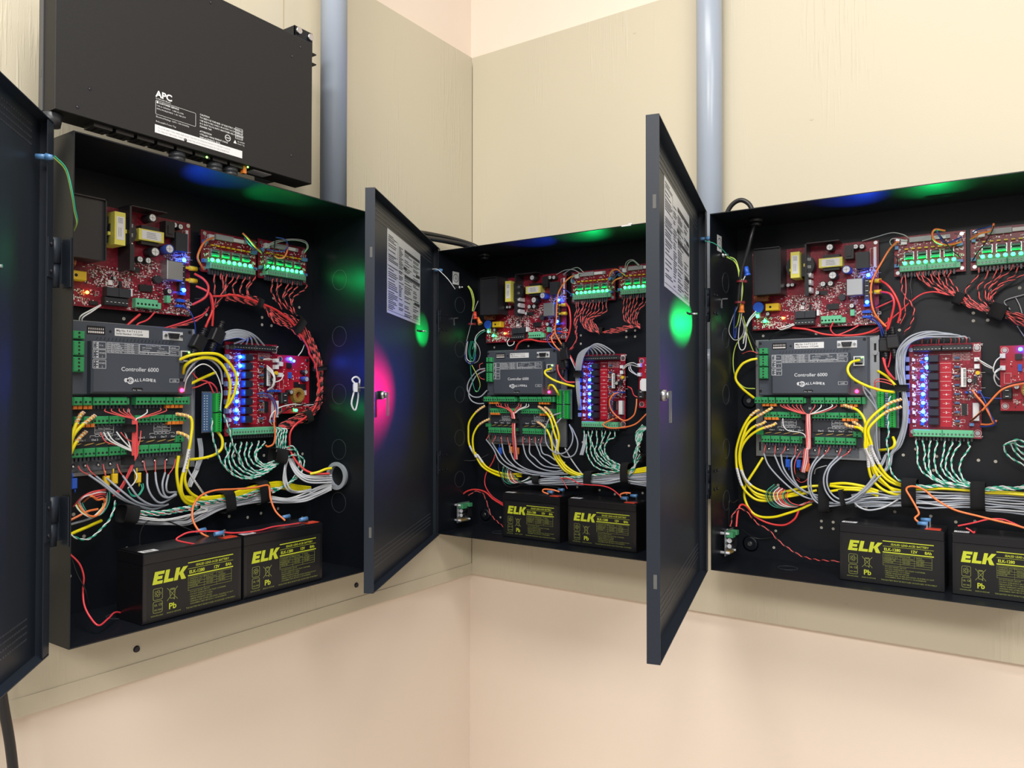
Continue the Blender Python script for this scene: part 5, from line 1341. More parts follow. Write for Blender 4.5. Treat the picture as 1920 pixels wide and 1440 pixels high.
(2,'pair_gw',40,[340,255,20,341,250,22,351,227,28,355,204,34,377,181,40,412,172,46,440,171,50],''),
(2,'pair_gw',40,[351,255,20,352,250,22,351,237,28,363,214,34,374,193,40,401,176,46,440,173,50],''),
(2,'pair_gw',40,[362,256,20,363,251,22,368,228,28,366,209,34,388,189,40,417,177,46,442,176,50],''),
(2,'pair_gw',40,[376,256,20,377,251,22,381,233,28,376,212,34,395,192,40,420,179,46,442,178,50],''),
(2,'pair_gw',40,[385,255,20,386,250,22,379,228,28,382,212,34,403,192,40,440,178,46],''),
(2,'pair_gw',40,[397,255,20,398,250,22,392,231,28,390,212,34,406,192,40,427,180,46,442,179,50],''),
(2,'pair_gw',40,[409,256,20,410,251,22,413,242,28,398,234,34,393,215,40,406,195,46,440,180,50],''),
(2,'pair_gw',73,[457,169,44,471,182,46,486,201,48,481,217,46,472,237,40,470,255,34,483,272,28],''),
(2,'pair_gw',73,[457,167,44,471,180,46,483,201,48,479,217,46,474,237,40,473,255,34,485,270,28],''),
(2,'pair_gw',73,[457,165,44,471,179,46,480,201,48,478,217,46,477,237,40,476,255,34,488,269,28],''),
(2,'pair_gw',73,[457,162,44,471,178,46,477,201,48,476,217,46,479,237,40,479,255,34,490,268,28],''),
(2,'pair_gw',73,[457,160,44,471,176,46,474,201,48,475,217,46,482,237,40,482,256,34,493,266,28],''),
(2,'pair_gw',73,[457,158,44,471,175,46,470,200,48,473,217,46,484,237,40,485,256,34,495,265,28],''),
(2,'pair_gw',101,[283,145,46,322,148,46,346,153,46,372,156,46,400,161,46,439,170,46],''),
(2,'pair_gw',101,[283,142,46,322,146,46,346,150,46,372,154,46,400,159,46,439,167,46],''),
(2,'grey',4,[317,397,38,320,413,42,327,432,44,338,442,44,343,443,40,336,438,32,334,432,26],''),
(2,'grey',4,[319,397,38,322,413,42,330,432,44,342,444,44,350,445,40,347,438,32,344,432,26],''),
(2,'grey',4,[321,397,38,324,413,42,332,433,44,346,446,44,356,446,40,359,437,32,356,432,26],''),
(2,'grey',4,[322,397,38,326,413,42,335,433,44,350,447,44,362,448,40,369,437,32,367,431,26],''),
(2,'grey',4,[324,397,38,328,413,42,338,434,44,354,449,44,369,449,40,381,437,32,379,431,26],''),
(2,'grey',4,[326,397,38,331,413,42,340,435,44,359,451,44,375,451,40,391,437,32,389,431,26],''),
(2,'grey',4,[328,397,38,333,413,42,343,435,44,363,453,44,381,453,40,402,437,32,399,430,26],''),
(2,'grey',4,[330,397,38,335,413,42,345,436,44,367,455,44,387,454,40,412,437,32,409,430,26],''),
(2,'grey',113,[317,383,38,320,353,40,322,319,36,317,304,20],''),
(2,'grey',123,[326,245,14,329,224,24,326,198,34],''),
(2,'grey',113,[320,383,38,323,353,40,324,319,36,318,304,20],''),
(2,'grey',123,[328,246,14,331,224,24,328,198,34],''),
(2,'grey',113,[322,383,38,325,353,40,326,319,36,320,304,20],''),
(2,'grey',123,[330,246,14,333,224,24,331,198,34],''),
(2,'grey',113,[325,383,38,328,353,40,328,319,36,322,305,20],''),
(2,'grey',123,[333,246,14,335,224,24,333,198,34],''),
(2,'pair_rb',57,[330,563,20,331,553,24,324,536,28,325,517,30,331,503,30,348,489,30,375,485,28],''),
(2,'pair_rb',57,[338,563,20,339,552,24,333,536,28,330,517,30,336,503,30,352,489,30,375,484,28],''),
(2,'pair_rb',57,[346,562,20,347,552,24,343,535,28,334,517,30,341,502,30,356,490,30,375,484,28],''),
(2,'pair_rb',57,[354,562,20,355,551,24,352,535,28,339,517,30,346,502,30,360,490,30,375,483,28],''),
(2,'pair_rb',57,[362,561,20,363,551,24,361,534,28,343,516,30,351,502,30,363,490,30,375,482,28],''),
(2,'pair_rb',57,[370,561,20,371,550,24,370,534,28,348,516,30,356,502,30,367,491,30,375,481,28],''),
(2,'pair_rb',57,[379,560,20,380,550,24,381,533,28,352,516,30,361,501,30,371,491,30,375,481,28],''),
(2,'pair_rb',57,[388,559,20,389,549,24,391,532,28,357,516,30,366,501,30,374,491,30,375,480,28],''),
(2,'pair_rb',10,[379,485,28,401,482,30,427,483,32,452,490,32,478,494,30],''),
(2,'pair_rb',10,[379,484,28,401,484,30,427,485,32,452,491,32,478,493,30],''),
(2,'pair_rb',10,[379,483,28,401,486,30,427,488,32,452,493,32,478,492,30],''),
(2,'pair_rb',10,[379,482,28,401,488,30,427,490,32,452,494,32,478,490,30],''),
(2,'pair_rb',10,[379,481,28,401,489,30,427,492,32,452,496,32,478,489,30],''),
(2,'pair_rb',41,[433,567,20,436,553,26,436,532,30,438,515,32,447,504,32,477,498,28],''),
(2,'pair_rb',41,[441,567,20,444,552,26,443,531,30,444,515,32,451,503,32,477,496,28],''),
(2,'pair_rb',41,[449,566,20,452,552,26,449,531,30,449,515,32,455,502,32,477,495,28],''),
(2,'pair_rb',41,[458,565,20,460,551,26,456,530,30,455,514,32,459,502,32,477,494,28],''),
(2,'pair_rb',41,[466,565,20,468,550,26,462,530,30,460,514,32,463,501,32,477,492,28],''),
(2,'pair_rb',41,[480,564,20,482,549,26,468,530,30,466,514,32,467,500,32,477,491,28],''),
(2,'pair_rb',41,[489,563,20,492,549,26,475,529,30,471,514,32,471,500,32,477,490,28],''),
(2,'pair_rb',61,[308,562,22,313,542,28,308,518,30,310,492,28,309,466,24,289,446,20],''),
(2,'pair_rb',61,[313,561,22,319,542,28,312,518,30,311,492,28,309,466,24,292,446,20],''),
(2,'pair_rb',61,[324,561,22,330,541,28,316,518,30,313,492,28,309,466,24,294,446,20],''),
(2,'orange',106,[306,622,30,302,616,42,289,602,48,276,580,50,272,552,50,269,514,48,265,488,46,281,455,38],''),
(2,'red3',7,[286,558,30,302,541,42,306,508,44,301,485,42,288,466,36],''),
(2,'red2',23,[260,493,28,278,489,34,297,487,32],''),
(2,'red3',117,[131,450,18,145,467,24,165,475,28,186,475,28,209,470,28,255,466,28],''),
(2,'blue',39,[247,488,30,241,480,40,242,468,42,253,454,40,271,444,36],''),
(2,'orange',39,[253,489,30,251,477,40,256,465,42,265,453,40,273,444,36],''),
(2,'blue',85,[270,595,26,289,588,34,301,576,26],''),
(2,'black',110,[278,453,34,269,472,42,267,505,44,265,529,40],''),
(2,'redt',47,[308,485,24,314,473,28,303,454,30,293,445,28],''),
(2,'red3',46,[265,411,34,268,397,38,278,381,40,292,370,36,310,369,30],''),
(2,'red2',121,[297,433,30,308,418,34,314,402,30],''),
(2,'white',121,[296,431,30,305,417,34,310,402,30],''),
(2,'greyt',96,[251,631,18,279,638,26,307,636,32,325,625,26],''),
(2,'greyt',96,[271,630,18,292,637,26,319,640,34,332,628,26],''),
(2,'greyt',96,[321,627,28,304,618,32,300,607,30,309,604,22],''),
(2,'greyt',96,[439,626,28,446,640,34,462,644,36,475,632,28],''),
(2,'greyt',96,[442,625,28,451,638,34,464,641,36,473,631,28],''),
(2,'orange',90,[399,613,26,409,622,36,424,625,40,434,618,36,438,612,24],''),
(2,'blue',90,[404,610,26,419,619,36,433,620,38,439,614,26],''),
(2,'blue',90,[412,607,26,424,614,36,434,618,30],''),
(2,'orange',90,[405,595,26,418,602,34,429,608,26],''),
(2,'black',90,[406,607,30,407,592,40,413,580,40,425,575,28],''),
(2,'black',90,[409,604,32,412,591,44,420,577,44,428,572,28],''),
(2,'white',9,[433,399,28,448,409,34,464,411,36,473,405,28],''),
(2,'white',9,[434,397,28,453,407,34,470,403,28],''),
(2,'white',9,[449,407,28,453,395,34,466,386,34,473,382,28],''),
(2,'white',9,[453,407,30,459,395,36,470,383,28],''),
(2,'white',9,[503,405,60,511,401,62,511,389,60,508,373,58,501,369,56],''),
(2,'red2',82,[444,358,24,456,353,30,461,339,28,469,334,26],''),
(2,'orange',28,[430,344,30,417,341,40,408,325,44,412,306,44,426,290,42,446,281,42,467,293,42,472,311,40,470,330,32],''),
(2,'blue',28,[433,346,30,422,339,40,412,322,42,415,304,42,430,286,40,450,281,40,469,297,38,472,320,34],''),
(2,'black',28,[420,344,30,408,334,38,401,315,40,405,296,38,419,284,34],''),
(2,'orange',130,[425,289,30,401,279,36,390,271,40,405,264,42,437,265,44,473,274,46,501,298,46],''),
(2,'white',50,[-4,646,180,8,645,175,19,634,168,29,621,160,35,607,150,35,599,140],''),
(2,'yg',81,[53,609,110,61,595,105,64,571,100,54,548,92],''),
(2,'yg',81,[51,608,110,57,595,105,60,571,100,52,548,92],''),
(2,'greyt',60,[61,574,80,47,547,80,33,510,76,17,475,70],''),
(2,'green',88,[37,474,78,24,450,70,26,427,64,35,427,64,44,449,68,47,474,76],''),
(2,'green',88,[41,474,78,28,448,70,32,430,66,40,450,68,43,474,76],''),
(2,'blue',88,[21,475,74,10,438,66,18,418,60,36,423,62,44,441,66],''),
(2,'greyt',88,[48,474,74,54,457,66,54,441,62,45,426,58,32,419,58],''),
(2,'white',88,[25,474,76,15,444,68,16,428,64,33,425,62,43,454,66,48,474,74],''),
(2,'greyt',88,[20,471,74,11,444,68,9,426,62,23,419,60],''),
(2,'green',64,[21,422,60,19,386,52,24,351,44,30,348,40,34,359,36],''),
(2,'yg',64,[26,415,60,34,392,50,38,372,42,34,359,36,27,348,36,20,350,38],''),
(2,'white',52,[47,506,34,40,499,46,34,483,56,36,449,62],''),
(2,'green',52,[50,503,34,43,496,44,36,484,52,29,455,62],''),
(2,'white',99,[119,480,26,115,471,30,121,462,30,131,466,26,131,473,22],''),
(2,'red2',53,[78,188,30,73,171,32,53,139,34,51,110,36,82,86,50,130,73,70],''),
(2,'red3',3,[-11,75,62,9,92,60,34,99,56,66,95,56,93,80,60,132,68,70],''),
(2,'pair_rb',54,[16,82,60,34,94,56,54,90,50,65,65,46,82,36,50,137,16,75],''),
(2,'black',92,[2,88,60,-8,98,75,-31,127,85,-33,155,85,-15,171,75,19,171,40,50,186,20],''),
(2,'red2',114,[288,144,60,319,144,66,352,136,78,412,137,90,440,132,96,464,120,104],''),
(2,'redt',115,[290,143,60,309,137,80,328,126,98],''),
(2,'orange',69,[311,118,104,297,122,110,275,122,112,272,116,112,283,111,106],''),
(2,'orange',68,[490,128,106,478,128,108,467,124,108,466,118,106],''),
(2,'black',133,[166,116,40,224,123,60,291,126,90,311,125,98],''),
(2,'black',132,[91,169,36,99,145,40,119,116,44,147,111,46,175,122,44],''),
(1,'yellow',105,[232,397,44,246,405,56,273,409,60,296,407,62,316,393,62,331,372,60,332,346,56,328,328,50,321,315,44],'plug'),
(1,'yellow',72,[248,374,30,243,387,44,254,398,54,284,401,56,305,389,58,321,361,56,323,331,50,323,315,42],''),
(1,'yellow',72,[251,381,26,250,391,38,271,402,48,293,401,52,305,393,52],''),
(1,'yellow',13,[250,350,24,257,354,28,279,365,30,313,378,26],''),
(1,'grey',72,[247,361,34,249,382,46,266,399,50,286,398,52,306,382,50,313,357,46],''),
(1,'white',72,[246,344,36,244,366,48,258,386,54,274,390,56,293,376,56,306,346,54,309,311,46],''),
(1,'red2',32,[269,378,22,277,365,30,293,360,34,306,339,32],''),
(1,'red2',32,[264,349,18,278,352,24,295,360,34,307,351,36,313,340,32],''),
(1,'yellow',138,[315,273,30,320,260,36,319,243,36,306,233,34,285,228,30,261,227,26],''),
(1,'yellow',91,[80,311,36,71,306,44,61,290,50,55,271,52,55,251,50],''),
(1,'yellow',91,[97,306,36,86,301,44,69,290,50,59,277,50,55,258,48],''),
(1,'yellow',91,[84,282,36,72,275,44,62,264,48,55,246,46],''),
(1,'yellow',56,[231,306,36,242,304,44,250,299,50,251,284,52,247,262,54,245,251,54,240,223,52,235,196,48,239,172,44,256,157,40,284,152,36,308,153,34],'sleeve'),
(1,'yellow',56,[228,237,50,226,209,48,234,177,44,251,155,38,277,150,34,256,164,32,281,158,32,323,157,32],''),
(1,'yellow',56,[246,222,48,242,198,46,252,176,42,274,161,38,303,153,34],''),
(1,'yellow',56,[233,275,36,240,272,44,248,263,50,245,239,52,242,214,52],'sleeve'),
(1,'yellow',111,[253,165,30,272,161,34,296,160,38,321,160,38,342,162,38,367,167,38,387,170,38,419,172,36,450,171,34,489,161,34,523,154,34],''),
(1,'yellow',111,[253,163,30,272,160,34,296,159,38,321,159,38,342,161,38,367,164,38,387,168,38,419,169,36,450,167,34,489,158,34,523,151,34],''),
(1,'yellow',111,[253,161,30,272,158,34,296,158,38,321,157,38,342,159,38,367,162,38,387,166,38,419,166,36,450,164,34,489,155,34,523,149,34],''),
(1,'yellow',111,[253,160,30,272,157,34,296,157,38,321,156,38,342,157,38,367,159,38,388,164,38,419,163,36,450,160,34,489,152,34,523,147,34],''),
(1,'yellow',104,[491,186,70,502,189,80,516,194,86,527,195,90],''),
(1,'grey',29,[90,216,34,106,200,46,131,178,46,160,163,42,186,152,38,210,153,34],''),
(1,'redt',80,[78,230,26,79,223,34,90,216,34],''),
(1,'grey',29,[101,213,34,123,188,48,145,171,46,173,158,42,194,152,38,220,156,34],''),
(1,'redt',80,[91,231,26,92,222,34,101,213,34],''),
(1,'grey',29,[117,209,34,135,186,50,158,168,48,188,158,42,211,156,36],''),
(1,'redt',80,[116,230,26,114,219,34,117,209,34],''),
(1,'grey',29,[143,210,34,147,193,50,160,175,50,182,161,46,209,155,38],''),
(1,'redt',80,[138,229,26,137,219,34,143,210,34],''),
(1,'grey',29,[183,210,34,176,190,48,184,172,50,200,162,48,231,170,38],''),
(1,'redt',80,[182,231,26,179,220,34,183,210,34],''),
(1,'grey',29,[197,211,34,191,194,48,197,176,50,211,169,48,232,171,38],''),
(1,'redt',80,[202,230,26,197,220,34,197,211,34],''),
(1,'grey',29,[214,209,34,201,193,48,204,176,48,214,169,46,233,173,36],''),
(1,'redt',80,[219,229,26,214,218,34,214,209,34],''),
(1,'grey',29,[220,205,34,209,190,46,213,178,44,235,175,34],''),
(1,'redt',80,[238,230,26,229,217,34,220,205,34],''),
(1,'redt',49,[114,316,34,112,312,40,134,305,42,155,299,42,155,290,42],''),
(1,'redt',49,[124,316,34,122,312,40,139,305,42,156,299,42,156,290,42],''),
(1,'redt',49,[136,316,34,134,312,40,145,305,42,156,299,42,157,290,42],''),
(1,'redt',49,[143,316,34,141,312,40,149,305,42,157,299,42,158,290,42],''),
(1,'redt',49,[151,316,34,148,312,40,152,305,42,158,299,42,159,290,42],''),
(1,'white',49,[182,314,34,178,309,40,167,303,42,159,299,42,160,290,42],''),
(1,'redt',49,[205,316,34,201,312,40,178,305,42,159,299,42,161,290,42],''),
(1,'redt',49,[215,315,34,210,311,40,183,304,42,160,299,42,161,290,42],''),
(1,'redt',112,[152,298,44,151,271,46,151,245,46,153,224,44,148,209,40,143,192,34,135,179,28],''),
(1,'redt',112,[154,297,44,153,271,46,153,245,46,152,224,44,147,209,40,142,192,34,134,179,28],''),
(1,'redt',112,[155,297,44,154,271,46,155,245,46,152,224,44,147,209,40,141,192,34,133,179,28],''),
(1,'redt',112,[157,297,44,156,271,46,156,245,46,151,224,44,146,209,40,141,193,34,132,179,28],''),
(1,'red2',112,[159,297,44,158,271,46,158,244,46,150,225,44,146,209,40,140,193,34,131,179,28],''),
(1,'redt',112,[160,297,44,159,271,46,160,244,46,150,225,44,145,209,40,139,193,34,131,179,28],''),
(1,'white',21,[112,280,34,116,268,42,136,256,44,151,249,44],''),
(1,'white',21,[118,280,34,123,267,42,141,256,44,152,250,44],''),
(1,'redt',21,[107,280,34,112,266,40,127,260,42],''),
(1,'white',21,[132,280,34,137,268,42,149,254,44],''),
(1,'redt',21,[139,279,34,144,269,42,154,263,44],''),
(1,'white',21,[145,279,34,148,262,42,150,251,44],''),
(1,'redt',21,[172,280,34,166,267,42,161,253,44],''),
(1,'white',25,[159,219,36,161,208,42,156,197,42,150,190,36],''),
(1,'green',63,[171,195,36,171,187,40,162,177,42,154,178,40,151,189,34],''),
(1,'green',63,[175,195,36,173,187,40,164,177,42,154,180,40,151,189,34],''),
(1,'red',77,[70,170,30,77,183,38,88,190,42,100,192,42,115,192,36],''),
(1,'redt',77,[72,170,30,77,184,42,89,189,42,101,191,42,115,190,36],''),
(1,'white',77,[74,171,30,76,184,46,90,187,42,102,189,42,115,187,36],''),
(1,'red',77,[75,172,30,82,183,38,92,186,42,103,187,42,115,184,36],''),
(1,'redt',77,[77,172,30,82,184,42,93,184,42,104,185,42,115,181,36],''),
(1,'black',77,[78,173,30,82,184,46,94,183,42,105,184,42,115,179,36],''),
(1,'red',77,[80,174,30,88,183,38,96,181,42,106,182,42,115,176,36],''),
(1,'black',77,[81,174,30,88,184,42,97,180,42,107,180,42,115,173,36],''),
(1,'orange',77,[83,175,30,87,185,46,99,178,42,108,178,42,115,170,36],''),
(1,'green',77,[122,193,34,118,172,40,104,155,44,88,155,44,80,170,40,80,178,34],''),
(1,'black',77,[120,190,34,116,171,40,103,154,44,87,156,44,79,169,40,79,177,34],''),
(1,'greyt',77,[119,186,34,115,169,40,101,154,44,86,156,44,78,168,40,77,177,34],''),
(1,'green',77,[118,183,34,113,168,40,99,154,44,84,157,44,77,168,40,76,176,34],''),
(1,'orange',77,[116,180,34,111,167,40,97,154,44,83,157,44,76,167,40,75,175,34],''),
(1,'black',77,[115,177,34,110,166,40,95,153,44,82,158,44,75,166,40,74,174,34],''),
(1,'yg',77,[114,173,34,108,165,40,93,153,44,80,158,44,74,165,40,72,173,34],''),
(1,'white',77,[112,170,34,107,164,40,91,153,44,79,158,44,73,165,40,71,172,34],''),
(1,'yellow',42,[56,128,40,67,132,38,88,137,34,113,143,28],''),
(1,'grey',127,[58,144,36,74,146,34,96,149,30,117,156,26],''),
(1,'orange',127,[56,150,40,70,156,42,85,162,42,102,163,38],''),
(1,'pair_gw',36,[53,134,50,61,128,52,74,122,52,87,124,52,105,136,48,118,147,44,128,164,38,133,171,30],''),
(1,'white',111,[166,144,32,192,137,36,224,131,40,249,130,42,275,143,42,314,148,40,341,148,40,391,154,42,419,149,42,456,141,46,489,148,56,511,159,70,531,167,86],''),
(1,'greyw',111,[164,143,36,192,135,36,224,129,40,249,128,42,275,140,42,314,146,40,341,146,40,391,152,42,419,147,42,456,139,46,489,146,56,511,156,70,531,164,86],''),
(1,'greyw',111,[161,142,40,192,134,36,224,128,40,249,126,42,275,137,42,314,144,40,341,145,40,391,150,42,419,146,42,456,138,46,489,143,56,511,153,70,531,162,86],''),
(1,'greyw',111,[166,138,32,192,133,36,224,126,40,249,125,42,275,134,42,314,142,40,341,143,40,391,148,42,419,144,42,456,136,46,489,140,56,511,150,70,531,160,86],''),
(1,'greyw',111,[164,137,36,192,131,36,224,125,40,249,123,42,275,131,42,314,140,40,341,142,40,391,145,42,419,142,42,456,135,46,489,138,56,511,147,70,531,158,86],''),
(1,'greyw',111,[162,136,40,192,130,36,224,124,40,249,121,42,275,128,42,314,138,40,341,140,40,391,143,42,419,140,42,456,134,46,489,135,56,511,144,70,531,155,86],''),
(1,'greyw',111,[166,132,32,192,128,36,224,122,40,249,119,42,275,125,42,314,136,40,341,139,40,391,141,42,419,138,42,456,132,46,489,132,56,511,141,70,531,153,86],''),
(1,'grey',111,[293,161,34,302,151,38,319,147,40,345,146,40,374,147,40,396,148,38],''),
(1,'grey',111,[293,158,34,302,150,38,319,146,40,345,145,40,374,146,40,396,147,38],''),
(1,'grey',111,[293,155,34,302,148,38,319,144,40,345,144,40,374,145,40,396,146,38],''),
(1,'greyw',33,[466,216,36,467,198,46,471,183,58,487,170,72,529,167,88],''),
(1,'greyw',33,[469,216,36,471,198,46,475,184,58,490,174,72,529,172,88],''),
(1,'greyw',33,[472,215,36,474,197,46,479,184,58,493,178,72,529,176,88],''),
(1,'greyw',33,[476,215,36,478,197,46,484,185,58,496,181,72,529,181,88],''),
(1,'greyw',89,[457,215,40,443,196,50,441,175,54,447,160,54,469,152,52,501,150,62],''),
(1,'greyw',89,[459,215,40,447,196,50,445,175,54,451,159,54,474,151,52,501,153,62],''),
(1,'greyw',89,[462,215,40,450,196,50,449,174,54,455,159,54,479,151,52,501,155,62],''),
(1,'red3',104,[470,236,34,468,227,42,475,209,50,486,193,62,500,186,76,522,185,90],''),
(1,'pair_gw',40,[338,252,20,336,247,22,337,231,28,327,220,34,333,201,40,352,189,46,378,187,50,408,196,50,432,210,50],''),
(1,'pair_gw',40,[349,251,20,347,246,22,339,228,28,339,211,34,353,196,40,377,189,46,430,208,50],''),
(1,'pair_gw',40,[359,249,20,357,244,22,347,227,28,349,213,34,363,199,40,390,191,46,430,210,50],''),
(1,'pair_gw',40,[371,252,20,370,246,22,361,231,28,357,218,34,369,202,40,394,195,46,430,212,50],''),
(1,'pair_gw',40,[384,251,20,382,246,22,373,229,28,376,211,34,392,198,40,431,212,46],''),
(1,'pair_gw',40,[394,250,20,393,245,22,382,228,28,390,210,34,407,204,40,428,213,46],''),
(1,'pair_gw',40,[409,252,20,408,246,22,395,227,28,397,213,34,409,206,40,426,214,46],''),
(1,'pair_gw',40,[422,251,20,421,246,22,399,231,28,397,219,34,407,209,40,424,214,46],''),
(1,'pair_gw',17,[294,298,44,294,268,46,305,234,46,320,211,44,345,193,40],''),
(1,'pair_gw',18,[320,304,40,328,275,46,337,249,44,353,227,40,364,209,36],''),
(1,'pair_gw',107,[439,231,36,434,247,40,435,262,38,440,271,34,431,276,28],''),
(1,'pair_gw',107,[443,230,36,440,247,40,440,262,38,446,271,34,435,276,28],''),
(1,'pair_gw',107,[447,230,36,445,247,40,446,261,38,452,271,34,439,276,28],''),
(1,'pair_gw',107,[451,230,36,450,247,40,452,261,38,458,271,34,443,276,28],''),
(1,'pair_gw',107,[455,230,36,456,246,40,458,261,38,464,271,34,447,276,28],''),
(1,'pair_gw',79,[451,219,46,474,222,46,495,213,46,493,192,46,474,177,46,444,163,46,420,155,46],''),
(1,'pair_gw',79,[452,238,46,469,239,46,481,223,46,491,192,46,479,178,46,456,167,46,424,156,46],''),
(1,'pair_gw',79,[453,234,46,476,231,46,484,213,46,481,193,46,463,172,46,433,161,46],''),
(1,'pair_rb',74,[339,520,24,358,520,26,380,519,28,402,517,30,432,478,32,467,469,32,492,452,34,524,427,34,531,399,34,539,376,34,540,347,34,535,320,32,516,308,30,493,298,28,468,287,24,456,280,20],''),
(1,'pair_rb',74,[338,518,24,358,518,26,380,517,28,402,515,30,434,481,32,469,472,32,495,454,34,526,427,34,534,399,34,542,377,34,542,347,34,537,320,32,518,306,30,494,296,28,468,285,24,456,279,20],''),
(1,'pair_rb',74,[337,517,24,358,517,26,380,516,28,403,513,30,435,484,32,471,475,32,499,456,34,528,427,34,537,399,34,544,377,34,544,347,34,540,320,32,521,304,30,495,293,28,469,283,24,456,277,20],''),
(1,'pair_rb',74,[336,515,24,358,515,26,380,514,28,403,511,30,437,486,32,473,478,32,502,458,34,530,428,34,540,399,34,547,377,34,547,347,34,542,320,32,523,302,30,496,291,28,470,281,24,456,276,20],''),
(1,'pair_rb',74,[336,514,24,358,513,26,380,512,28,404,510,30,438,489,32,476,480,32,505,460,34,533,428,34,543,400,34,549,377,34,549,347,34,545,320,32,525,301,30,497,289,28,470,279,24,456,274,20],''),
(1,'pair_rb',74,[335,512,24,358,512,26,380,510,28,404,508,30,440,492,32,478,483,32,508,462,34,535,428,34,546,400,34,552,377,34,552,347,34,547,320,32,527,299,30,498,286,28,471,277,24,456,272,20],''),
(1,'pair_rb',74,[334,511,24,358,510,26,380,508,28,405,506,30,441,494,32,480,486,32,511,464,34,537,428,34,549,400,34,554,377,34,554,347,34,549,320,32,529,297,30,499,284,28,471,275,24,456,271,20],''),
(1,'pair_rb',74,[333,509,24,358,509,26,380,506,28,405,504,30,443,497,32,482,489,32,514,466,34,540,428,34,552,400,34,557,377,34,557,347,34,552,320,32,531,296,30,500,282,28,472,273,24,456,269,20],''),
(1,'red3',0,[303,512,30,320,514,34,339,518,36,368,515,38,397,509,38,435,499,38,470,480,38,491,458,38,511,433,38,516,419,38,531,399,38,538,372,38,542,343,36,532,314,36,506,294,38,481,280,38,470,263,36,473,236,32],''),
(1,'pair_rb',57,[313,557,20,309,547,26,310,521,26,312,502,26,308,490,26],''),
(1,'pair_rb',57,[326,559,20,322,549,26,328,531,26,321,511,26,312,494,26],''),
(1,'pair_rb',57,[329,559,20,325,549,26,330,528,26,319,503,26,310,494,26],''),
(1,'pair_rb',57,[338,560,20,334,550,26,332,538,26,330,524,26,332,514,26],''),
(1,'pair_rb',57,[351,563,20,347,553,26,344,543,26,333,532,26,332,518,26],''),
(1,'pair_rb',57,[362,561,20,358,551,26,347,534,26,352,522,26,377,517,26],''),
(1,'pair_rb',57,[376,561,20,372,551,26,364,536,26,366,522,26,396,515,26],''),
(1,'pair_rb',57,[388,561,20,384,550,26,377,537,26,379,523,26,396,517,26],''),
(1,'pair_rb',57,[398,564,20,394,554,26,384,542,26,379,527,26,394,515,26],''),
(1,'pair_rb',41,[440,563,20,435,553,26,432,537,26,442,521,26,458,504,26],''),
(1,'pair_rb',41,[450,565,20,446,554,26,445,537,26,452,520,26,479,501,26],''),
(1,'pair_rb',41,[460,564,20,455,553,26,445,537,26,455,516,26,485,498,26],''),
(1,'pair_rb',41,[476,564,20,471,553,26,460,528,26,471,514,26,488,498,26],''),
(1,'pair_rb',41,[487,563,20,482,552,26,466,533,26,463,521,26,479,506,26],''),
(1,'pair_rb',41,[499,563,20,494,552,26,476,532,26,479,519,26,490,496,26],''),
(1,'pair_rb',41,[521,563,20,516,551,26,487,531,26,482,515,26,493,494,26],''),
(1,'red3',7,[268,547,30,277,538,42,284,525,46,280,507,44,264,493,30],''),
(1,'red3',7,[271,526,30,283,519,40,291,510,44,295,489,44,299,459,36],''),
(1,'red3',48,[293,513,38,295,487,42,287,464,40,283,446,34],''),
(1,'black',14,[271,504,26,283,507,30,292,519,32,296,527,30],''),
(1,'blue',39,[245,489,30,253,480,40,262,462,40,268,443,34],''),
(1,'red2',122,[299,493,26,287,480,30,259,466,28,229,454,24,200,443,20],''),
(1,'redt',122,[297,487,26,279,471,30,254,460,26,222,450,22,201,439,18],''),
(1,'pair_rb',122,[296,489,24,274,467,28,245,455,24,212,446,20],''),
(1,'red3',38,[179,470,16,164,457,18,154,445,14],''),
(1,'red2',70,[201,475,22,186,461,26,170,453,26,171,446,24,193,444,20],''),
(1,'white',135,[110,478,26,90,467,34,76,457,34,77,446,26],''),
(1,'white',135,[110,477,26,92,465,34,79,455,34,82,446,26],''),
(1,'grey',4,[317,443,34,324,450,42,343,455,44,368,453,42,390,445,38,415,431,28],''),
(1,'grey',4,[316,441,34,324,447,42,344,452,44,367,450,42,384,444,38,402,431,28],''),
(1,'grey',4,[316,439,34,325,445,42,344,450,44,366,447,42,378,442,38,388,431,28],''),
(1,'grey',4,[315,437,34,326,443,42,345,447,44,365,445,42,371,440,38,375,431,28],''),
(1,'grey',4,[314,435,34,326,440,42,346,445,44,364,442,42,365,439,38,362,431,28],''),
(1,'grey',4,[314,434,34,327,438,42,346,442,44,363,439,42,359,437,38,349,431,28],''),
(1,'grey',59,[287,262,14,289,242,16,289,226,16,281,209,18],''),
(1,'grey',59,[290,262,14,292,242,16,292,226,16,283,208,18],''),
(1,'grey',59,[293,262,14,295,242,16,294,226,16,285,208,18],''),
(1,'orange',93,[307,617,26,280,603,40,267,584,44,265,570,44,285,557,30],''),
(1,'orange',16,[357,632,40,365,624,44,382,610,44,406,605,30],''),
(1,'black',16,[359,630,40,382,616,44,395,602,46,402,580,42,404,568,26],''),
(1,'blue',16,[362,626,38,371,615,40,387,607,38,411,608,26],''),
(1,'black',66,[433,640,36,422,612,46,420,587,44,417,573,28],''),
(1,'blue',66,[433,638,36,448,636,44,456,624,44,446,613,40,421,614,26],''),
(1,'orange',66,[460,630,36,457,618,42,451,603,40,443,600,34,439,604,26],''),
(1,'greyt',87,[421,622,26,437,632,34,471,641,38,500,642,40,511,632,38,512,622,26],''),
(1,'greyt',87,[421,619,26,437,629,34,471,639,38,500,639,40,508,631,38,512,622,26],''),
(1,'white',9,[413,405,28,422,406,34,442,403,28],''),
(1,'white',9,[421,394,28,426,384,38,431,368,40,429,354,36,425,347,26],''),
(1,'white',9,[421,391,28,426,381,38,429,368,40,428,354,36,425,348,26],''),
(1,'white',9,[421,388,28,426,378,38,428,368,40,427,354,36,425,349,26],''),
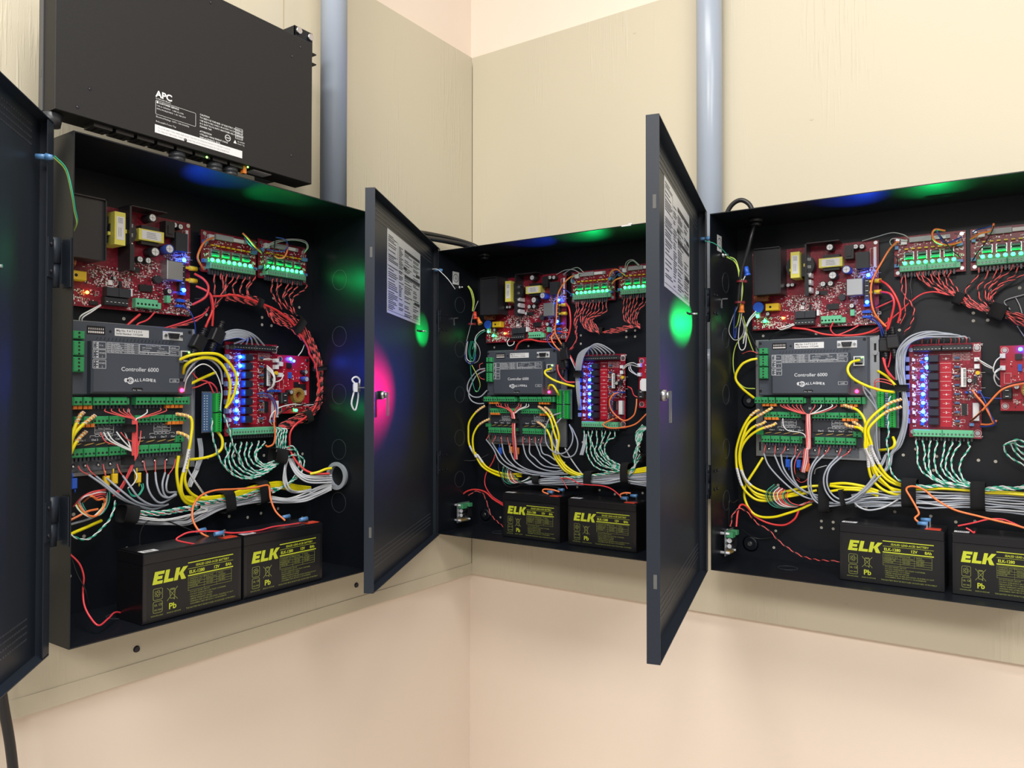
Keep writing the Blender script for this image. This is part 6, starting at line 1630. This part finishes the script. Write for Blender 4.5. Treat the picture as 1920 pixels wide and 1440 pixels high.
(1,'white',9,[459,377,30,449,367,34,439,362,28],''),
(1,'blue',134,[396,340,32,413,340,40,425,328,46,430,309,46,423,288,46],''),
(1,'blue',134,[402,336,30,417,335,38,426,323,42,429,307,42,425,290,40],''),
(1,'orange',134,[420,339,34,426,329,42,430,313,44,424,288,46,427,265,46,425,247,44,419,241,36,420,243,28],''),
(1,'white',131,[537,319,30,505,318,36,472,320,42,441,315,44,422,304,44,418,290,42,428,282,36],''),
(1,'black',1,[562,335,36,555,341,40,534,339,42,545,328,42,513,322,42,461,311,40,442,299,34],''),
(1,'white',124,[518,439,20,510,426,22,501,416,22],''),
(1,'orange',30,[258,100,106,246,106,104,238,113,98,234,125,88,234,139,80,242,155,72,260,168,64,290,174,60,330,172,60,367,171,62,395,173,64,399,165,66,397,148,72,399,126,84,407,110,100],''),
(1,'red2',100,[203,104,140,187,109,140,170,116,138,179,121,136,196,124,136,238,119,136,274,111,136,321,108,136,351,110,136,382,109,136,415,108,134],''),
(1,'black',5,[168,97,40,169,118,40,178,134,44,198,136,46,226,123,50,252,109,60],''),
(1,'red2',37,[25,120,100,33,112,100,45,97,100,51,78,100,51,59,98,48,40,108,49,25,122,54,14,136,77,15,118,101,15,95,130,0,80],''),
(1,'black',137,[36,106,96,42,83,100,50,63,104,58,43,98,66,26,88],''),
(1,'pair_gw',101,[161,153,44,196,148,48,230,150,50,263,151,50,260,156,50,288,155,50,314,156,48,339,155,48,368,159,48,390,163,46,433,163,46],''),
(1,'pair_gw',101,[161,151,44,196,146,48,230,148,50,263,149,50,260,154,50,288,153,50,314,155,48,339,153,48,368,157,48,390,161,46,433,162,46],''),
(1,'pair_rb',101,[161,150,44,196,145,48,230,146,50,263,147,50,260,152,50,288,152,50,314,153,48,339,152,48,368,155,48,390,159,46,433,160,46],''),
(1,'pair_gw',101,[161,148,44,196,143,48,230,144,50,263,145,50,260,151,50,288,151,50,314,152,48,339,151,48,368,153,48,390,157,46,433,159,46],''),
(1,'white',101,[160,145,46,202,135,50,250,137,50,285,141,48,271,149,48,313,151,46],''),
(1,'white',101,[160,142,46,202,133,50,250,135,50,285,139,48,271,147,48,313,149,46],''),
(1,'greyw',125,[255,225,26,257,210,32,264,195,36,277,177,36,287,166,34,304,154,34],'sleeve'),
(1,'greyw',102,[286,222,14,280,207,16,270,193,18,263,179,20],''),
(1,'greyw',102,[289,222,14,284,207,16,274,193,18,267,179,20],''),
(1,'greyw',102,[292,222,14,287,207,16,278,193,18,270,179,20],'')]
GR = {}
for i_, (k, kd, wi, flat, _) in enumerate(WIRES): GR.setdefault((k, KD[kd], wi), []).append(i_)
NUM = ['', 'first', 'second', 'third', 'fourth', 'fifth', 'sixth', 'seventh', 'eighth', 'ninth', 'tenth', 'eleventh', 'twelfth', 'thirteenth']
SUF = {}
for key, ids in GR.items():
    if len(ids) < 2: continue
    m = []
    for i_ in ids:
        f = WIRES[i_][3]; n_ = len(f) // 3; h_ = max(1, n_ // 3)
        m.append((sum(f[0::3][:h_ + 1]) / (h_ + 1), sum(f[1::3][:h_ + 1]) / (h_ + 1), i_))
    du = max(a[0] for a in m) - min(a[0] for a in m); dv = max(a[1] for a in m) - min(a[1] for a in m)
    if du >= dv: m.sort(key=lambda a: a[0]); e0, e1, fr_ = 'leftmost', 'rightmost', 'from left'
    else: m.sort(key=lambda a: -a[1]); e0, e1, fr_ = 'topmost', 'lowest', 'from top'
    for q, a in enumerate(m): SUF[a[2]] = e0 if q == 0 else e1 if q == len(m) - 1 else NUM[q + 1] + ' ' + fr_
def words16(a, b, c, suf):
    def full(a, b, c): return (suf + ' ' if suf else '') + a + ' ' + b + ', ' + c
    L = full(a, b, c)
    for old, new in ((' of the controller', ''), (' the ', ' '), (' and ', ' '), (' central ', ' ')):
        if len(L.replace('-', ' ').split()) <= 16: break
        b = (' ' + b + ' ').replace(old, new if old.endswith(' ') else new).strip(); L = full(a, b, c)
    return L
def helix(P, r, pitch, ph):
    fr = frames(P); out = []; d = 0
    for i, (p, a, b) in enumerate(fr):
        if i: d += (P[i] - P[i - 1]).length
        t = 2 * PI * d / pitch + ph; out.append(p + a * (r * math.cos(t)) + b * (r * math.sin(t)))
    return out
def resample(P, step):
    out = [P[0]]; acc = 0
    for i in range(1, len(P)):
        a, b = P[i - 1], P[i]; L = (b - a).length
        while L > 0 and acc + L >= step:
            t = (step - acc) / L; a = a.lerp(b, t); out.append(a); L = (b - a).length; acc = 0
        acc += L
    out.append(P[-1]); return out
for idx, (k, kd, wi, flat, fl) in enumerate(WIRES):
    pts = [Vector((flat[i] / 1000, flat[i + 1] / 1000, flat[i + 2] / 1000)) for i in range(0, len(flat), 3)]
    lab = words16(KD[kd], WHR[wi], WHERE[k], SUF.get(idx)); n = len(GR[(k, KD[kd], wi)])
    if kd in ('grey', 'greyw') and 'bundle' in WHR[wi]: pts = [pts[0]] + [p + Vector((0, RNG.uniform(-.0012, .0012), RNG.uniform(-.003, .003))) for p in pts[1:-1]] + [pts[-1]]
    grp = '%ss %s in the %s' % (KD[kd], WHR[wi], WHERE[k]) if n > 1 else None
    P = smooth_path(pts, 6); o0 = tuple(P[0])
    if kd.startswith('pair'):
        r = empty('twisted_pair'); rr = .00105; P = resample(P, .0031); ph = RNG.random() * 6.28; pitch = RNG.uniform(.016, .022)
        for j, c in enumerate(('redt', 'black') if kd == 'pair_rb' else ('green', 'white')):
            b = MB(); b.rawtube(helix(P, rr * .95, pitch, ph + PI * j), rr * (1.0), 5)
            w = b.build('wire', 'w_' + c, r, o0); w['label'] = c.replace('redt', 'red') + ' wire of the twisted pair'
            w.location = (0, 0, 0)
        place(r, k, *o0); tag(r, lab, 'wire', grp)
    else:
        rad, ns = KR[kd]; b = MB(); b.rawtube(P, rad, ns)
        o = b.build(KN.get(kd, 'wire'), 'w_' + kd, None, o0); place(o, k, *o0); tag(o, lab, 'cable' if kd in KN else 'wire', grp)
        if kd == 'yellow' and 'output terminals of the controller' in WHR[wi] and len(P) > 14 and P[0].y > .262:
            seg = resample(P[:11], .0016)[:22]; q = empty('frayed_strands', o)
            for j, c in enumerate(('w_tan', 'w_orange', 'w_white')):
                b = MB(); b.rawtube(helix(seg, rad * 1.1, .0065, j * 2.1), .0009, 5); b.build('strand', c, q, o0).location = (0, 0, 0)
        if fl == 'plug':
            b = MB(); p = P[0]; b.box(p.x - .006, p.x + .006, p.y - .005, p.y + .005, p.z - .014, p.z + .002); q = b.build('plug', 'clear', o, o0); q.location = (0, 0, 0); q['label'] = 'clear modular plug'
        if fl == 'sleeve':
            m = len(P) // 2; 
            span = [i for i in range(len(P)) if abs(i - m) * 1. < len(P)]
            a0 = m - 2; L = 0; i = a0
            while i < len(P) - 1 and L < .036: L += (P[i + 1] - P[i]).length; i += 1
            seg = P[a0:i + 1]
            b = MB(); b.rawtube(seg, rad * 1.12, 8); q = b.build('cable_marker', 'paper', o, o0); q.location = (0, 0, 0)
            b = MB(); fr = frames(seg)
            for t_ in range(1, len(seg) - 1, 1):
                p = seg[t_]; b.ring((p.x, p.y, p.z + rad * 1.1), .0006, .0010, .0002, 8)
            z = b.build('marker_text', 'printd', q, o0); z.location = (0, 0, 0)

# crimps, wire nuts, bushings, stickers, grommet ring
def cable_obj(name, pts, r, m, label, cat, n=10, group=None):
    P = smooth_path(pts, 8); b = MB(); b.rawtube(P, r, n); o = b.build(name, m, None, tuple(P[0])); o.location = (P[0].x, -P[0].z, P[0].y); tag(o, label, cat, group); return o
b = MB(); b.ring((0, 0, 0), .020, .0245, .012, 32, 0, 'u'); b.ring((-.002, 0, 0), .020, .0275, .003, 32, 0, 'u')
o = b.build('grommet_ring', 'ring'); place(o, 1, CW - .0025 - .006, .178, .083); tag(o, 'grey ring grommet where cables leave the right side of the left cabinet', 'grommet')
for k, u, w in ((2, .085, .085), (3, .065, .085)):
    b = MB(); b.cyl((0, 0, 0), .014, -.008, ax='v', n=16); b.cyl((0, -.008, 0), .0105, -.007, ax='v', n=8)
    o = b.build('cord_bushing', 'blackp'); place(o, k, u, CH - .0016, w); tag(o, 'black cord bushing under the roof of the ' + WHERE[k], 'bushing', 'cord bushings')
for k, c, u, v, w, a, lab in ((3, 'cellblue', .048, .586, .088, -10, 'blue wire nut beside the black cord in the right cabinet'), (3, 'orange', .035, .514, .080, 4, 'orange wire nut below the red tie in the right cabinet'), (2, 'redp', .053, .538, .082, -8, 'red wire nut on the harness in the middle cabinet'), (2, 'orange', .056, .525, .07, -30, 'orange wire nut behind the red one in the middle cabinet')):
    b = MB(); b.cyl((0, -.009, 0), .0052, .018, ax='v', n=12, r2=.0042); b.ring((0, -.009, 0), .005, .0062, .003, 12, 0, 'v')
    o = b.build('wire_nut', c); place(o, k, u, v, w); o.rotation_euler.rotate_axis('Y', math.radians(a)); tag(o, lab, 'wire nut')
for k, u, v, w in ((3, .037, .564, .090), (3, .031, .523, .084), (2, .042, .515, .082)):
    b = MB(); b.ring((0, 0, 0), .0066, .0088, .004, 14, 0, 'v'); b.box(.006, .0115, -.001, .004, -.003, .003)
    o = b.build('cable_tie', 'maroon' if 'maroon' in M else 'redp'); place(o, k, u, v, w); tag(o, 'dark red cable tie on the wire harness of the ' + WHERE[k] + (', %s one' % ('upper' if v > .53 else 'lower') if k == 3 else ''), 'cable tie', 'red cable ties')
for k in (2, 3):
    w = .095 if k == 2 else .115; v = .634 if k == 2 else .642
    b = MB(); b.box(.0017, .0019, v - .016, v + .016, w - .013, w + .013, 0)
    b.ring((.0019, v, w), .0092, .0108, .0001, 24, 1, 'u')
    b.box(.0019, .0020, v, v + .007, w - .0006, w + .0006, 1)
    for i, q in enumerate((.0055, .0036, .0018)): b.box(.0019, .0020, v - .0006 - i * .0024, v + .0004 - i * .0024, w - q, w + q, 1)
    o = b.build('earth_symbol_sticker', ['paper', 'printd'], None, (.0017, v, w)); place(o, k, .0017, v, w); tag(o, 'small white earth symbol sticker on the side of the ' + WHERE[k], 'sticker', 'earth stickers')
    b = MB(); b.cyl((.0017, v - .022, w - .012), .005, .006, ax='u', n=6); b.cyl((.0017, v - .022, w - .012), .0022, .014, ax='u', n=8); 
    o = b.build('earth_stud', 'steel', None, (.0017, v - .022, w - .012)); place(o, k, .0017, v - .022, w - .012); tag(o, 'steel earth stud with nut below the sticker in the ' + WHERE[k], 'stud', 'earth studs')
    b = MB(); b.box(0, .012, -.0012, .0012, 0, .003); b.box(0, .0012, -.018, .0012, 0, .003)
    o = b.build('cable_hook', 'steel'); place(o, k, .0017, .532, .100); tag(o, 'small steel hook on the inner side of the ' + WHERE[k], 'hook', 'cable hooks')
# door earth wires of the left cabinet
P = [(.075, 1.8032, -1.226)]
def dw(k, s, v, n):
    pu, pw, th = DOORS[k]; t = math.radians(th); return Vector((pu + s * math.cos(t) + n * math.sin(t), v, pw + s * math.sin(t) - n * math.cos(t)))
pts = [dw(1, .030, .645, .010), Vector((-.016, .632, .178)), Vector((-.009, .602, .180)), Vector((-.003, .582, .175)), Vector((.004, .568, .167)), Vector((.012, .560, .14))]
for q, c in ((0, 'yg'), (.0016, 'green')):
    P = smooth_path([p + Vector((0, q, q)) for p in pts], 6); b = MB(); b.rawtube(P, .0011, 6); o = b.build('earth_wire', 'w_' + c, None, tuple(P[0])); place(o, 1, *P[0]); tag(o, ('yellow' if c == 'yg' else 'green') + ' strand of the earth wire bridging from the far left door to its cabinet', 'wire')

# ------------------------------------------------------------------ conduits
def conduit(x, y, z0, z1, r, lab, straps):
    b = MB(); b.cyl((0, 0, 0), r, z1 - z0, ax='v', n=40); o = b.build('conduit', 'pvc'); o.location = (x, y, z0); tag(o, lab, 'conduit', 'grey conduits'); return o
c1 = conduit(.0780, -.513 - .045, Z0 + CH, 3.1, .0262, 'upright grey plastic conduit entering the roof of the left cabinet', [])
c2 = conduit(.659, -.032, Z0 + .13, 3.1, .0268, 'upright grey plastic conduit between the middle and right cabinets', [])
b = MB(); b.cyl((0, 0, 0), .0305, .045, ax='v', n=40); o = b.build('coupling', 'pvc', c2); o.location = (0, 0, .26)

# ------------------------------------------------------------------ rack power unit on the left wall
ap = empty('rack_power_unit')
AY0, AW, AB, AHt = -.022, .435, .7155, .253      # u start, width, bottom v, height
place(ap, 1, AY0, AB, .115)
tag(ap, 'flat black rack power unit with white APC lettering mounted above the left cabinet', 'power unit')
b = MB(); b.box(0, AW, 0, AHt, 0, .045, 0, .0008); b.box(.0005, AW - .0005, AHt, AHt + .0012, .002, .043); b.build('chassis', 'apc', ap)
b = MB(); b.box(-.0012, 0, .004, AHt, .004, .014); b.box(-.0014, 0, .05, .06, .006, .010, 0); b.build('side_seam', 'graphite', ap)
for u, v in ((.045, .0415), (.029, .0115), (.23, .240), (.408, .237), (.390, .214), (.389, .040), (.188, .0105)):
    b = MB(); b.cyl((u, v, .045), .0026, .0004, n=10, m=0); b.box(u - .0012, u - .0002, v - .0004, v + .0004, .0454, .0455, 1); b.build('case_screw', ['screwd', 'steel'], ap)  # steel fleck on each dark screw is a painted highlight
# mounting ears
b = MB(); b.box(AW - .002, AW + .040, AHt + .002, AHt + .046, -.003, -.001); b.box(AW - .002, AW, AHt - .03, AHt + .046, -.115, -.001); b.box(AW - .001, AW + .0005, .02, AHt - .01, -.115, .0); b.box(AW - .001, AW + .018, AHt - .012, AHt - .010, -.05, .035); b.box(AW - .001, AW + .018, AHt - .030, AHt - .028, -.05, .035);
b.build('wall_bracket', 'paint', ap)
for u, v in ((AW + .006, AHt + .038), (AW + .033, AHt + .036)):
    b = MB(); b.cyl((u, v, -.001), .0062, .005, n=8); b.build('bracket_bolt', 'steel', ap)
w = .0451; b = MB()
b.text('APC', .140, .062, .013, w, bold=.035, sx=1.05); b.text('by Schneider Electric', .140, .0585, .0028, w, bold=.01)
b.rframe(.140, .205, .036, .0565, .0004, w, .0015)
b.text('CUSTOMER SERVICE', .145, .0525, .0035, w, bold=.02); b.text('USA & CANADA   1 888 272 2782', .1415, .0480, .0030, w); b.text('INTL WORLDWIDE  1 401 788 2797', .1415, .0435, .0030, w); b.box(.1415, .144, .0525, .0555, w, w + .0002)
b.text('Electrical Ratings: 120V~ 15A 50/60Hz', .1405, .0315, .0034, w); b.text('Relocatable Power Tap', .1405, .0245, .0034, w)
for i, t in enumerate(('CAUTION', 'TO REDUCE THE RISK OF ELECTRIC SHOCK', 'USE INDOORS ONLY, IN A DRY LOCATION.', 'DO NOT PLUG INTO ANOTHER RELOCATABLE', 'POWER TAP.')): b.text(t, .212, .0560 - i * .0046, .0037, w, bold=.01)
for i, t in enumerate(('ATTENTION', 'UTILISER UNIQUEMENT DANS', 'EMPLACEMENTS SECS')): b.text(t, .212, .0300 - i * .0046, .0037, w, bold=.01)
b.ring((.262, .0345, w), .0042, .0052, .0002, 24); b.text('NOM', .2585, .0333, .0034, w, bold=.02)
b.prism([(.2725, .0295), (.2785, .0295), (.2755, .035)], w, w + .0002); b.text('UL LISTED', .280, .0330, .003, w); b.text('Power Tap', .280, .0293, .003, w)
for i in range(4): b.frame(.276, .2895, .038 + i * .0046, .0420 + i * .0046, .0004, w); b.text('C B A 15A', .277, .0388 + i * .0046, .003, w)
b.build('lettering', 'paper', ap)
b = MB(); b.box(.139, .289, .0085, .0205, w, w + .0002); l = b.build('warning_strip', 'paper', ap)
b = MB(); b.text('TO LOCK AND TURN, PRESS AND HOLD THE SWITCH WHILE ROTATING TO THE TEST POSITION', .143, .0155, .0034, w + .0002, sx=.82); b.text('TO UNLOCK THE CORD, TWIST AND SLIDE THE LATCH WHILE PULLING ON THE CONNECTOR', .143, .0108, .0034, w + .0002, sx=.82); b.build('strip_text', 'greyprint', l)
for i in range(8):
    u = .055 + i * .031
    b = MB(); b.box(u, u + .026, -.0055, 0, .010, .037); o_ = b.build('outlet', 'blackp', ap)
    b = MB(); b.box(u + .006, u + .008, -.0058, -.0055, .016, .030); b.box(u + .016, u + .018, -.0058, -.0055, .016, .030); b.build('outlet_slots', 'hole', o_)
for u, h_ in ((.187, 1), (.252, 1), (.281, 1)):
    q = empty('power_plug'); place(q, 1, AY0 + u, AB - .006, .140)
    b = MB(); b.cyl((0, -.0005, 0), .0125, -.008, ax='v', n=10); b.cyl((0, -.0085, 0), .0125, -.0065, ax='v', n=10, r2=.010); b.build('plug_body', 'blackp2', q)
    tag(q, 'black power plug under the rack unit, %s of three' % {.187: 'leftmost', .252: 'middle', .281: 'rightmost'}[u], 'plug', 'black power plugs')
for o in bpy.data.objects:
    pass
led_part(ap, .226, -.0055, .043, .0018, 'ledgs', 'green_indicator').rotation_euler = (0, 0, 0)
led_part(ap, .300, -.003, .045, .0016, 'ledgs', 'green_indicator')
b = MB(); b.box(.297, .303, -.012, 0, .03, .038); b.build('amber_switch', 'orange', ap)
b = MB(); b.box(.32, .356, -.0008, 0, .010, .034); b.build('underside_label', 'paper', ap)
cable_obj('mains_cable', [(.100, 1.880, 1.128), (.108, 1.866, 1.124), (.110, 1.85, 1.118), (.09, 1.80, 1.115), (.06, 1.6, 1.12), (.045, 1.3, 1.135)], .0085, 'w_cable', 'thick black cord plugged into the lower left of the rack power unit', 'cable', 12)
q = empty('power_plug'); place(q, 1, -.016, AB - .004, .138)
b = MB(); b.cyl((0, .002, 0), .014, -.016, ax='v', n=14, r2=.011); b.build('plug_body', 'blackp2', q); tag(q, 'black plug at the far left underside of the rack power unit', 'plug')

# ------------------------------------------------------------------ cords on top, hanging cord, board screws
cable_obj('mains_cable', [(.03, 1.875, .42), (.03, 1.880, .30), (.035, 1.885, .22), (.05, 1.884, .14), (.075, 1.874, .095), (.098, 1.858, .085)], .0062, 'w_cable', 'upper of two black cords curving over the roof of the middle cabinet', 'cable')
cable_obj('mains_cable', [(.045, 1.868, .44), (.045, 1.868, .30), (.05, 1.873, .20), (.065, 1.872, .13), (.085, 1.864, .10), (.112, 1.856, .09)], .0062, 'w_cable', 'lower of two black cords curving over the roof of the middle cabinet', 'cable')
b = MB(); b.cyl((0, 0, 0), .006, .012, ax='v', n=10); o = b.build('cord_clamp', 'redp'); place(o, 2, .083, CH + .002, .05); tag(o, 'small dark red clamp at the cord entry on the middle cabinet roof', 'clamp')
cable_obj('mains_cable', [(.706, 1.853, .07), (.710, 1.876, .07), (.722, 1.892, .07), (.738, 1.897, .07), (.753, 1.888, .07), (.761, 1.872, .07), (.764, 1.853, .07)], .0048, 'w_cable', 'black cord looped over the roof of the right cabinet', 'cable')
cable_obj('mains_cable', [(.03, 1.24, 1.140), (.03, 1.085, 1.122), (.03, .97, 1.106), (.032, .70, 1.085), (.05, .2, 1.12), (.06, .008, 1.15)], .0068, 'w_cable', 'black cord hanging down the left wall below the far left door', 'cable', 12)
for y, z, lab in ((-1.0973 + .187, Z0 - .0806, 'black screw in the plywood below the left cabinet, nearer one'), (-1.0973 + .682, Z0 - .0767, 'black screw in the plywood beside the door of the middle cabinet')):
    b = MB(); b.cyl((0, 0, 0), .0058, .003, ax='w', n=12, r2=.0045); o = b.build('board_screw', 'screwd'); o.location = (.0016 if z < PZ0 + .028 else 0, y, z); o.rotation_euler = (0, 0, PI / 2); tag(o, lab, 'screw')
for i, (x, z) in enumerate(((.86, 2.06), (.47, 2.34), (1.25, 1.065), (.92, 1.09))):
    b = MB(); b.cyl((0, 0, 0), .004, .0006, ax='w', n=10); b.cyl((0, 0, .0006), .0012, .0003, ax='w', n=8); o = b.build('filled_nail', ['ply']); o.location = (x, 0, z)
    tag(o, 'painted-over nail head in the right plywood, ' + ('above the right cabinet', 'high near the corner', 'at the lower right', 'just under the right cabinet')[i], 'nail')

# ------------------------------------------------------------------ beams of the clear-lens LEDs (their own light)
def beam(k, p, q, col, e, ang, blend=.5, rad=.002):
    d = bpy.data.lights.new('led_beam', 'SPOT'); d.energy = e; d.color = col; d.spot_size = math.radians(ang); d.spot_blend = blend; d.shadow_soft_size = rad
    o = bpy.data.objects.new('led_beam', d); COL.objects.link(o); a, c = world_pt(k, *p), world_pt(k, *q)
    o.location = a; o.rotation_euler = (c - a).to_track_quat('-Z', 'Y').to_euler()
for k in (2, 3):
    P = POS[k]
    a = (P['psu'][0] + .027, P['psu'][1] + .018, .026); t = {2: .105, 3: .19}[k]; q = dw(k, t, {2: .490, 3: .468}[k], -.015)
    beam(k, a, tuple(q), (0, 1, .16), {2: 1.9, 3: 2.0}[k], {2: 21, 3: 17}[k], .6)
    a = (P['ctl'][0] + .198, P['ctl'][1] + .133, .040); q = dw(k, .535, .335, -.015)
    beam(k, a, tuple(q), (1, 0, .13), 17 if k == 2 else .4, 24, 1.)
    a = (P['rl'][0] + .024, P['rl'][1] + .09, .03); q = dw(k, .44, .36, -.015)
    beam(k, a, tuple(q), (.02, .08, 1), 7.0 if k == 2 else 3.5, 60, 1.)
for k in (1, 2, 3):
    P = POS[k]
    beam(k, (P['psu'][0] + .223, P['psu'][1] + .096, .03), (.25, CH, .14), (.01, .08, 1), 4.0, 52, 1.)
    beam(k, (P['fa'][0] + .07, P['fa'][1] + .024, .03), (.38, CH, .13), (0, 1, .2), 2.6, 62, 1.)
beam(1, (POS[1]['rl'][0] + .03, POS[1]['rl'][1] + .13, .05), (CW, .40, .13), (.01, .07, 1), 1.6, 60, 1.)
beam(1, (POS[1]['sm'][0] + .00, POS[1]['sm'][1] + .01, .05), (CW, .27, .11), (0, 1, .25), .12, 90, 1.)
beam(1, (POS[1]['fb'][0] + .03, POS[1]['fb'][1] + .024, .05), (CW, .55, .10), (0, 1, .25), .35, 80, 1.)

# ------------------------------------------------------------------ keys on the door fronts, splices under the controllers
for k, lab in ((2, 'white key cap and loop on the outer face of the middle cabinet door'), (3, 'white key cap on the outer face of the right cabinet door')):
    r = empty('door_key'); p = dw(k, .472, .352, -.016 - .0015); place(r, k, *p); r.rotation_euler.rotate_axis('Z', -math.radians(DOORS[k][2]))
    D_ = .048 if k == 2 else .024
    b = MB(); b.cyl((0, 0, 0), .0055, .012, n=12); b.box(-.003, .003, -.001, .001, .012, D_); b.build('key_blade', 'steel', r)
    b = MB(); b.box(-.009, .009, -.008, .009, D_ - .010, D_, 0, .003); b.build('key_head', 'nylon', r)
    b = MB()
    if k == 2: b.tube([(0, .004, D_ - .006), (.004, .014, D_ + .002), (.001, .020, D_ - .004), (-.004, .014, D_ - .010), (-.002, 0, D_ - .008), (-.001, -.02, D_ - .008), (.003, -.042, D_ - .004), (.007, -.030, D_ + .002), (.003, -.006, D_ - .002)], .0018, 7)
    if k == 2: b.build('key_loop', 'nylon', r)
    tag(r, lab, 'key', 'door keys')
for i, (k, u, v, w, c, lab) in enumerate(((3, .111, .202, .030, 'cellblue', 'blue splice under the controller, left one in the right cabinet'), (3, .132, .202, .030, 'cellblue', 'blue splice under the controller beside the red trunk, right cabinet'), (3, .150, .196, .036, 'orange', 'orange splice right of the red trunk, right cabinet'),
        (2, .094, .198, .030, 'cellblue', 'blue splice under the controller in the middle cabinet'), (2, .128, .202, .032, 'orange', 'orange splice left of the red trunk, middle cabinet'), (2, .145, .200, .030, 'orange', 'orange splice behind the red trunk, middle cabinet'),
        (1, .072, .204, .026, 'cellblue', 'blue relay block at the lower left of the controller, left cabinet'), (1, .118, .204, .032, 'ycrimp', 'yellow crimp left of the red trunk, left cabinet'), (1, .133, .206, .028, 'ycrimp', 'second yellow crimp left of the red trunk, left cabinet'), (1, .1665, .205, .036, 'ycrimp', 'yellow crimp with green wires right of the red trunk, left cabinet'))):
    b = MB(); b.box(-.0045, .0045, -.008, .008, -.003, .003, 0, .0012); b.cyl((-.002, .008, 0), .0011, .008, ax='v', n=6); b.cyl((.002, -.008, 0), .0011, -.006, ax='v', n=6)
    o = b.build('wire_splice', c); place(o, k, u, v, w); tag(o, lab, 'splice', 'wire splices')

b = MB(); b.box(0, .022, -.002, .0004, 0, .0006); b.box(.002, .018, .0004, .0007, -.010, .0006); b.box(.016, .024, .0, .003, -.002, .0010)
o = b.build('tape_scrap', 'paper'); place(o, 2, .498, CH, CD + .0002); tag(o, 'tiny white scrap of tape on the roof edge of the middle cabinet', 'tape')
